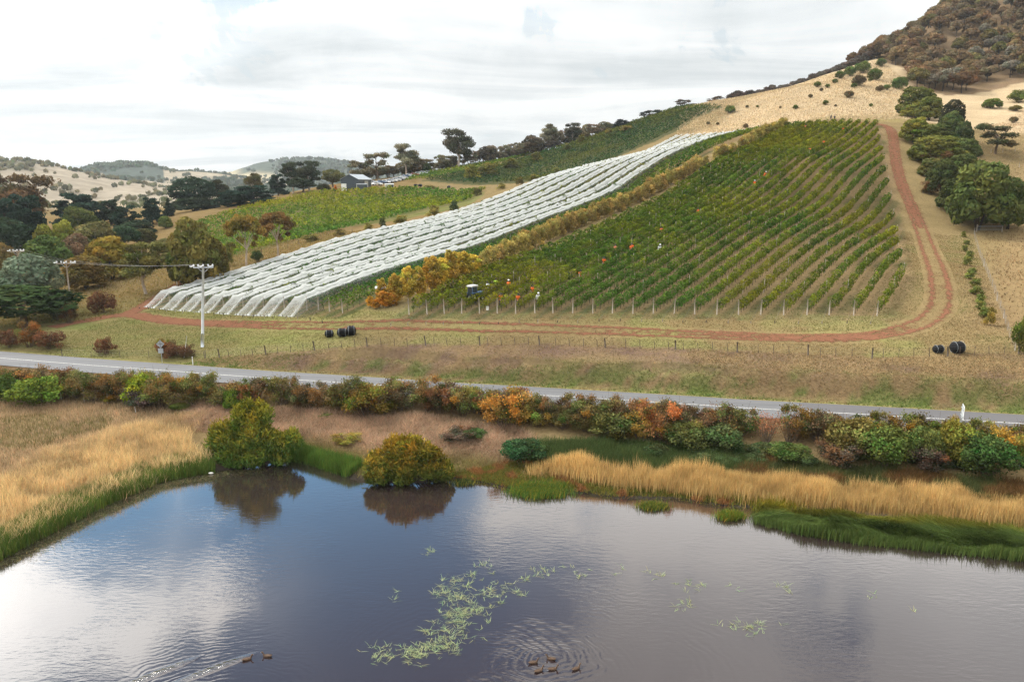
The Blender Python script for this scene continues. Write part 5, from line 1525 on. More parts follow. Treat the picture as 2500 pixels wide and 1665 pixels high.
# ------------------------------------------------------------------ the two feathery shrubs that lean over the pond
def feathery(name, label, base, lobes, n, color, size=.10):
    """lobes: (dx, dy, z, rx, ry, rz) in metres about the base"""
    t_ = thing(name, label, 'shrub', base)
    C = []
    mb = MB()
    for (a, b, zz, rx, ry, rz_) in lobes:
        for i in range(16):
            d = unit(rng.normal(size=3))
            s = rng.uniform(.28, .5) * min(rx, rz_)
            C.append([a + d[0] * rx * .68, b + d[1] * ry * .68, max(.25, zz + d[2] * rz_ * .68), s, s, s * 1.15])
        C.append([a, b, zz, rx * .72, ry * .72, rz_ * .72])
        limb(mb, (a * .3, b * .3, -.3), (a, b, zz), .09, .03, .05, 5, 5)
        for j in range(3):
            limb(mb, (a * .3, b * .3, -.2), (a + rng.normal() * rx * .4, b + rng.normal() * ry * .4, zz + rz_ * .3), .05, .015, .05, 4, 5)
    P, N, k = clump_points(C, n, .45, 1.0, .66, .5)
    ok = P[:, 2] > .05
    P, N, k = P[ok], N[ok], k[ok]
    al = unit(N * np.array([.9, .9, .5]) + np.array([0, 0, .85]) + rng.normal(size=P.shape) * .35)
    Nn = np.cross(al, rng.normal(size=P.shape))
    Nn = unit(Nn * .6 + N * .5)
    T = tints(k, len(C), .20, .2, .10)
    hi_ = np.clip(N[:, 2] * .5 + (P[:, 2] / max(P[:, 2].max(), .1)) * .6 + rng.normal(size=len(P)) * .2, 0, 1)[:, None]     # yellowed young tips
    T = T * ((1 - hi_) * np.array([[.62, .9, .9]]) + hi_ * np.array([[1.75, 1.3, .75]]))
    obj('stems', mb.mesh('stems', M['dark_bark'], True), t_)
    obj('crown', leaf_mesh('crown', P, Nn, size * rng.uniform(.7, 1.3, len(P)), np.clip(T, .03, 3), 4.2, along=al), t_, color=color)
    return t_
b1 = atz(612, 1138, 0.05)
feathery('pond_shrub', 'tall feathery green shrub with a domed golden top at the pond edge', b1, [(.1, 1.2, 4.1, 1.8, 1.5, 1.95), (-1.2, -.3, .5, 1.2, .8, .6), (2.4, .3, .6, 1.3, .8, .7), (-2.3, .9, 2.3, 1.7, 1.5, 1.5), (.2, .5, 2.2, 1.8, 1.5, 1.7), (-1.6, 0, 1.1, 1.7, 1.2, 1.15), (1.9, .9, 1.7, 1.5, 1.3, 1.45), (3.2, 1.2, 1.9, 1.35, 1.2, 1.2), (-3.6, 1.4, 1.2, 1.0, 1.0, .9), (.6, -.3, .9, 1.3, .9, .9)], 36000, (0.125, 0.138, 0.030))
b2 = atz(990, 1178, 0.05)
feathery('pond_shrub', 'wide rounded feathery shrub with orange tinged tips at the pond edge', b2, [(-.6, .9, 2.3, 1.7, 1.4, 1.4), (.9, .8, 2.2, 1.7, 1.4, 1.35), (-2.0, .4, 1.5, 1.5, 1.2, 1.3), (2.3, .6, 1.4, 1.45, 1.2, 1.25), (0, -.2, 1.1, 1.7, 1.0, 1.1), (-2.2, -.4, .7, 1.3, .8, .75), (3.2, .5, .9, .9, .9, .85), (-.2, 1.0, 3.3, .55, .5, .5)], 32000, (0.155, 0.142, 0.030))

# ------------------------------------------------------------------ grasses and reeds
def sample_poly(P, n, jit=.35):
    P = np.asarray(P, float)
    out = []
    tot = 0
    while tot < n:
        q = np.c_[rng.uniform(P[:, 0].min(), P[:, 0].max(), n), rng.uniform(P[:, 1].min(), P[:, 1].max(), n)]
        q = q[inside(q[:, 0], q[:, 1], P)]
        out.append(q)
        tot += len(q)
    q = np.concatenate(out)[:n]
    return q + rng.normal(size=q.shape) * jit * (.4 + 1.2 * fbm(q[:, 0] * .5, q[:, 1] * .5, 2, 3))[:, None]
def blades(name, label, q, h, w_, T, lean=.25, wind=(0.1, 0.0), zoff=0.0, z=None, bend=0.5, cat=None):
    n = len(q)
    one = name in ('paddock_grass', 'bank_grass', 'hill_grass', 'dry_pasture_grass', 'lane_grass', 'woodland_grass', 'shore_herbs', 'rush_bed', 'drowned_stems')
    z = height(q[:, 0], q[:, 1]) + zoff if z is None else z
    B = np.c_[q, z]
    ang = rng.uniform(0, 2 * math.pi, n)
    side = np.c_[np.cos(ang), np.sin(ang), np.zeros(n)]
    ln = rng.normal(size=(n, 2)) * lean + np.asarray(wind)
    up = np.c_[ln * h[:, None], h]
    mid = B + up * .55 + np.c_[-ln * h[:, None] * bend * .25, np.zeros(n)]
    tip = B + np.c_[ln * h[:, None] * (1 + bend * .3), h * (1 - .1 * np.abs(ln).sum(1))]
    a = side * (w_ * .5)[:, None]
    if one:                                     # short or far grass: one triangle a blade
        V = np.stack([B - a * 1.2, B + a * 1.2, tip], 1).reshape(-1, 3)
        me = make_mesh(name, V, [np.arange(3 * n).reshape(n, 3)], [M['grass']], False, {'tint': np.repeat(T, 3, 0)})
    else:
        V = np.stack([B - a, B + a, mid + a * .8, mid - a * .8, tip], 1).reshape(-1, 3)
        i5 = np.arange(n)[:, None] * 5
        me = make_mesh(name, V, [i5 + np.array([[0, 1, 2, 3]]), i5 + np.array([[3, 2, 4]])], [M['grass']], False, {'tint': np.repeat(T, 5, 0)})
    o_ = obj(name, me, color=(1, 1, 1))
    tag(o_, label, cat, kind='stuff')
    return o_
def gcol(n, base, var=.2, warm=.1, patch=None):
    b = np.clip(1 + rng.normal(size=n) * var, .4, 1.7)
    if patch is not None: b = b * (0.65 + .7 * patch)
    wm = rng.normal(size=n) * warm
    base = np.asarray(base, float)
    base = base[None] if base.ndim == 1 else base
    return np.clip(base * np.c_[b * (1 + wm), b, b * (1 - .8 * np.abs(wm))], .01, .9)
STRAW, TAN, PINK = np.array((0.58, 0.42, 0.215)), np.array((0.40, 0.285, 0.175)), np.array((0.40, 0.27, 0.185))
# left meadow
P = pxpoly([(-140, 965), (0, 965), (200, 985), (400, 1000), (520, 1004), (470, 1045), (455, 1090), (512, 1136), (400, 1162), (250, 1225), (100, 1300), (-30, 1365), (-200, 1420), (-240, 1100)])
q = sample_poly(P, 118000)
s_ = seg_dist(q[:, 0], q[:, 1], pond_poly, True)
nn = fbm(q[:, 0] * .16, q[:, 1] * .22, 3, 41)
n3 = fbm(q[:, 0] * .7, q[:, 1] * .7, 2, 44)
near = sstep(14, 7, s_ + (nn - .5) * 9)
keep = rng.uniform(size=len(q)) < (.40 + .6 * near) * (.45 + 1.1 * n3)
q, s_, nn, near, n3 = q[keep], s_[keep], nn[keep], near[keep], n3[keep]
h = (.22 + .40 * nn + near * (.30 + .75 * n3)) * rng.uniform(.5, 1.3, len(q))
T = gcol(len(q), TAN * (1 - near[:, None]) + STRAW * near[:, None], .22, .08, n3)
gm = (nn < .40) & (near < .4) & (rng.uniform(size=len(q)) < .6)
T[gm] = gcol(gm.sum(), (0.15, 0.13, 0.05), .25, .1)
blades('meadow_grass', 'tall straw coloured meadow grass on the western bank', q, h, rng.uniform(.02, .045, len(q)), T, .22, (.06, -.02))
# green fringe along the western shore
def fringe(i0, i1, n, d0, d1, hh, base, label, lean=.12):
    L, _ = resample(np.array(pond)[i0:i1], .25)
    k = rng.integers(0, len(L), n)
    Tn = np.gradient(L, axis=0)
    Tn /= np.linalg.norm(Tn, axis=1, keepdims=True)
    No = np.c_[-Tn[:, 1], Tn[:, 0]]
    d = rng.uniform(d0, d1, n) * (.7 + .6 * vnoise(k * .12, k * 0, 4))
    q = L[k] + No[k] * d[:, None] + rng.normal(size=(n, 2)) * .1
    hv = hh * rng.uniform(.6, 1.15, n)
    blades('shore_rushes', label, q, hv, rng.uniform(.02, .04, n), gcol(n, base, .25, .18, fbm(q[:, 0] * .8, q[:, 1] * .8, 2, 51)), lean, (.02, -.05), z=np.maximum(height(q[:, 0], q[:, 1]), -.05))
fringe(0, 5, 34000, -.15, 2.3, .95, (0.11, 0.155, 0.034), 'green rushes fringing the western shore of the pond')
fringe(6, 9, 9000, -.1, 1.6, 1.0, (0.09, 0.14, 0.028), 'green rushes on the shore between the two pond shrubs')
# pinkish dead grass behind and between the pond shrubs
P = pxpoly([(440, 992), (600, 996), (800, 1006), (1000, 1014), (1270, 1046), (1310, 1090), (1220, 1135), (1140, 1145), (1100, 1160), (1060, 1165), (880, 1160), (760, 1110), (690, 1070), (560, 1060), (470, 1050)])
q = sample_poly(P, 60000)
n3 = fbm(q[:, 0] * .6, q[:, 1] * .6, 2, 61)
s_ = seg_dist(q[:, 0], q[:, 1], pond_poly, True)
low = sstep(5, 2, s_)
h = (.35 + .55 * n3) * rng.uniform(.6, 1.2, len(q)) * (1 - .5 * low)
T = gcol(len(q), PINK * (1 - low[:, None]) + np.array((0.2, 0.17, 0.06)) * low[:, None], .25, .1, n3)
blades('dead_grass', 'pinkish tangled dead grass behind the pond shrubs', q, h, rng.uniform(.02, .045, len(q)), T, .5, (.15, -.1))
# olive herbs above the bare mud
P = pxpoly([(1080, 1160), (1240, 1130), (1400, 1150), (1600, 1185), (1780, 1210), (1850, 1232), (1780, 1236), (1640, 1212), (1500, 1208), (1400, 1196), (1260, 1188), (1150, 1172)])
q = sample_poly(P, 26000)
n3 = fbm(q[:, 0] * .9, q[:, 1] * .9, 2, 71)
T = gcol(len(q), (0.15, 0.14, 0.035), .3, .22, n3)
rd = n3 > .62
T[rd] = gcol(rd.sum(), (0.26, 0.13, 0.05), .25, .1)
blades('shore_herbs', 'low olive and rusty herbs along the muddy northern shore', q, (.12 + .3 * n3) * rng.uniform(.6, 1.3, len(q)), rng.uniform(.03, .07, len(q)), T, .5)
# golden reed belt
P = pxpoly([(1290, 1166), (1400, 1168), (1500, 1190), (1640, 1198), (1760, 1216), (1900, 1228), (2050, 1242), (2300, 1266), (2520, 1290), (2700, 1310), (2700, 1255), (2520, 1238), (2300, 1216), (2050, 1198), (1900, 1188), (1700, 1166), (1500, 1158), (1400, 1132), (1320, 1140)])
q = sample_poly(P, 68000)
n3 = fbm(q[:, 0] * .5, q[:, 1] * .5, 3, 81)
dns = np.clip(.25 + 1.5 * (n3 - .3) + sstep(5, 16, q[:, 0]) * .6, .05, 1)
kp = rng.uniform(size=len(q)) < dns
q, n3 = q[kp], n3[kp]
h = (.35 + 1.9 * n3 * (.45 + .55 * sstep(0, 14, q[:, 0]))) * rng.uniform(.65, 1.2, len(q))
blades('golden_reed', 'golden dry reed belt along the northern shore', q, h, rng.uniform(.018, .036, len(q)), gcol(len(q), (0.55, 0.385, 0.15), .2, .07, n3), .10, (.02, 0))
# dark green rush beds behind the reeds
P = pxpoly([(1235, 1112), (1300, 1086), (1480, 1080), (1700, 1100), (1860, 1120), (1840, 1158), (1600, 1150), (1400, 1124), (1300, 1128)])
q = sample_poly(P, 36000)
n3 = fbm(q[:, 0] * .5, q[:, 1] * .5, 3, 91)
blades('rush_bed', 'dark green rush bed below the hedge', q, (.55 + .5 * n3) * rng.uniform(.6, 1.15, len(q)), rng.uniform(.03, .055, len(q)), gcol(len(q), (0.075, 0.105, 0.036), .25, .12, n3), .3, (.12, -.06))
P = pxpoly([(1840, 1125), (2100, 1148), (2450, 1182), (2600, 1205), (2600, 1245), (2300, 1216), (2050, 1196), (1900, 1186), (1780, 1176)])
q = sample_poly(P, 40000)
n3 = fbm(q[:, 0] * .35, q[:, 1] * .5, 3, 95)
T = gcol(len(q), (0.080, 0.092, 0.034), .25, .12, n3)
rd = n3 > .55
T[rd] = gcol(rd.sum(), (0.15, 0.085, 0.035), .3, .12)
blades('rush_bed', 'dark green and rusty growth between hedge and golden reeds', q, (.5 + .55 * n3) * rng.uniform(.6, 1.15, len(q)), rng.uniform(.035, .06, len(q)), T, .35, (.1, -.05))
# the bed of green sedge standing in the water, combed over by the wind
fr_ = [atz(a, b, 0)[:2] for a, b in [(1846, 1278), (1938, 1301), (2020, 1315), (2107, 1327), (2277, 1345), (2400, 1357), (2520, 1370), (2720, 1390)]]
bk_ = [atz(a, b, 0)[:2] for a, b in [(2720, 1318), (2500, 1296), (2350, 1284), (2200, 1272), (2050, 1258), (1920, 1246), (1850, 1240)]]
P = np.array(fr_ + bk_)
q = sample_poly(P, 56000, .22)
n3 = fbm(q[:, 0] * .35, q[:, 1] * .35, 3, 101)
dfr = seg_dist(q[:, 0], q[:, 1], fr_)
ang = fbm(q[:, 0] * .16, q[:, 1] * .16, 2, 104) * 7.0
sw = sstep(.3, 1.3, dfr) * (.5 + 1.1 * n3)
wd = np.c_[np.cos(ang) * sw + .15 * sw, np.sin(ang) * sw * .6 - .1]
bk_d = sstep(1.6, .4, seg_dist(q[:, 0], q[:, 1], bk_))
T = gcol(len(q), np.array((0.085, 0.125, 0.034))[None] * (1 - bk_d[:, None]) + np.array((0.17, 0.17, 0.03))[None] * bk_d[:, None], .25, .1, .3 + .6 * n3)
blades('green_sedge', 'wind combed bed of deep green sedge standing in the pond', q, (.30 + 1.15 * fbm(q[:, 0] * .6, q[:, 1] * .6, 3, 108)) * rng.uniform(.6, 1.15, len(q)), rng.uniform(.025, .045, len(q)), T, .10, wd, z=np.full(len(q), -.05), bend=.8)
def tuft(px, py, rad, n, base, label, hh=.6):
    c_ = atz(px, py, 0)[:2]
    q = c_[None] + rng.normal(size=(n, 2)) * np.array([rad, rad * .55]) * .55
    T = gcol(n, base, .25, .2)
    T[: n // 4] = gcol(n // 4, (0.26, 0.20, 0.03), .2, .1)
    blades('sedge_tuft', label, q, hh * rng.uniform(.6, 1.15, n), rng.uniform(.02, .04, n), T, .28, z=np.maximum(height(q[:, 0], q[:, 1]), -.02))
tuft(1320, 1203, 1.9, 4200, (0.08, 0.14, 0.03), 'long green sedge tuft on the edge of the muddy shore')
tuft(1290, 1200, 1.2, 1500, (0.08, 0.14, 0.03), 'smaller green sedge tuft at the muddy shore')
tuft(1592, 1238, .95, 1500, (0.085, 0.13, 0.03), 'round sedge tuft standing in the shallows', .45)
tuft(1782, 1263, .85, 1600, (0.10, 0.16, 0.025), 'bright green sedge tuft in front of the reed belt')
tuft(1800, 1222, 1.1, 1500, (0.14, 0.16, 0.025), 'yellow green sedge tuft on the mud bank')
tuft(1900, 1238, 1.6, 2400, (0.20, 0.17, 0.025), 'golden green sedge behind the deep green bed')
tuft(1130, 1180, .9, 700, (0.05, 0.08, 0.03), 'dark little sedge tuft beside the rounded pond shrub', .4)
rf_g = [ground(2376, 575)]
# grass on the paddocks: short tufts over the sheet so that its surface breaks up
P = np.vstack([fence_w[:, :2], [(66, 100), rf_g[0][:2], R_BOUND[1] + np.array([2, 2]), R_BOUND[0] + np.array([1, 0]), v2[:2], v0[:2], nR[:2], nL[:2] + np.array([2, -2]), (-64, 112), (-66, 99)]])
q = sample_poly(P, 90000)
dt_ = np.minimum(seg_dist(q[:, 0], q[:, 1], tp[::3]), seg_dist(q[:, 0], q[:, 1], tp2[::3]))
q = q[(dt_ > 2.1) | (rng.uniform(size=len(q)) < .08)]
n1 = fbm(q[:, 0] * .12, q[:, 1] * .12, 4, 1)
gk = np.clip(sstep(-8, -38, q[:, 0]) + sstep(.48, .62, n1), 0, 1)[:, None]
T = gcol(len(q), np.array((0.22, 0.16, 0.072))[None] * (1 - gk * .75) + np.array((0.13, 0.15, 0.045))[None] * gk * .75, .25, .1)
blades('paddock_grass', 'short olive and straw pasture grass in the roadside paddock', q, rng.uniform(.05, .16, len(q)), rng.uniform(.05, .11, len(q)), T, .6)
P = np.vstack([fence_w[2:, :2], road_c[(road_c[:, 0] > -42) & (road_c[:, 0] < 62)][::-1, :2] + np.array([0, 3.2])])
q = sample_poly(P, 52000)
n1 = fbm(q[:, 0] * .5, q[:, 1] * .5, 3, 5)
dr_ = seg_dist(q[:, 0], q[:, 1], road_c[::4])
kp = (rng.uniform(size=len(q)) < np.where((dr_ > 6.5) & (q[:, 0] < 20), .35, 1)) & (dr_ > ROADW + .35)
q, n1, dr_ = q[kp], n1[kp], dr_[kp]
gk = (sstep(8.5, 4.2, dr_) * sstep(.43, .56, vergef(q[:, 0], q[:, 1])))[:, None]
T = gcol(len(q), np.array((0.225, 0.152, 0.08))[None] * (1 - gk) + np.array((0.11, 0.145, 0.04))[None] * gk, .25, .1)
blades('bank_grass', 'short brown and green grass on the roadside bank', q, rng.uniform(.06, .2, len(q)) * (1 + gk[:, 0] * .6), rng.uniform(.04, .1, len(q)), T, .6)
# dry grass on the hillside
P = np.array([N_BOUND[1] + DV * 3, N_BOUND[0] + DV * 3, T_BOUND[1] + DV * 8, T_BOUND[0] + DV * 12, at(2230, 280, 250)[:2], at(2240, 215, 330)[:2], at(2150, 150, 398)[:2], at(1900, 222, 392)[:2], at(1660, 268, 392)[:2]])
q = sample_poly(P, 60000)
n3 = fbm(q[:, 0] * .15, q[:, 1] * .15, 3, 121)
q, n3 = q[rng.uniform(size=len(q)) < .3 + n3], n3[:0]
n3 = fbm(q[:, 0] * .15, q[:, 1] * .15, 3, 121)
blades('hill_grass', 'pale dry grass covering the hillside above the vines', q, rng.uniform(.25, .7, len(q)), rng.uniform(.12, .3, len(q)), gcol(len(q), (0.455, 0.35, 0.215), .2, .06, n3), .4)
P = np.array([at(2392, 575, 149)[:2], at(2478, 850, 81)[:2], (75, 84), (150, 130), (200, 250), at(2500, 260, 290)[:2], at(2400, 300, 240)[:2], at(2360, 420, 190)[:2]])
q = sample_poly(P, 36000)
n3 = fbm(q[:, 0] * .3, q[:, 1] * .3, 3, 125)
up_ = sstep(165, 220, q[:, 1])[:, None]
T = gcol(len(q), np.array((0.24, 0.165, 0.082))[None] * (1 - up_) + np.array((0.43, 0.32, 0.195))[None] * up_, .22, .08, n3)
blades('dry_pasture_grass', 'dry brown grass in the field right of the wire fence', q, rng.uniform(.12, .45, len(q)), rng.uniform(.06, .2, len(q)), T, .5)
# grass in the vineyard lanes
q = sample_poly(vine_poly, 46000)
qs = np.array([rowq(*p[:2]) for p in vine_start])
dq = np.abs(rowq(q[:, 0], q[:, 1])[:, None] - qs[None]).min(1)
q = q[dq > .35]
n3 = fbm(q[:, 0] * .2, q[:, 1] * .2, 3, 131)[:, None]
T = gcol(len(q), np.array((0.085, 0.105, 0.036))[None] * (1 - n3 * .8) + np.array((0.24, 0.165, 0.08))[None] * n3 * .8, .25, .1)  # green kept dark too: shade of the lanes put into the blade colour
blades('lane_grass', 'green and straw grass in the lanes between the vines', q, rng.uniform(.06, .22, len(q)), rng.uniform(.06, .14, len(q)), T, .5)
# leaf litter and long weeds under the western woods
q = sample_poly(np.array([(-110, 112), (-66, 114), (-62, 128), (-46, 156), (-30, 185), (-50, 200), (-110, 170)]), 30000)
n3 = fbm(q[:, 0] * .2, q[:, 1] * .2, 3, 135)[:, None]
blades('woodland_grass', 'brown and olive grass under the western trees', q, rng.uniform(.15, .5, len(q)), rng.uniform(.06, .16, len(q)), gcol(len(q), np.array((0.22, 0.13, 0.055))[None] * (1 - n3 * .7) + np.array((0.13, 0.13, 0.04))[None] * n3 * .7, .25, .12), .4)
# leaves of floating water weed
def weeds(label, pts, n):
    pts = np.array([atz(a, b, 0)[:2] for a, b, _ in pts]), [c for _, _, c in pts]
    k = rng.choice(len(pts[1]), size=n, p=np.array(pts[1]) / sum(pts[1]))
    nc = n // 4 + 1
    cc = pts[0][rng.choice(len(pts[1]), size=nc, p=np.array(pts[1]) / sum(pts[1]))] + rng.normal(size=(nc, 2)) * .42
    ca = rng.normal(size=nc) * .7 + .5
    j = rng.integers(0, nc, n)
    q = cc[j] + rng.normal(size=(n, 2)) * .07
    ang = ca[j] + rng.normal(size=n) * .6
    L_ = rng.uniform(.18, .52, n)
    d = np.c_[np.cos(ang) * rng.choice([-1, 1], n), np.sin(ang)]
    sd_ = np.c_[-d[:, 1], d[:, 0]] * .009
    lift = np.where(rng.uniform(size=n) < .35, rng.uniform(.05, .25, n), .012)
    a = np.c_[q, np.full(n, .008)]
    m = np.c_[q + d * (L_ * .55)[:, None], .012 + lift * .7]
    e = np.c_[q + d * L_[:, None], .012 + lift]
    s3 = np.c_[sd_, np.zeros(n)]
    V = np.stack([a - s3, a + s3, m + s3, m - s3, e], 1).reshape(-1, 3)
    i5 = np.arange(n)[:, None] * 5
    T = gcol(n, (0.25, 0.28, 0.15), .28, .14)
    o_ = obj('floating_weed', make_mesh('floating_weed', V, [i5 + np.array([[0, 1, 2, 3]]), i5 + np.array([[3, 2, 4]])], [M['grass']], False, {'tint': np.repeat(T, 5, 0)}), color=(1, 1, 1))
    tag(o_, label, kind='stuff')
weeds('pale green strap leaves floating in a long drift on the pond', [(905, 1602, .6), (950, 1600, 1), (1000, 1595, 1.6), (1040, 1588, 2), (1080, 1580, 1.8), (1110, 1570, 1), (1060, 1545, 1.4), (1090, 1555, 1), (1125, 1520, 1.2), (1100, 1500, 1.3), (1140, 1490, 1.4), (1160, 1470, 1), (1110, 1460, 1.4), (1080, 1445, .8), (1130, 1430, 1.4), (1110, 1415, 1), (1160, 1400, .7), (1190, 1450, .7), (1210, 1470, .7), (1230, 1430, .7), (1250, 1450, .6), (1180, 1510, .8), (1170, 1540, .5)], 1300)
weeds('sparse floating leaves scattered over the cloudy side of the pond', [(1050, 1340, .6), (1040, 1345, .4), (1170, 1385, .9), (1290, 1410, 1), (1330, 1395, .8), (1390, 1390, .5), (1420, 1400, .8), (1520, 1400, .5), (1605, 1405, .7), (1690, 1425, 1.2), (1720, 1430, .8), (1790, 1430, .4), (1920, 1440, .5), (1680, 1475, .5), (1885, 1473, .4), (2130, 1460, .5), (1790, 1525, .9), (1830, 1532, 1.2), (1875, 1530, .5), (2240, 1480, .2), (970, 1448, .3), (978, 1462, .3)], 420)
L, _ = resample(np.array(pond)[0:6], .3)                      # drowned stems along the western shore
k = rng.integers(0, len(L), 3000)
q = L[k] + rng.normal(size=(3000, 2)) * np.array([.8, .4]) + np.array([.7, -.6])
blades('drowned_stems', 'tangle of dead stems lying in the water along the western shore', q, rng.uniform(.03, .12, len(q)), rng.uniform(.02, .03, len(q)), gcol(len(q), (0.13, 0.12, 0.06), .3, .15), 3.0, z=np.full(len(q), .005))
# fallen twigs and scum by the tall shrub
# ------------------------------------------------------------------ far hills across the valley
def hill(label, prof, Yd, foot, zone, seed, depth=.42):
    P = np.array(prof, float)
    px = np.linspace(P[0, 0], P[-1, 0], 150)
    ty = np.interp(px, P[:, 0], P[:, 1]) + (fbm(px * .03, px * 0, 3, seed) - .5) * 5
    ridge = np.array([at(a, b, Yd) for a, b in zip(px, ty)])
    rows_, cols = [], []
    for f in np.r_[np.linspace(0, 1, 26), 1.12, 1.35]:
        sc_ = (1 - depth) + depth * f
        k = f if f <= 1 else 1
        prof_z = foot + (ridge[:, 2] - foot) * (sstep(0, 1, k) * .55 + k * .45) - (0 if f <= 1 else (f - 1) * 120)
        X_, Y_ = ridge[:, 0] * sc_, ridge[:, 1] * sc_
        nz = (fbm(X_ * .006, Y_ * .006, 4, seed + 5) - .5) * 26 * math.sin(math.pi * min(k, 1)) ** .7
        rows_.append(np.c_[X_, Y_, np.maximum(prof_z + nz, foot - 6)])
        cols.append(zone(X_, Y_, np.full(len(X_), f), px))
    V = np.array(rows_)
    n, k = V.shape[:2]
    ii = np.arange(n * k).reshape(n, k)
    Q = np.stack([ii[:-1, :-1], ii[:-1, 1:], ii[1:, 1:], ii[1:, :-1]], -1).reshape(-1, 4)
    o_ = obj('hill', make_mesh('hill', V.reshape(-1, 3), [Q], [M['hill']], True, {'zone': np.concatenate(cols)}))
    tag(o_, label, kind='structure')
    return V
def zA(X_, Y_, f, px):
    c_ = np.tile(np.array([[0.34, 0.285, 0.215]]), (len(X_), 1))
    k = sstep(.55, .68, fbm(X_ * .012, Y_ * .02, 4, 201))
    return blend(c_, (0.15, 0.14, 0.09), k * .8)
def zB(X_, Y_, f, px):
    c_ = np.tile(np.array([[0.35, 0.29, 0.21]]), (len(X_), 1))
    k = np.maximum(sstep(.5, .6, fbm(X_ * .006, Y_ * .008, 4, 211)), (px > 250) * (px < 400) * sstep(.3, .55, f))
    return blend(c_, (0.07, 0.09, 0.075), k * .95)
def zC(X_, Y_, f, px):
    c_ = np.tile(np.array([[0.45, 0.37, 0.24]]), (len(X_), 1))
    k = np.maximum(sstep(640, 700, px + (fbm(X_ * .01, Y_ * .01, 3, 221) - .5) * 120), sstep(.55, .7, f + (px - 600) * .002) * sstep(560, 600, px))
    return blend(c_, (0.065, 0.085, 0.07), k * .95)
VA = hill('straw coloured hill dotted with trees across the valley', [(-420, 372), (-200, 383), (0, 391), (60, 395), (120, 402), (165, 413), (220, 427), (300, 440), (380, 455), (470, 468), (560, 474)], 900, 9, zA, 31, .3)
VB = hill('partly wooded bluish hill in the middle distance', [(60, 440), (150, 430), (190, 418), (250, 405), (290, 402), (350, 401), (380, 410), (420, 420), (470, 422), (540, 428), (620, 440), (720, 452)], 1650, 9, zB, 37)
VC = hill('high hazy hill with a pale grassy shoulder in the far distance', [(440, 452), (480, 445), (540, 425), (580, 415), (620, 401), (660, 393), (720, 389), (780, 391), (840, 398), (900, 408), (1000, 422), (1100, 430), (1300, 440), (1500, 448)], 2300, 9, zC, 43)
def far_trees(label, V, n, seed, dens, hh, colr):
    """a far wood that reads as one mass: low crowns of a few faces each"""
    k, m = V.shape[:2]
    i, j = rng.integers(3, 25, n), rng.integers(0, m - 1, n)
    a = rng.uniform(size=(n, 2))
    P = V[i, j] * (1 - a[:, :1]) * (1 - a[:, 1:]) + V[i + 1, j] * a[:, :1] * (1 - a[:, 1:]) + V[i, j + 1] * (1 - a[:, :1]) * a[:, 1:] + V[i + 1, j + 1] * a[:, :1] * a[:, 1:]
    px = project(P)[0]
    ok = dens(P[:, 0], P[:, 1], i / 25.0, px) > rng.uniform(size=n)
    P = P[ok]
    n = len(P)
    s = hh * rng.uniform(.55, 1.25, n)
    D = unit(rng.normal(size=(12, 3)))
    D[:, 2] = D[:, 2] * .6 + .15
    C_ = (P[:, None] + np.array([0, 0, 1.0]) * (s * .35)[:, None, None] + D[None] * (s * .5)[:, None, None] * rng.uniform(.25, 1.1, (n, 12, 1))).reshape(-1, 3)
    T = np.repeat(gcol(n, colr, .25, .1), 12, 0)
    o_ = obj('distant_trees', leaf_mesh('distant_trees', C_, np.tile(D, (n, 1)), np.repeat(s * .66, 12), T, 1.1), color=(1, 1, 1))
    tag(o_, label, kind='stuff')
far_trees('scattered trees on the straw coloured hill across the valley', VA, 2000, 1, lambda x, y, f, px: .06 + .7 * sstep(.5, .65, fbm(x * .012, y * .02, 4, 201)) + .7 * (f > .9), 5.5, (0.15, 0.14, 0.08))
far_trees('woods on the partly wooded bluish hill', VB, 2600, 2, lambda x, y, f, px: .05 + sstep(.5, .6, fbm(x * .006, y * .008, 4, 211)) + .5 * (f > .9), 9, (0.085, 0.10, 0.07))
far_trees('woods on the high hazy hill', VC, 2600, 3, lambda x, y, f, px: .03 + sstep(640, 720, px), 10, (0.08, 0.10, 0.075))
# hedgerows and trees on the valley floor
n = 420
q = np.c_[rng.uniform(-520, -60, n), rng.uniform(430, 640, n)]
q = q[fbm(q[:, 0] * .02, q[:, 1] * .03, 3, 241) > .52]
D = unit(rng.normal(size=(14, 3))); D[:, 2] = np.abs(D[:, 2])
s = rng.uniform(3, 7, len(q))
C_ = (np.c_[q, height(q[:, 0], q[:, 1])][:, None] + np.array([0, 0, 1.0]) * (s * .3)[:, None, None] + D[None] * (s * .5)[:, None, None]).reshape(-1, 3)
o = obj('distant_trees', leaf_mesh('distant_trees', C_, np.tile(D, (len(q), 1)), np.repeat(s * .5, 14), np.repeat(gcol(len(q), (0.10, 0.105, 0.05), .25, .1), 14, 0), 1.1), color=(1, 1, 1))
tag(o, 'small scattered trees on the valley floor', kind='stuff')

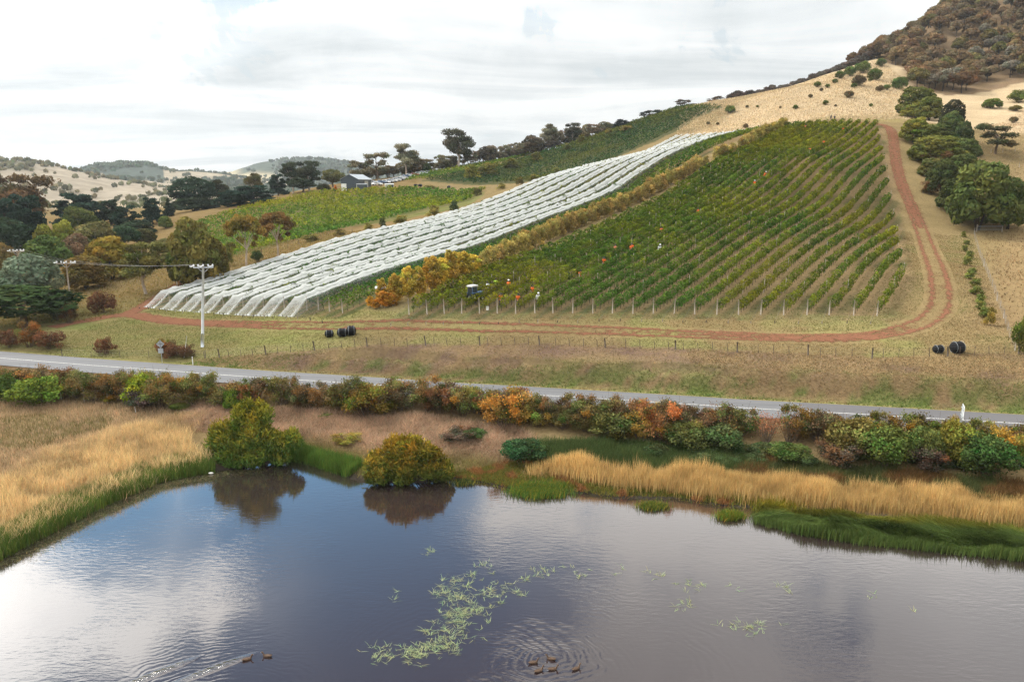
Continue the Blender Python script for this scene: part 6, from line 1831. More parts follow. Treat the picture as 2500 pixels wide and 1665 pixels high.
# ------------------------------------------------------------------ fences
def fence(name, label, path, posts_at, material, hpost, rpost, dropper, nw, htop, lean=0.0, dmat='rust', rail=False):
    """path: world polyline; posts_at: indexes of it that carry a stout post"""
    P = np.asarray(path, float)
    base = P[0]
    t_ = thing(name, label, 'fence', base)
    G = np.array([[p[0], p[1], float(height(p[0], p[1])[0])] for p in P]) - base
    for i in posts_at:
        l_ = rng.normal(size=2) * .05 + np.array([lean, 0])
        hh = hpost * rng.uniform(.95, 1.1)
        mb = MB().tube([G[i] - np.array([0, 0, .3]), G[i] + np.array([l_[0] * .5, l_[1] * .5, hh * .5]), G[i] + np.array([l_[0], l_[1], hh])], [rpost, rpost, rpost * .9], 7)
        obj('post', mb.mesh('post', M[material], True), t_)
    if dropper:
        R, s_ = resample(P, dropper)
        for p in R:
            if min(np.linalg.norm(p[:2] - P[i][:2]) for i in posts_at) < dropper * .45: continue
            g = np.array([p[0], p[1], float(height(p[0], p[1])[0])]) - base
            l_ = rng.normal(size=2) * .05 + np.array([lean * .8, 0])
            hh = hpost * .86 * rng.uniform(.9, 1.06)
            mb = MB().tube([g - np.array([0, 0, .2]), g + np.array([l_[0], l_[1], hh])], .032, 4)
            obj('picket', mb.mesh('picket', M[dmat]), t_)
    R, s_ = resample(P, 2.0)
    z0 = height(R[:, 0], R[:, 1])
    for k in range(nw):
        hh = htop * (k + 1) / nw
        mb = MB().tube(np.c_[R[:, :2] - base[:2], z0 - base[2] + hh + np.sin(s_ * 1.1) * .01], .005, 3, False)
        obj('wire_strand', mb.mesh('wire_strand', M['wire']), t_)
    return t_
fi = list(range(3, len(fence_w)))
fence('farm_fence', 'long wire fence with dark posts along the top of the roadside bank', fence_w[2:], [i - 2 for i in fi], 'dark_post', 1.15, .085, 1.65, 4, 1.05, -.12)
fence('farm_fence', 'low wire fence with thin pickets beside the road sign', fence_w[:3] + np.array([0, .2, 0]), [0, 2], 'dark_post', 1.0, .05, 3.4, 3, .9)
rf = np.array([ground(a, b) for a, b in [(2378, 572), (2388, 612), (2402, 652), (2418, 692), (2434, 734), (2450, 778), (2463, 818), (2478, 856)]])
fence('farm_fence', 'grey wire netting fence running downhill right of the planted strip', rf, [0, 2, 4, 5, 7], 'post', 1.25, .06, 3.0, 9, 1.15, 0, 'post')
fence('farm_fence', 'short row of grey fence posts on the eastern dry slope, lower line', np.array([ground(a, b) for a, b in [(2392, 420), (2423, 416), (2452, 413), (2488, 410), (2520, 408)]]), [0, 1, 2, 3, 4], 'post', 1.3, .07, 0, 2, 1.1)
fence('farm_fence', 'short row of grey fence posts on the eastern dry slope, upper line', np.array([ground(a, b) for a, b in [(2362, 378), (2419, 376), (2448, 373), (2478, 371), (2520, 369)]]), [0, 1, 2, 3, 4], 'post', 1.3, .07, 0, 2, 1.1)
fence('farm_fence', 'old post and wire fence in front of the western hedge', np.array([ground(a, b) for a, b in [(42, 972), (95, 974), (150, 976), (206, 981), (262, 986)]]), [0, 1, 2, 3, 4], 'post', 1.25, .06, 0, 3, 1.1)
fence('farm_fence', 'thin wire fence between the white nets and the lower vineyard', np.array([ground(a, b) for a, b in [(440, 700), (545, 655), (640, 622), (730, 600), (832, 575), (860, 572)]]), [1, 2, 3, 4, 5], 'dark_post', 1.3, .07, 5.0, 3, 1.1)
fence('farm_fence', 'wire fence across the pasture below the bright green vines', np.array([ground(a, b) for a, b in [(985, 468), (1040, 466), (1100, 466), (1160, 464), (1215, 460)]]), [0, 1, 2, 3, 4], 'post', 1.4, .09, 6.0, 2, 1.1)
# gate by the large wattle
ga, gb = ground(2384, 566), ground(2446, 566)
gt = thing('farm_gate', 'grey pipe farm gate below the dense wattles', 'gate', ga)
for hh in (.35, .65, .95, 1.2):
    obj('gate_rail', MB().tube([(0.1, 0, hh), ((gb - ga)[0] - .1, (gb - ga)[1], hh + (gb - ga)[2])], .03, 5).mesh('gate_rail', M['galv']), gt)
for p_ in ((0, 0, 0), tuple(gb - ga)):
    obj('gate_post', MB().tube([(p_[0], p_[1], p_[2] - .3), (p_[0], p_[1], p_[2] + 1.5)], .1, 7).mesh('gate_post', M['post'], True), gt)
# steel end stakes of the short vine rows stand beside the track
for i in range(13, len(vine_start), 1):
    p = vine_start[i][:2] + DV * (vine_len[i] + .4)
    zz = float(height(*p)[0])
    o = obj('row_stake', MB().tube([(0, 0, -.2), (.03, -.02, 1.7)], .045, 5).mesh('row_stake', M['post']), None, (p[0], p[1], zz))
    tag(o, 'grey stake at the upper end of a vine row beside the dirt track', 'stake', 'stakes at the upper row ends')
    o2 = MB().box((.1, -.3, .55), (.06, .5, .03), 0)

# ------------------------------------------------------------------ power poles and lines
def pole(label, base, top, material, r0, r1, arm, arm_rz, conc):
    t_ = thing('power_pole', label, 'pole', base)
    tv = np.asarray(top) - np.asarray(base)
    obj('shaft', MB().tube([(0, 0, -.5), tv * .5, tv], [r0, (r0 + r1) / 2, r1], 12).mesh('shaft', M[material], True), t_)
    if conc:
        obj('base_sleeve', MB().tube([(0, 0, -.3), tv * .17], [r0 * 1.1, r0 * 1.08], 12).mesh('base_sleeve', M['galv'], True), t_)
    d = np.array([math.cos(arm_rz), math.sin(arm_rz), 0])
    a = obj('crossarm', MB().box(tv - np.array([0, 0, .18]), (arm, .12, .14), arm_rz).mesh('crossarm', M['galv' if conc else 'post']), t_)
    tips = []
    for f in (-.95, -.5, 0.0, .5, .95):
        if f == 0.0 and not conc: f = .04
        c_ = tv + d * arm * .5 * f + np.array([0, 0, 0.0])
        rr = np.array([.035, .10, .07, .12, .07, .05]) * 1.15
        zz = np.array([-.1, .0, .06, .12, .2, .26])
        obj('insulator', MB().tube(np.c_[np.full(6, c_[0]), np.full(6, c_[1]), c_[2] + zz], rr, 8).mesh('insulator', M['porcelain'], True), t_)
        if abs(f) > .9 or abs(f) < .1:
            tips.append(np.asarray(base) + c_ + np.array([0, 0, .25]))
            e = MB().tube([c_ + np.array([-.05, 0, .02]), c_ + np.array([-.35, 0, -.08]), c_ + np.array([-.55, 0, .02])], [.07, .09, .06], 7)
            obj('strain_insulator', e.mesh('strain_insulator', M['porcelain'], True), t_)
    for s_ in (-1, 1):
        obj('brace', MB().tube([tv + d * s_ * arm * .3 - np.array([0, 0, .2]), tv - np.array([0, 0, .9])], .025, 4).mesh('brace', M['galv']), t_)
    return tips
b_ = ground(494, 848)
tA = pole('grey concrete power pole with white insulators beside the nets', b_, at(496, 650, b_[1] + .2), 'concrete', .19, .14, 2.5, .12, True)
b2_ = ground(176, 768)
tB = pole('leaning pale wooden power pole with crossarm in front of the woods', b2_, at(161, 641, b2_[1]), 'pale_bark', .14, .10, 2.9, .15, False)
b3_ = np.array([at(42, 612, 140)[0], 140, 0]); b3_[2] = float(height(b3_[0], b3_[1])[0])
tC = pole('half hidden wooden power pole above the silver tree', b3_, at(41, 612, 140), 'post', .13, .10, 2.4, .3, False)
def wires(label, A, B):
    t_ = thing('power_line', label, 'power line', A[0])
    for a, b in zip(A, B):
        f = np.linspace(0, 1, 24)
        P = a + (b - a) * f[:, None]
        P[:, 2] -= np.linalg.norm(b - a) * .012 * 4 * f * (1 - f)
        obj('conductor', MB().tube(P - A[0], .009, 4, False).mesh('conductor', M['wire']), t_)
wires('slack power wires between the concrete pole and the leaning pole', tA, tB)
wires('slack power wires between the leaning pole and the hidden pole', tB, tC)
wires('power wires running west from the half hidden pole', tC, [t_ + np.array([-60, 14, .6]) for t_ in tC])
q = ground(433, 700)
o = obj('thin_pole', MB().tube([(0, 0, -.3), (-.1, 0, 3.4)], [.06, .05], 6).mesh('thin_pole', M['concrete'], True), None, tuple(q))
tag(o, 'thin grey service pole below the large gum by the nets', 'pole')

# ------------------------------------------------------------------ road signs and guide posts
s0 = ground(396, 886)
t_ = thing('road_sign', 'diamond road sign seen from behind with a square plate below', 'sign', s0, .1)
sk = s0[1] / F
obj('post', MB().tube([(0, 0, -.3), (.02, 0, 2.95)], .035, 6).mesh('post', M['galv']), t_)
a = .50
dia = MB().add([(0, -.03, 1.95), (a, -.03, 2.45), (0, -.03, 2.95), (-a, -.03, 2.45), (0, -.045, 1.95), (a, -.045, 2.45), (0, -.045, 2.95), (-a, -.045, 2.45)], [[4, 5, 6, 7], [3, 2, 1, 0], [0, 1, 5, 4], [1, 2, 6, 5], [2, 3, 7, 6], [3, 0, 4, 7]])
pl_ = obj('diamond_plate', dia.mesh('diamond_plate', M['galv']), t_)
obj('stiffener', MB().box((0, -.06, 2.48), (.62, .03, .045)).mesh('stiffener', M['wire']), pl_)
obj('stiffener', MB().box((0, -.06, 2.45), (.05, .03, .84)).mesh('stiffener', M['wire']), pl_)
obj('square_plate', MB().box((-.02, -.05, 1.58), (.62, .02, .62)).mesh('square_plate', M['galv']), t_)
def guide(label, px, yb, h=1.05):
    p = ground(px, yb)
    g_ = thing('guide_post', label, 'guide post', p, .2)
    obj('blade', MB().box((0, 0, h / 2 - .1), (.11, .035, h + .2), 0, .92).mesh('blade', M['white']), g_)
    obj('reflector', MB().box((0, -.024, h * .82), (.05, .012, .1)).mesh('reflector', M['car_red']), g_)
guide('white guide post on the far verge near the diamond sign', 471, 891)
guide('white guide post half hidden behind the lime green bush', 321, 918)
q = ground(448, 874)
o = obj('marker_rod', MB().tube([(0, 0, -.3), (.65, .1, 2.9)], [.04, .03], 6).mesh('marker_rod', M['white'], True), None, tuple(q))
tag(o, 'tall white rod leaning out of the red brown shrub', 'rod')
q = ground(332, 1006)
o = obj('white_stake', MB().tube([(0, 0, -.2), (-.08, 0, .62)], .035, 5).mesh('white_stake', M['white'], True), None, tuple(q))
tag(o, 'short white stake leaning in the dry meadow', 'stake')
s1 = np.array([*at(2346, 1050, 64)[:2], 0.0])
tn = at(2340, 983, 62.2)
s1 = np.array([tn[0], 61.5, float(height(tn[0], 61.5)[0])])
hh = tn[2] - s1[2]
t_ = thing('road_sign', 'white road sign on two legs seen almost edge on', 'sign', s1, math.radians(66))
for xx in (-.32, .32):
    obj('leg', MB().tube([(xx, 0, -.4), (xx, 0, hh)], .03, 6).mesh('leg', M['galv']), t_)
pl_ = obj('sign_plate', MB().box((0, -.05, hh - .62), (1.15, .02, 1.2)).mesh('sign_plate', M['white']), t_)
for zz in (hh - .95, hh - .3):
    obj('stiffener', MB().box((0, .02, zz), (1.1, .04, .05)).mesh('stiffener', M['galv']), pl_)

# ------------------------------------------------------------------ black bundles of netting
def bale(label, px, yb, d, L, rz, group=None):
    p = ground(px, yb)
    t_ = thing('net_bundle', label, 'bundle', (p[0], p[1], p[2] - .04), rz, (1, 1, 1), group)
    n, k = 15, 20
    th = np.arange(k) * 2 * math.pi / k
    rings = []
    for i in range(n):
        f = i / (n - 1) * 2 - 1
        rr = d * .5 * (1 - abs(f) ** 4.5) ** .5 if abs(f) < 1 else d * .12
        rr = max(rr, d * .12) * (1 - .05 * math.cos(f * 9)) * (1 + .05 * (vnoise(np.array([i * .7]), np.array([px * .1]), 3)[0] - .5))
        rv = rr * (1 + .09 * (vnoise(np.cos(th) * 1.6 + i * .5 + px, np.sin(th) * 1.6, 7) - .5))
        rings.append(np.c_[np.full(k, f * L * .5), np.cos(th) * rv, d * .48 + np.sin(th) * rv * .95])
    obj('roll', MB().loft(rings).mesh('roll', M['black_net'], True), t_)
    for f in (-.3, .3):
        rr = d * .505
        P = np.c_[np.full(25, f * L), np.cos(np.linspace(0, 6.283, 25)) * rr, d * .48 + np.sin(np.linspace(0, 6.283, 25)) * rr * .95]
        obj('strap', MB().tube(P, .014, 4, False).mesh('strap', M['strap']), t_)
bale('small black netting bundle with pale straps, lying alone in the paddock', 804, 822, 1.0, 1.15, .25)
bale('black netting bundle in the paddock, end to end with a bigger one', 836, 821, 1.15, 1.35, .18)
bale('bigger black netting bundle butted against its neighbour in the paddock', 858, 818, 1.3, 1.2, .22)
bale('smaller black netting bundle near the fence corner', 2290, 861, .95, 1.2, .1)
bale('largest black netting bundle by the fence corner', 2336, 861, 1.4, 1.5, .1)
bale('pair of black bundles far off below the bright green vines, western half', 1015, 456, 1.1, 1.6, .1)
bale('pair of black bundles far off below the bright green vines, eastern half', 1026, 456, 1.1, 1.6, .1)
bale('far black bundle at the edge of the lower vineyard', 1046, 462, 1.1, 1.3, .4)
bale('far black bundle closest to the white nets', 1096, 460, 1.2, 1.4, .2)

# ------------------------------------------------------------------ shed, outbuildings, cars
p = ground(850, 466); p = np.array([p[0], p[1] + 3, float(height(p[0], p[1] + 3)[0])])
sh = thing('dark_shed', 'dark blue grey steel shed with pale gable roof among the cars', 'building', p, math.radians(-12))
W_, L_, eh, rh = 6.8, 12.0, 3.6, 5.3
x0, x1 = -W_ / 2, W_ / 2
wl = MB().add([(x0, 0, -.5), (x1, 0, -.5), (x1, 0, eh), (0, 0, rh), (x0, 0, eh), (x0, L_, -.5), (x1, L_, -.5), (x1, L_, eh), (0, L_, rh), (x0, L_, eh)], [[0, 1, 2, 4], [6, 5, 9, 7], [1, 6, 7, 2], [5, 0, 4, 9]], [[4, 2, 3], [7, 9, 8]])
obj('wall', wl.mesh('wall', M['shed_wall']), sh)
for k in range(16):
    obj('wall_rib', MB().box((x0 + .25 + k * .5, -.03, eh * .46), (.05, .05, eh * .92)).mesh('wall_rib', M['shed_wall']), sh)
rf_ = MB()
for s_ in (-1, 1):
    e0, e1 = np.array([s_ * (W_ / 2 + .3), -.35, eh - .1]), np.array([0, -.35, rh + .06])
    a, b = e0 + np.array([0, L_ + .7, 0]), e1 + np.array([0, L_ + .7, 0])
    up = np.array([0, 0, .09])
    V = [e0, e1, b, a, e0 + up, e1 + up, b + up, a + up]
    rf_.add(V, [[0, 1, 2, 3], [7, 6, 5, 4], [0, 4, 5, 1], [1, 5, 6, 2], [2, 6, 7, 3], [3, 7, 4, 0]])
ro = obj('roof', rf_.mesh('roof', M['shed_roof']), sh)
for k in range(13):
    obj('roof_rib', MB().box((W_ / 4, .1 + k * 1.0, (eh + rh) / 2 + .1), (.01, .06, .06)).mesh('roof_rib', M['shed_roof']), ro)
obj('roller_door', MB().box((W_ / 2 + .03, L_ * .6, 1.5), (.06, 3.2, 3.0)).mesh('roller_door', M['galv']), sh)
def hut(name, label, px, yb, w_, l_, h, rz, wallm, roofm, front):
    p = ground(px, yb)
    t_ = thing(name, label, 'hut', p, rz)
    obj('wall', MB().box((0, 0, h / 2 - .2), (w_, l_, h + .4)).mesh('wall', M[wallm]), t_)
    obj('roof', MB().box((0, 0, h + .1), (w_ + .3, l_ + .3, .1), 0, 1, .05).mesh('roof', M[roofm]), t_)
    obj('front_panel', MB().box((w_ * .18, -l_ / 2 - .03, h * .45), (w_ * .5, .05, h * .85)).mesh('front_panel', M[front]), t_)
    obj('side_panel', MB().box((-w_ / 2 - .03, 0, h * .5), (.05, l_ * .9, h * .9)).mesh('side_panel', M['pale_panel']), t_)
hut('small_hut', 'small flat roofed hut in front of the dark shed', 884, 466, 3.6, 3.0, 2.2, .25, 'shed_wall', 'shed_roof', 'shed_wall')
hut('site_cabin', 'small grey cabin with white roof right of the shed', 951, 463, 3.0, 2.4, 1.9, .3, 'pale_panel', 'white', 'glass')
p = ground(840, 467)
t_ = thing('crate_stack', 'stack of white crates beside the dark shed', 'crates', p, .1)
for k in range(5):
    obj('crate', MB().box((rng.normal() * .03, 0, .27 + k * .52), (1.7, 1.2, .48), 0, .98).mesh('crate', M['white']), t_)
p = ground(832, 466)
def make_car(paint, i):
    body = MB()
    prof = [(-2.1, .35), (-2.15, .75), (-1.95, .92), (-1.0, 1.0), (-.55, 1.42), (.9, 1.46), (1.55, 1.02), (2.05, .95), (2.15, .6), (2.1, .35)]
    rings = []
    for y, k in ((-.86, .94), (-.8, 1.0), (.8, 1.0), (.86, .94)):
        rings.append([(a * (1 if k == 1 else .985), y * (1 if b < .95 else .86), b * (1 if k == 1 else .985)) for a, b in prof])
    body.loft(rings)
    return body.mesh('body', M[paint], True)
CAR = {}
glm = MB()
for s_ in (-1, 1):
    glm.add([(-.85, s_ * .80, 1.03), (1.3, s_ * .80, 1.05), (.85, s_ * .76, 1.38), (-.5, s_ * .76, 1.36)], [[0, 1, 2, 3] if s_ < 0 else [3, 2, 1, 0]])
glm = glm.mesh('side_window', M['glass'])
wind = MB().add([(-1.02, -.66, 1.03), (-1.02, .66, 1.03), (-.60, .62, 1.40), (-.60, -.62, 1.40)], [[3, 2, 1, 0]]).mesh('windscreen', M['glass'])
whm = MB().tube([(0, -.1, 0), (0, .1, 0)], .33, 12).mesh('wheel', M['tyre'])
cars = [(861, 460, .3, 'car_white'), (871, 460, .5, 'car_silver'), (911, 450, .1, 'car_silver'), (921, 453, .15, 'car_white'), (931, 449, .2, 'car_blue'), (941, 448, .3, 'car_white'), (950, 447, .2, 'car_silver'), (958, 445, .4, 'car_white'), (967, 443, .5, 'car_white'), (976, 441, .4, 'car_silver'), (985, 439, .6, 'car_white'), (993, 436, .5, 'car_blue'), (1001, 434, .5, 'car_white'), (1012, 432, .6, 'car_red'), (1022, 430, .5, 'car_white'), (1033, 428, .6, 'car_white'), (1046, 426, .6, 'car_silver')]
names_ = {'car_white': 'white', 'car_silver': 'silver', 'car_blue': 'dark blue', 'car_red': 'red'}
for i, (px, py, rz, pm) in enumerate(cars):
    if pm not in CAR: CAR[pm] = make_car(pm, i)
    p = ground(px, py)
    t_ = thing('parked_car', names_[pm] + (' car parked in front of the dark shed' if i < 2 else ' car in the line of cars parked uphill of the shed'), 'car', p, rz + 2.6, (1, 1, 1), names_[pm] + ' cars parked near the shed')
    obj('body', CAR[pm], t_); obj('side_window', glm, t_); obj('windscreen', wind, t_)
    for a in (-1.35, 1.3):
        for b in (-.78, .78):
            obj('wheel', whm, t_, (a, b, .33))

# ------------------------------------------------------------------ tractors
def tractor(label, px, py, h, rz, paint, roofm):
    p = ground(px, py, h)
    t_ = thing('tractor', label, 'tractor', p, rz)
    hood = MB().loft([[(x_, y_, z_) for y_, z_ in ((-.38 * k, .75), (.38 * k, .75), (.42 * k, 1.1), (.3 * k, 1.3), (-.3 * k, 1.3), (-.42 * k, 1.1))] for x_, k in ((.3, 1.05), (1.0, 1.0), (1.7, .92), (1.85, .7))])
    obj('hood', hood.mesh('hood', M[paint]), t_)
    obj('chassis', MB().box((.5, 0, .6), (2.6, .5, .35)).mesh('chassis', M['tyre']), t_)
    cab = obj('cab', MB().box((-.55, 0, 1.55), (1.2, 1.15, 1.2), 0, .94).mesh('cab', M['glass']), t_)
    for a in (-1.12, .02):
        for b in (-.56, .56):
            obj('cab_pillar', MB().tube([(a, b, .9), (a * .97, b * .96, 2.15)], .045, 5).mesh('cab_pillar', M[paint]), cab)
    obj('roof', MB().box((-.55, 0, 2.24), (1.55, 1.4, .18), 0, .92).mesh('roof', M[roofm]), t_)
    for a, b, r_, w_ in ((-.75, .7, .62, .34), (-.75, -.7, .62, .34), (1.3, .6, .42, .26), (1.3, -.6, .42, .26)):
        wh = obj('wheel', MB().tube([(a, b - w_ / 2, r_), (a, b - w_ * .3, r_), (a, b + w_ * .3, r_), (a, b + w_ / 2, r_)], [r_ * .9, r_, r_, r_ * .9], 18).mesh('wheel', M['tyre']), t_)
        obj('rim', MB().tube([(a, b - w_ * .55, r_), (a, b + w_ * .55, r_)], r_ * .5, 12).mesh('rim', M['white']), wh)
    for s_ in (-1, 1):
        obj('mudguard', MB().box((-.75, s_ * .7, 1.3), (1.0, .4, .06)).mesh('mudguard', M[paint]), t_)
    return t_
def lane(px, py, h):
    """the middle of the vineyard lane nearest to the point h above ground on this ray"""
    p = ground(px, py, h)
    q = rowq(p[0], p[1])
    qs = np.array([rowq(*v[:2]) for v in vine_start])
    mids = np.r_[qs[0] - 1, (qs[1:] + qs[:-1]) / 2, qs[-1] + 1]
    j = np.argmin(np.abs(mids - q))
    p[:2] += np.array([DV[1], -DV[0]]) * (mids[j] - q)
    p[2] = float(height(p[0], p[1])[0])
    return p
pt = lane(1168, 698, 2.3)
tr = tractor('narrow vineyard tractor with pale roof between the vine rows', 1168, 698, 2.3, math.pi / 2 - AZ, 'tractor_blue', 'pale_panel')
tr.location = tuple(pt)
tr.scale = (.86, .72, 1.0)
tr2 = tractor('orange tractor parked behind the small orange tree', 945, 745, 0.0, .2, 'tractor_orange', 'white')
q = ground(936, 744); tr2.location = tuple(q + np.array([0, 1.4, 0]))
pb = lane(1190, 752, 0.1)
t_ = thing('bucket', 'white plastic picking bucket on the grass between the end posts', 'bucket', ground(1190, 757), 0)
obj('shell', MB().tube([(0, 0, 0), (.02, 0, .45)], [.16, .2], 12).mesh('shell', M['white'], True), t_)
obj('handle', MB().tube([(-.2, 0, .45), (-.1, .02, .56), (.12, .02, .56), (.22, 0, .45)], .012, 4).mesh('handle', M['wire']), t_)

# ------------------------------------------------------------------ people: grape pickers in bright vests
def person_mesh(pose):
    bend = 0.45 if pose == 'bend' else 0.12
    V, E, R = [], [], []
    def vtx(p, r_, par=None):
        V.append(p); R.append(r_)
        if par is not None: E.append((par, len(V) - 1))
        return len(V) - 1
    cb, sb = math.cos(bend), math.sin(bend)
    hip = (0, 0, .92)
    def tor(d, x_=0, f=0):                                 # a point d up the bent torso
        return (x_, -sb * d - cb * f, .92 + cb * d - sb * f)
    r0 = vtx(hip, .15)
    r1 = vtx(tor(.16), .135, r0)
    r2 = vtx(tor(.34), .15, r1)
    r3 = vtx(tor(.47), .12, r2)
    nk = vtx(tor(.55), .055, r3)
    h1 = vtx(tor(.62, 0, .01), .07, nk)
    h2 = vtx(tor(.70, 0, .03), .098, h1)
    h3 = vtx(tor(.79, 0, .02), .075, h2)
    for s_ in (-1, 1):
        a = vtx(tor(.46, s_ * .17), .06, r3)
        b = vtx(tor(.26, s_ * .25, .06), .047, a)
        c_ = vtx(tor(.14, s_ * .17, .34), .036, b)
        d = vtx(tor(.12, s_ * .15, .42), .034, c_)
        for k in range(4):
            e = vtx(tor(.13 - k * .02, s_ * (.15 + .012 * (k - 1.5)), .47), .010, d)
            vtx(tor(.10 - k * .02, s_ * (.145 + .012 * (k - 1.5)), .51 + (.01 if k in (1, 2) else 0)), .009, e)
        e = vtx(tor(.15, s_ * .12, .43), .011, d)
        vtx(tor(.14, s_ * .10, .46), .009, e)
        l1 = vtx((s_ * .10, .0, .84), .10, r0)
        l2 = vtx((s_ * .11, -.04 - .05 * (s_ > 0), .48), .068, l1)
        l3 = vtx((s_ * .12, .02 - .04 * (s_ > 0), .10), .045, l2)
        vtx((s_ * .13, -.13 - .04 * (s_ > 0), .04), .036, l3)
    me = bpy.data.meshes.new('body')
    me.from_pydata(V, E, [])
    o_ = bpy.data.objects.new('tmp', me)
    col.objects.link(o_)
    md = o_.modifiers.new('skin', 'SKIN')
    for i, r_ in enumerate(R):
        me.skin_vertices[0].data[i].radius = (r_, r_ * .85)
    me.skin_vertices[0].data[0].use_root = True
    sb_ = o_.modifiers.new('sub', 'SUBSURF'); sb_.levels = 1; sb_.render_levels = 1
    dg = bpy.context.evaluated_depsgraph_get()
    dg.update()
    out = bpy.data.meshes.new_from_object(o_.evaluated_get(dg))
    bpy.data.objects.remove(o_)
    out.materials.clear()
    out.materials.append(M['dark_fabric']); out.materials.append(M['skin'])
    hz = np.array(tor(.58)); ax_ = np.array([0, -sb, cb])
    hand = np.array(tor(.12, 0, .46))
    for p_ in out.polygons:
        c_ = np.array(p_.center)
        p_.material_index = 1 if (c_ - hz) @ ax_ > 0 or np.linalg.norm((c_ - hand)[1:]) < .12 else 0
        p_.use_smooth = True
    k = 14
    th = np.arange(k) * 2 * math.pi / k
    vest = []
    for d_, a_, b_ in ((-.12, .20, .17), (.05, .19, .165), (.22, .215, .175), (.36, .225, .17), (.46, .20, .14), (.51, .10, .085)):
        vest.append([tor(d_, math.cos(t) * a_, math.sin(t) * b_) for t in th])
    vm = MB().loft(vest)
    hat = MB().loft([[tor(d_, math.cos(t) * a_, .02 + math.sin(t) * a_) for t in th] for d_, a_ in ((.755, .15), (.765, .155), (.775, .115), (.83, .10), (.865, .05))])
    hair = MB().loft([[tor(d_, math.cos(t) * a_, -.005 + math.sin(t) * a_) for t in th] for d_, a_ in ((.66, .098), (.74, .108), (.80, .10), (.84, .06))])
    sl = []
    for s_ in (-1, 1):
        sl.append(([tor(.47, s_ * .16), tor(.37, s_ * .22, .03), tor(.26, s_ * .25, .06)], [.078, .07, .062]))
    return out, vm, hat, hair, sl
PM = {p_: person_mesh(p_) for p_ in ('stand', 'bend')}
pcache = {}
def part_mesh(key, mb, m_):
    if (key, m_) not in pcache: pcache[(key, m_)] = mb.mesh(key.split('-')[0], M[m_], True)
    return pcache[(key, m_)]
def person(label, base, rz, pose, top, head):
    t_ = thing('person', label, 'person', base, rz, (1, 1, 1))
    out, vm, hat, hair, sl = PM[pose]
    obj('body', out, t_)
    obj('vest', part_mesh('vest-' + pose, vm, top), t_)
    for i, (P, r_) in enumerate(sl):
        obj('sleeve', part_mesh('sleeve-%s-%d' % (pose, i), MB().tube(P, r_, 9), top), t_)
    if head == 'hat': obj('hat', part_mesh('hat-' + pose, hat, 'white_fabric'), t_)
    elif head == 'cap': obj('cap', part_mesh('cap-' + pose, hat, 'dark_fabric'), t_)
    else: obj('hair', part_mesh('hair-' + pose, hair, 'hair'), t_)
    return t_
PEOPLE = [
    (1501, 601, 'pink_fabric', 'hair', 'stand', 'person in a coral vest, picking beside two in orange vests'),
    (1531, 596, 'orange_fabric', 'hair', 'stand', 'dark haired person in an orange vest, middle one of three pickers close together'),
    (1543, 600, 'orange_fabric', 'cap', 'stand', 'person in a long orange vest and cap, uphill end of three pickers'),
    (1621, 558, 'orange_fabric', 'hair', 'bend', 'person in orange bending low between the middle vine rows'),
    (1716, 513, 'orange_fabric', 'hair', 'stand', 'person in a bright orange vest standing alone in mid vineyard'),
    (1464, 631, 'orange_fabric', 'cap', 'bend', 'person in orange stooping in the rows downhill of the three pickers'),
    (1404, 660, 'orange_fabric', 'hair', 'bend', 'person in orange stooping, second downhill of the three pickers'),
    (1846, 444, 'orange_fabric', 'hat', 'stand', 'person with a pale hat and orange vest in the upper rows'),
    (1877, 425, 'orange_fabric', 'hat', 'bend', 'person in orange with pale hat bending in the upper rows'),
    (1980, 363, 'orange_fabric', 'hair', 'stand', 'person in an orange vest high in the vineyard, lowest of three near the top'),
    (2007, 344, 'orange_fabric', 'hair', 'stand', 'person in orange high in the vineyard, middle of three near the top'),
    (2051, 312, 'orange_fabric', 'hair', 'stand', 'person in orange at the very top of the vine rows'),
    (1958, 308, 'pink_fabric', 'hair', 'bend', 'person in coral stooping at the top end of the first rows'),
    (1208, 683, 'lime_fabric', 'hair', 'stand', 'person in a lime yellow top just uphill of the tractor'),
    (1198, 693, 'white_fabric', 'hair', 'bend', 'person in a white shirt right behind the tractor'),
    (1251, 690, 'orange_fabric', 'hat', 'stand', 'person with white hat and orange vest uphill of the tractor'),
    (1304, 701, 'orange_fabric', 'hair', 'bend', 'person in orange bending, three rows right of the tractor'),
    (1226, 723, 'orange_fabric', 'cap', 'bend', 'person in yellow orange crouching at the foot of the rows by the tractor'),
    (1261, 721, 'orange_fabric', 'hair', 'bend', 'person in red orange behind the end post near the tractor'),
    (1318, 722, 'white_fabric', 'hat', 'bend', 'person with a white hat stooping behind an end post'),
    (1621, 603, 'white_fabric', 'hat', 'bend', 'person in white half hidden between the middle rows'),
]
for px, py, top, hd, ps, lb in PEOPLE:
    h = 1.45 if ps == 'stand' else 1.5
    b_ = lane(px, py, h)
    t_ = person(lb, b_, rng.uniform(-.6, .6) + (math.pi if rng.uniform() < .3 else 0), 'stand' if ps == 'bend' else ps, top, hd) if False else person(lb, b_, rng.uniform(-.8, .8), ps, top, hd)
    if ps == 'bend': t_.scale = (1, 1, 1.12)
for px, py, rz, lb in [(2028, 295, .5, 'person in dark top and white trousers on the track above the vines'), (2037, 296, -.7, 'person in dark clothes beside the one in white trousers')]:
    b_ = ground(px, py)
    person(lb, b_, rz, 'stand', 'dark_fabric' if px < 2030 else 'dark_fabric', 'hair')

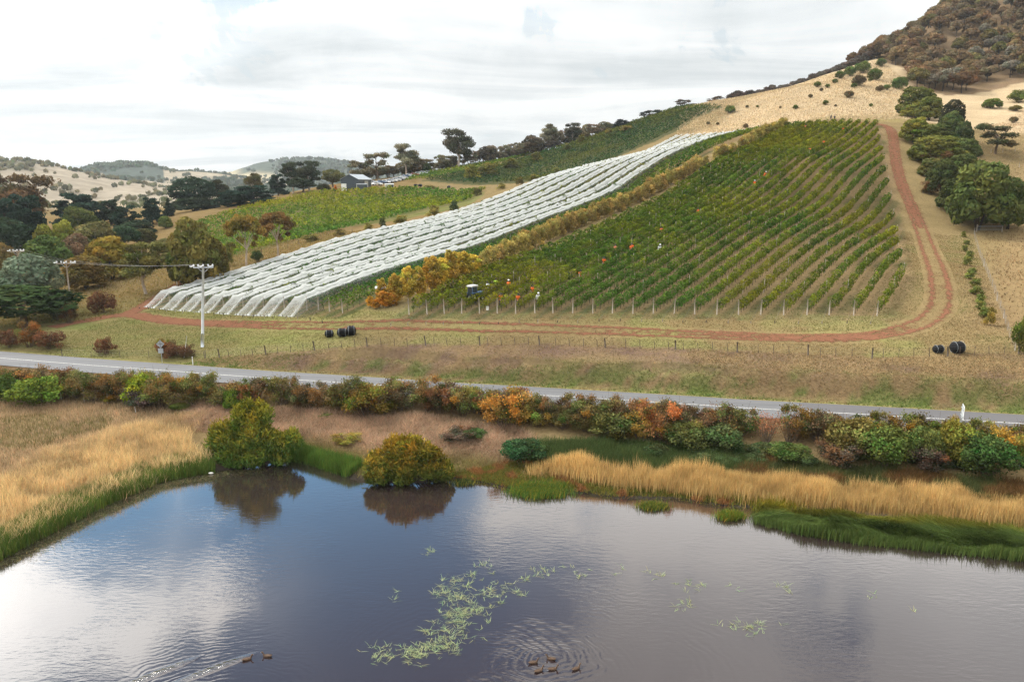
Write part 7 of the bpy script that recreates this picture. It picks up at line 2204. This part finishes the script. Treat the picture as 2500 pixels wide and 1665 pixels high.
# ------------------------------------------------------------------ ducks and a pale stone
def duck_parts():
    k = 12
    th = np.arange(k) * 2 * math.pi / k
    st = [(-.30, .012, .13), (-.24, .05, .105), (-.14, .085, .075), (0, .10, .06), (.12, .09, .06), (.19, .055, .085), (.22, .02, .10)]
    body = MB().loft([np.c_[np.full(k, a), np.cos(th) * r_, zc + np.sin(th) * r_ * .75] for a, r_, zc in st])
    neck = MB().tube([(.15, 0, .09), (.20, 0, .17), (.225, 0, .23), (.245, 0, .265), (.28, 0, .262), (.30, 0, .255)], [.055, .04, .034, .044, .042, .02], 10)
    beak = MB().loft([[(a, math.cos(t) * w_, zc + math.sin(t) * h_) for t in th] for a, w_, h_, zc in ((.285, .02, .018, .256), (.32, .018, .010, .25), (.35, .016, .006, .246))])
    wing = MB().loft([[(a, math.cos(t) * r_ * .35 + .078, zc + math.sin(t) * r_ * .6) for t in th] for a, r_, zc in ((-.24, .015, .12), (-.12, .06, .10), (.02, .075, .09), (.11, .04, .09))])
    wing2 = MB().loft([[(a, -math.cos(t) * r_ * .35 - .078, zc + math.sin(t) * r_ * .6) for t in th] for a, r_, zc in ((-.24, .015, .12), (-.12, .06, .10), (.02, .075, .09), (.11, .04, .09))])
    return [('body', body.mesh('body', M['duck'], True)), ('head', neck.mesh('head', M['duck'], True)), ('beak', beak.mesh('beak', M['beak'], True)), ('wing', wing.mesh('wing', M['duck'], True)), ('wing', wing2.mesh('wing', M['duck'], True))]
DP = duck_parts()
for px, py, rz, lb in [(604, 1610, .4, 'brown duck swimming behind another away from the weeds'), (652, 1602, 3.0, 'brown duck leading the pair away from the weeds'), (1303, 1618, .3, 'dark duck in the flock of five, farthest from the others towards the weeds'), (1345, 1609, 2.8, 'dark duck in the flock of five, the one nearest the shore'), (1316, 1638, .5, 'dark duck in the flock of five, bent forward behind the first'), (1350, 1634, .2, 'dark duck in the middle of the flock of five'), (1407, 1633, .6, 'dark duck swimming apart at the end of the flock of five')]:
    b_ = atz(px, py, 0.0)
    t_ = thing('duck', lb, 'duck', (b_[0], b_[1], -.03), rz, (1.0, 1.0, 1.0))
    for nm_, me in DP:
        obj(nm_, me, t_)
p = atz(515, 1156, .05)
th = np.arange(10) * 2 * math.pi / 10
o = obj('pale_stone', MB().loft([np.c_[np.full(10, a), np.cos(th) * r_ * (1 + .15 * np.sin(3 * th)), .05 + np.sin(th) * r_ * .6] for a, r_ in ((-.22, .03), (-.15, .10), (0, .13), (.14, .10), (.21, .03))]).mesh('pale_stone', M['stone'], True), None, tuple(p))
tag(o, 'small white stone at the shore beside the tall pond shrub', 'stone')

# ------------------------------------------------------------------ the air over the valley
def haze_mat():
    m = bpy.data.materials.new('haze')
    m.use_nodes = True
    m.node_tree.nodes.clear()
    t = NT(m.node_tree)
    v = t.n('ShaderNodeVolumePrincipled', Color=(0.80, 0.88, 0.95, 1), Density=0.00008)
    v.inputs['Anisotropy'].default_value = 0.3
    t.n('ShaderNodeOutputMaterial', Volume=v.outputs[0])
    return m
o = obj('haze', MB().box((0, 1600, 120), (6700, 4200, 246.0)).mesh('haze', haze_mat()))
tag(o, 'thin pale haze in the valley air', kind='stuff')
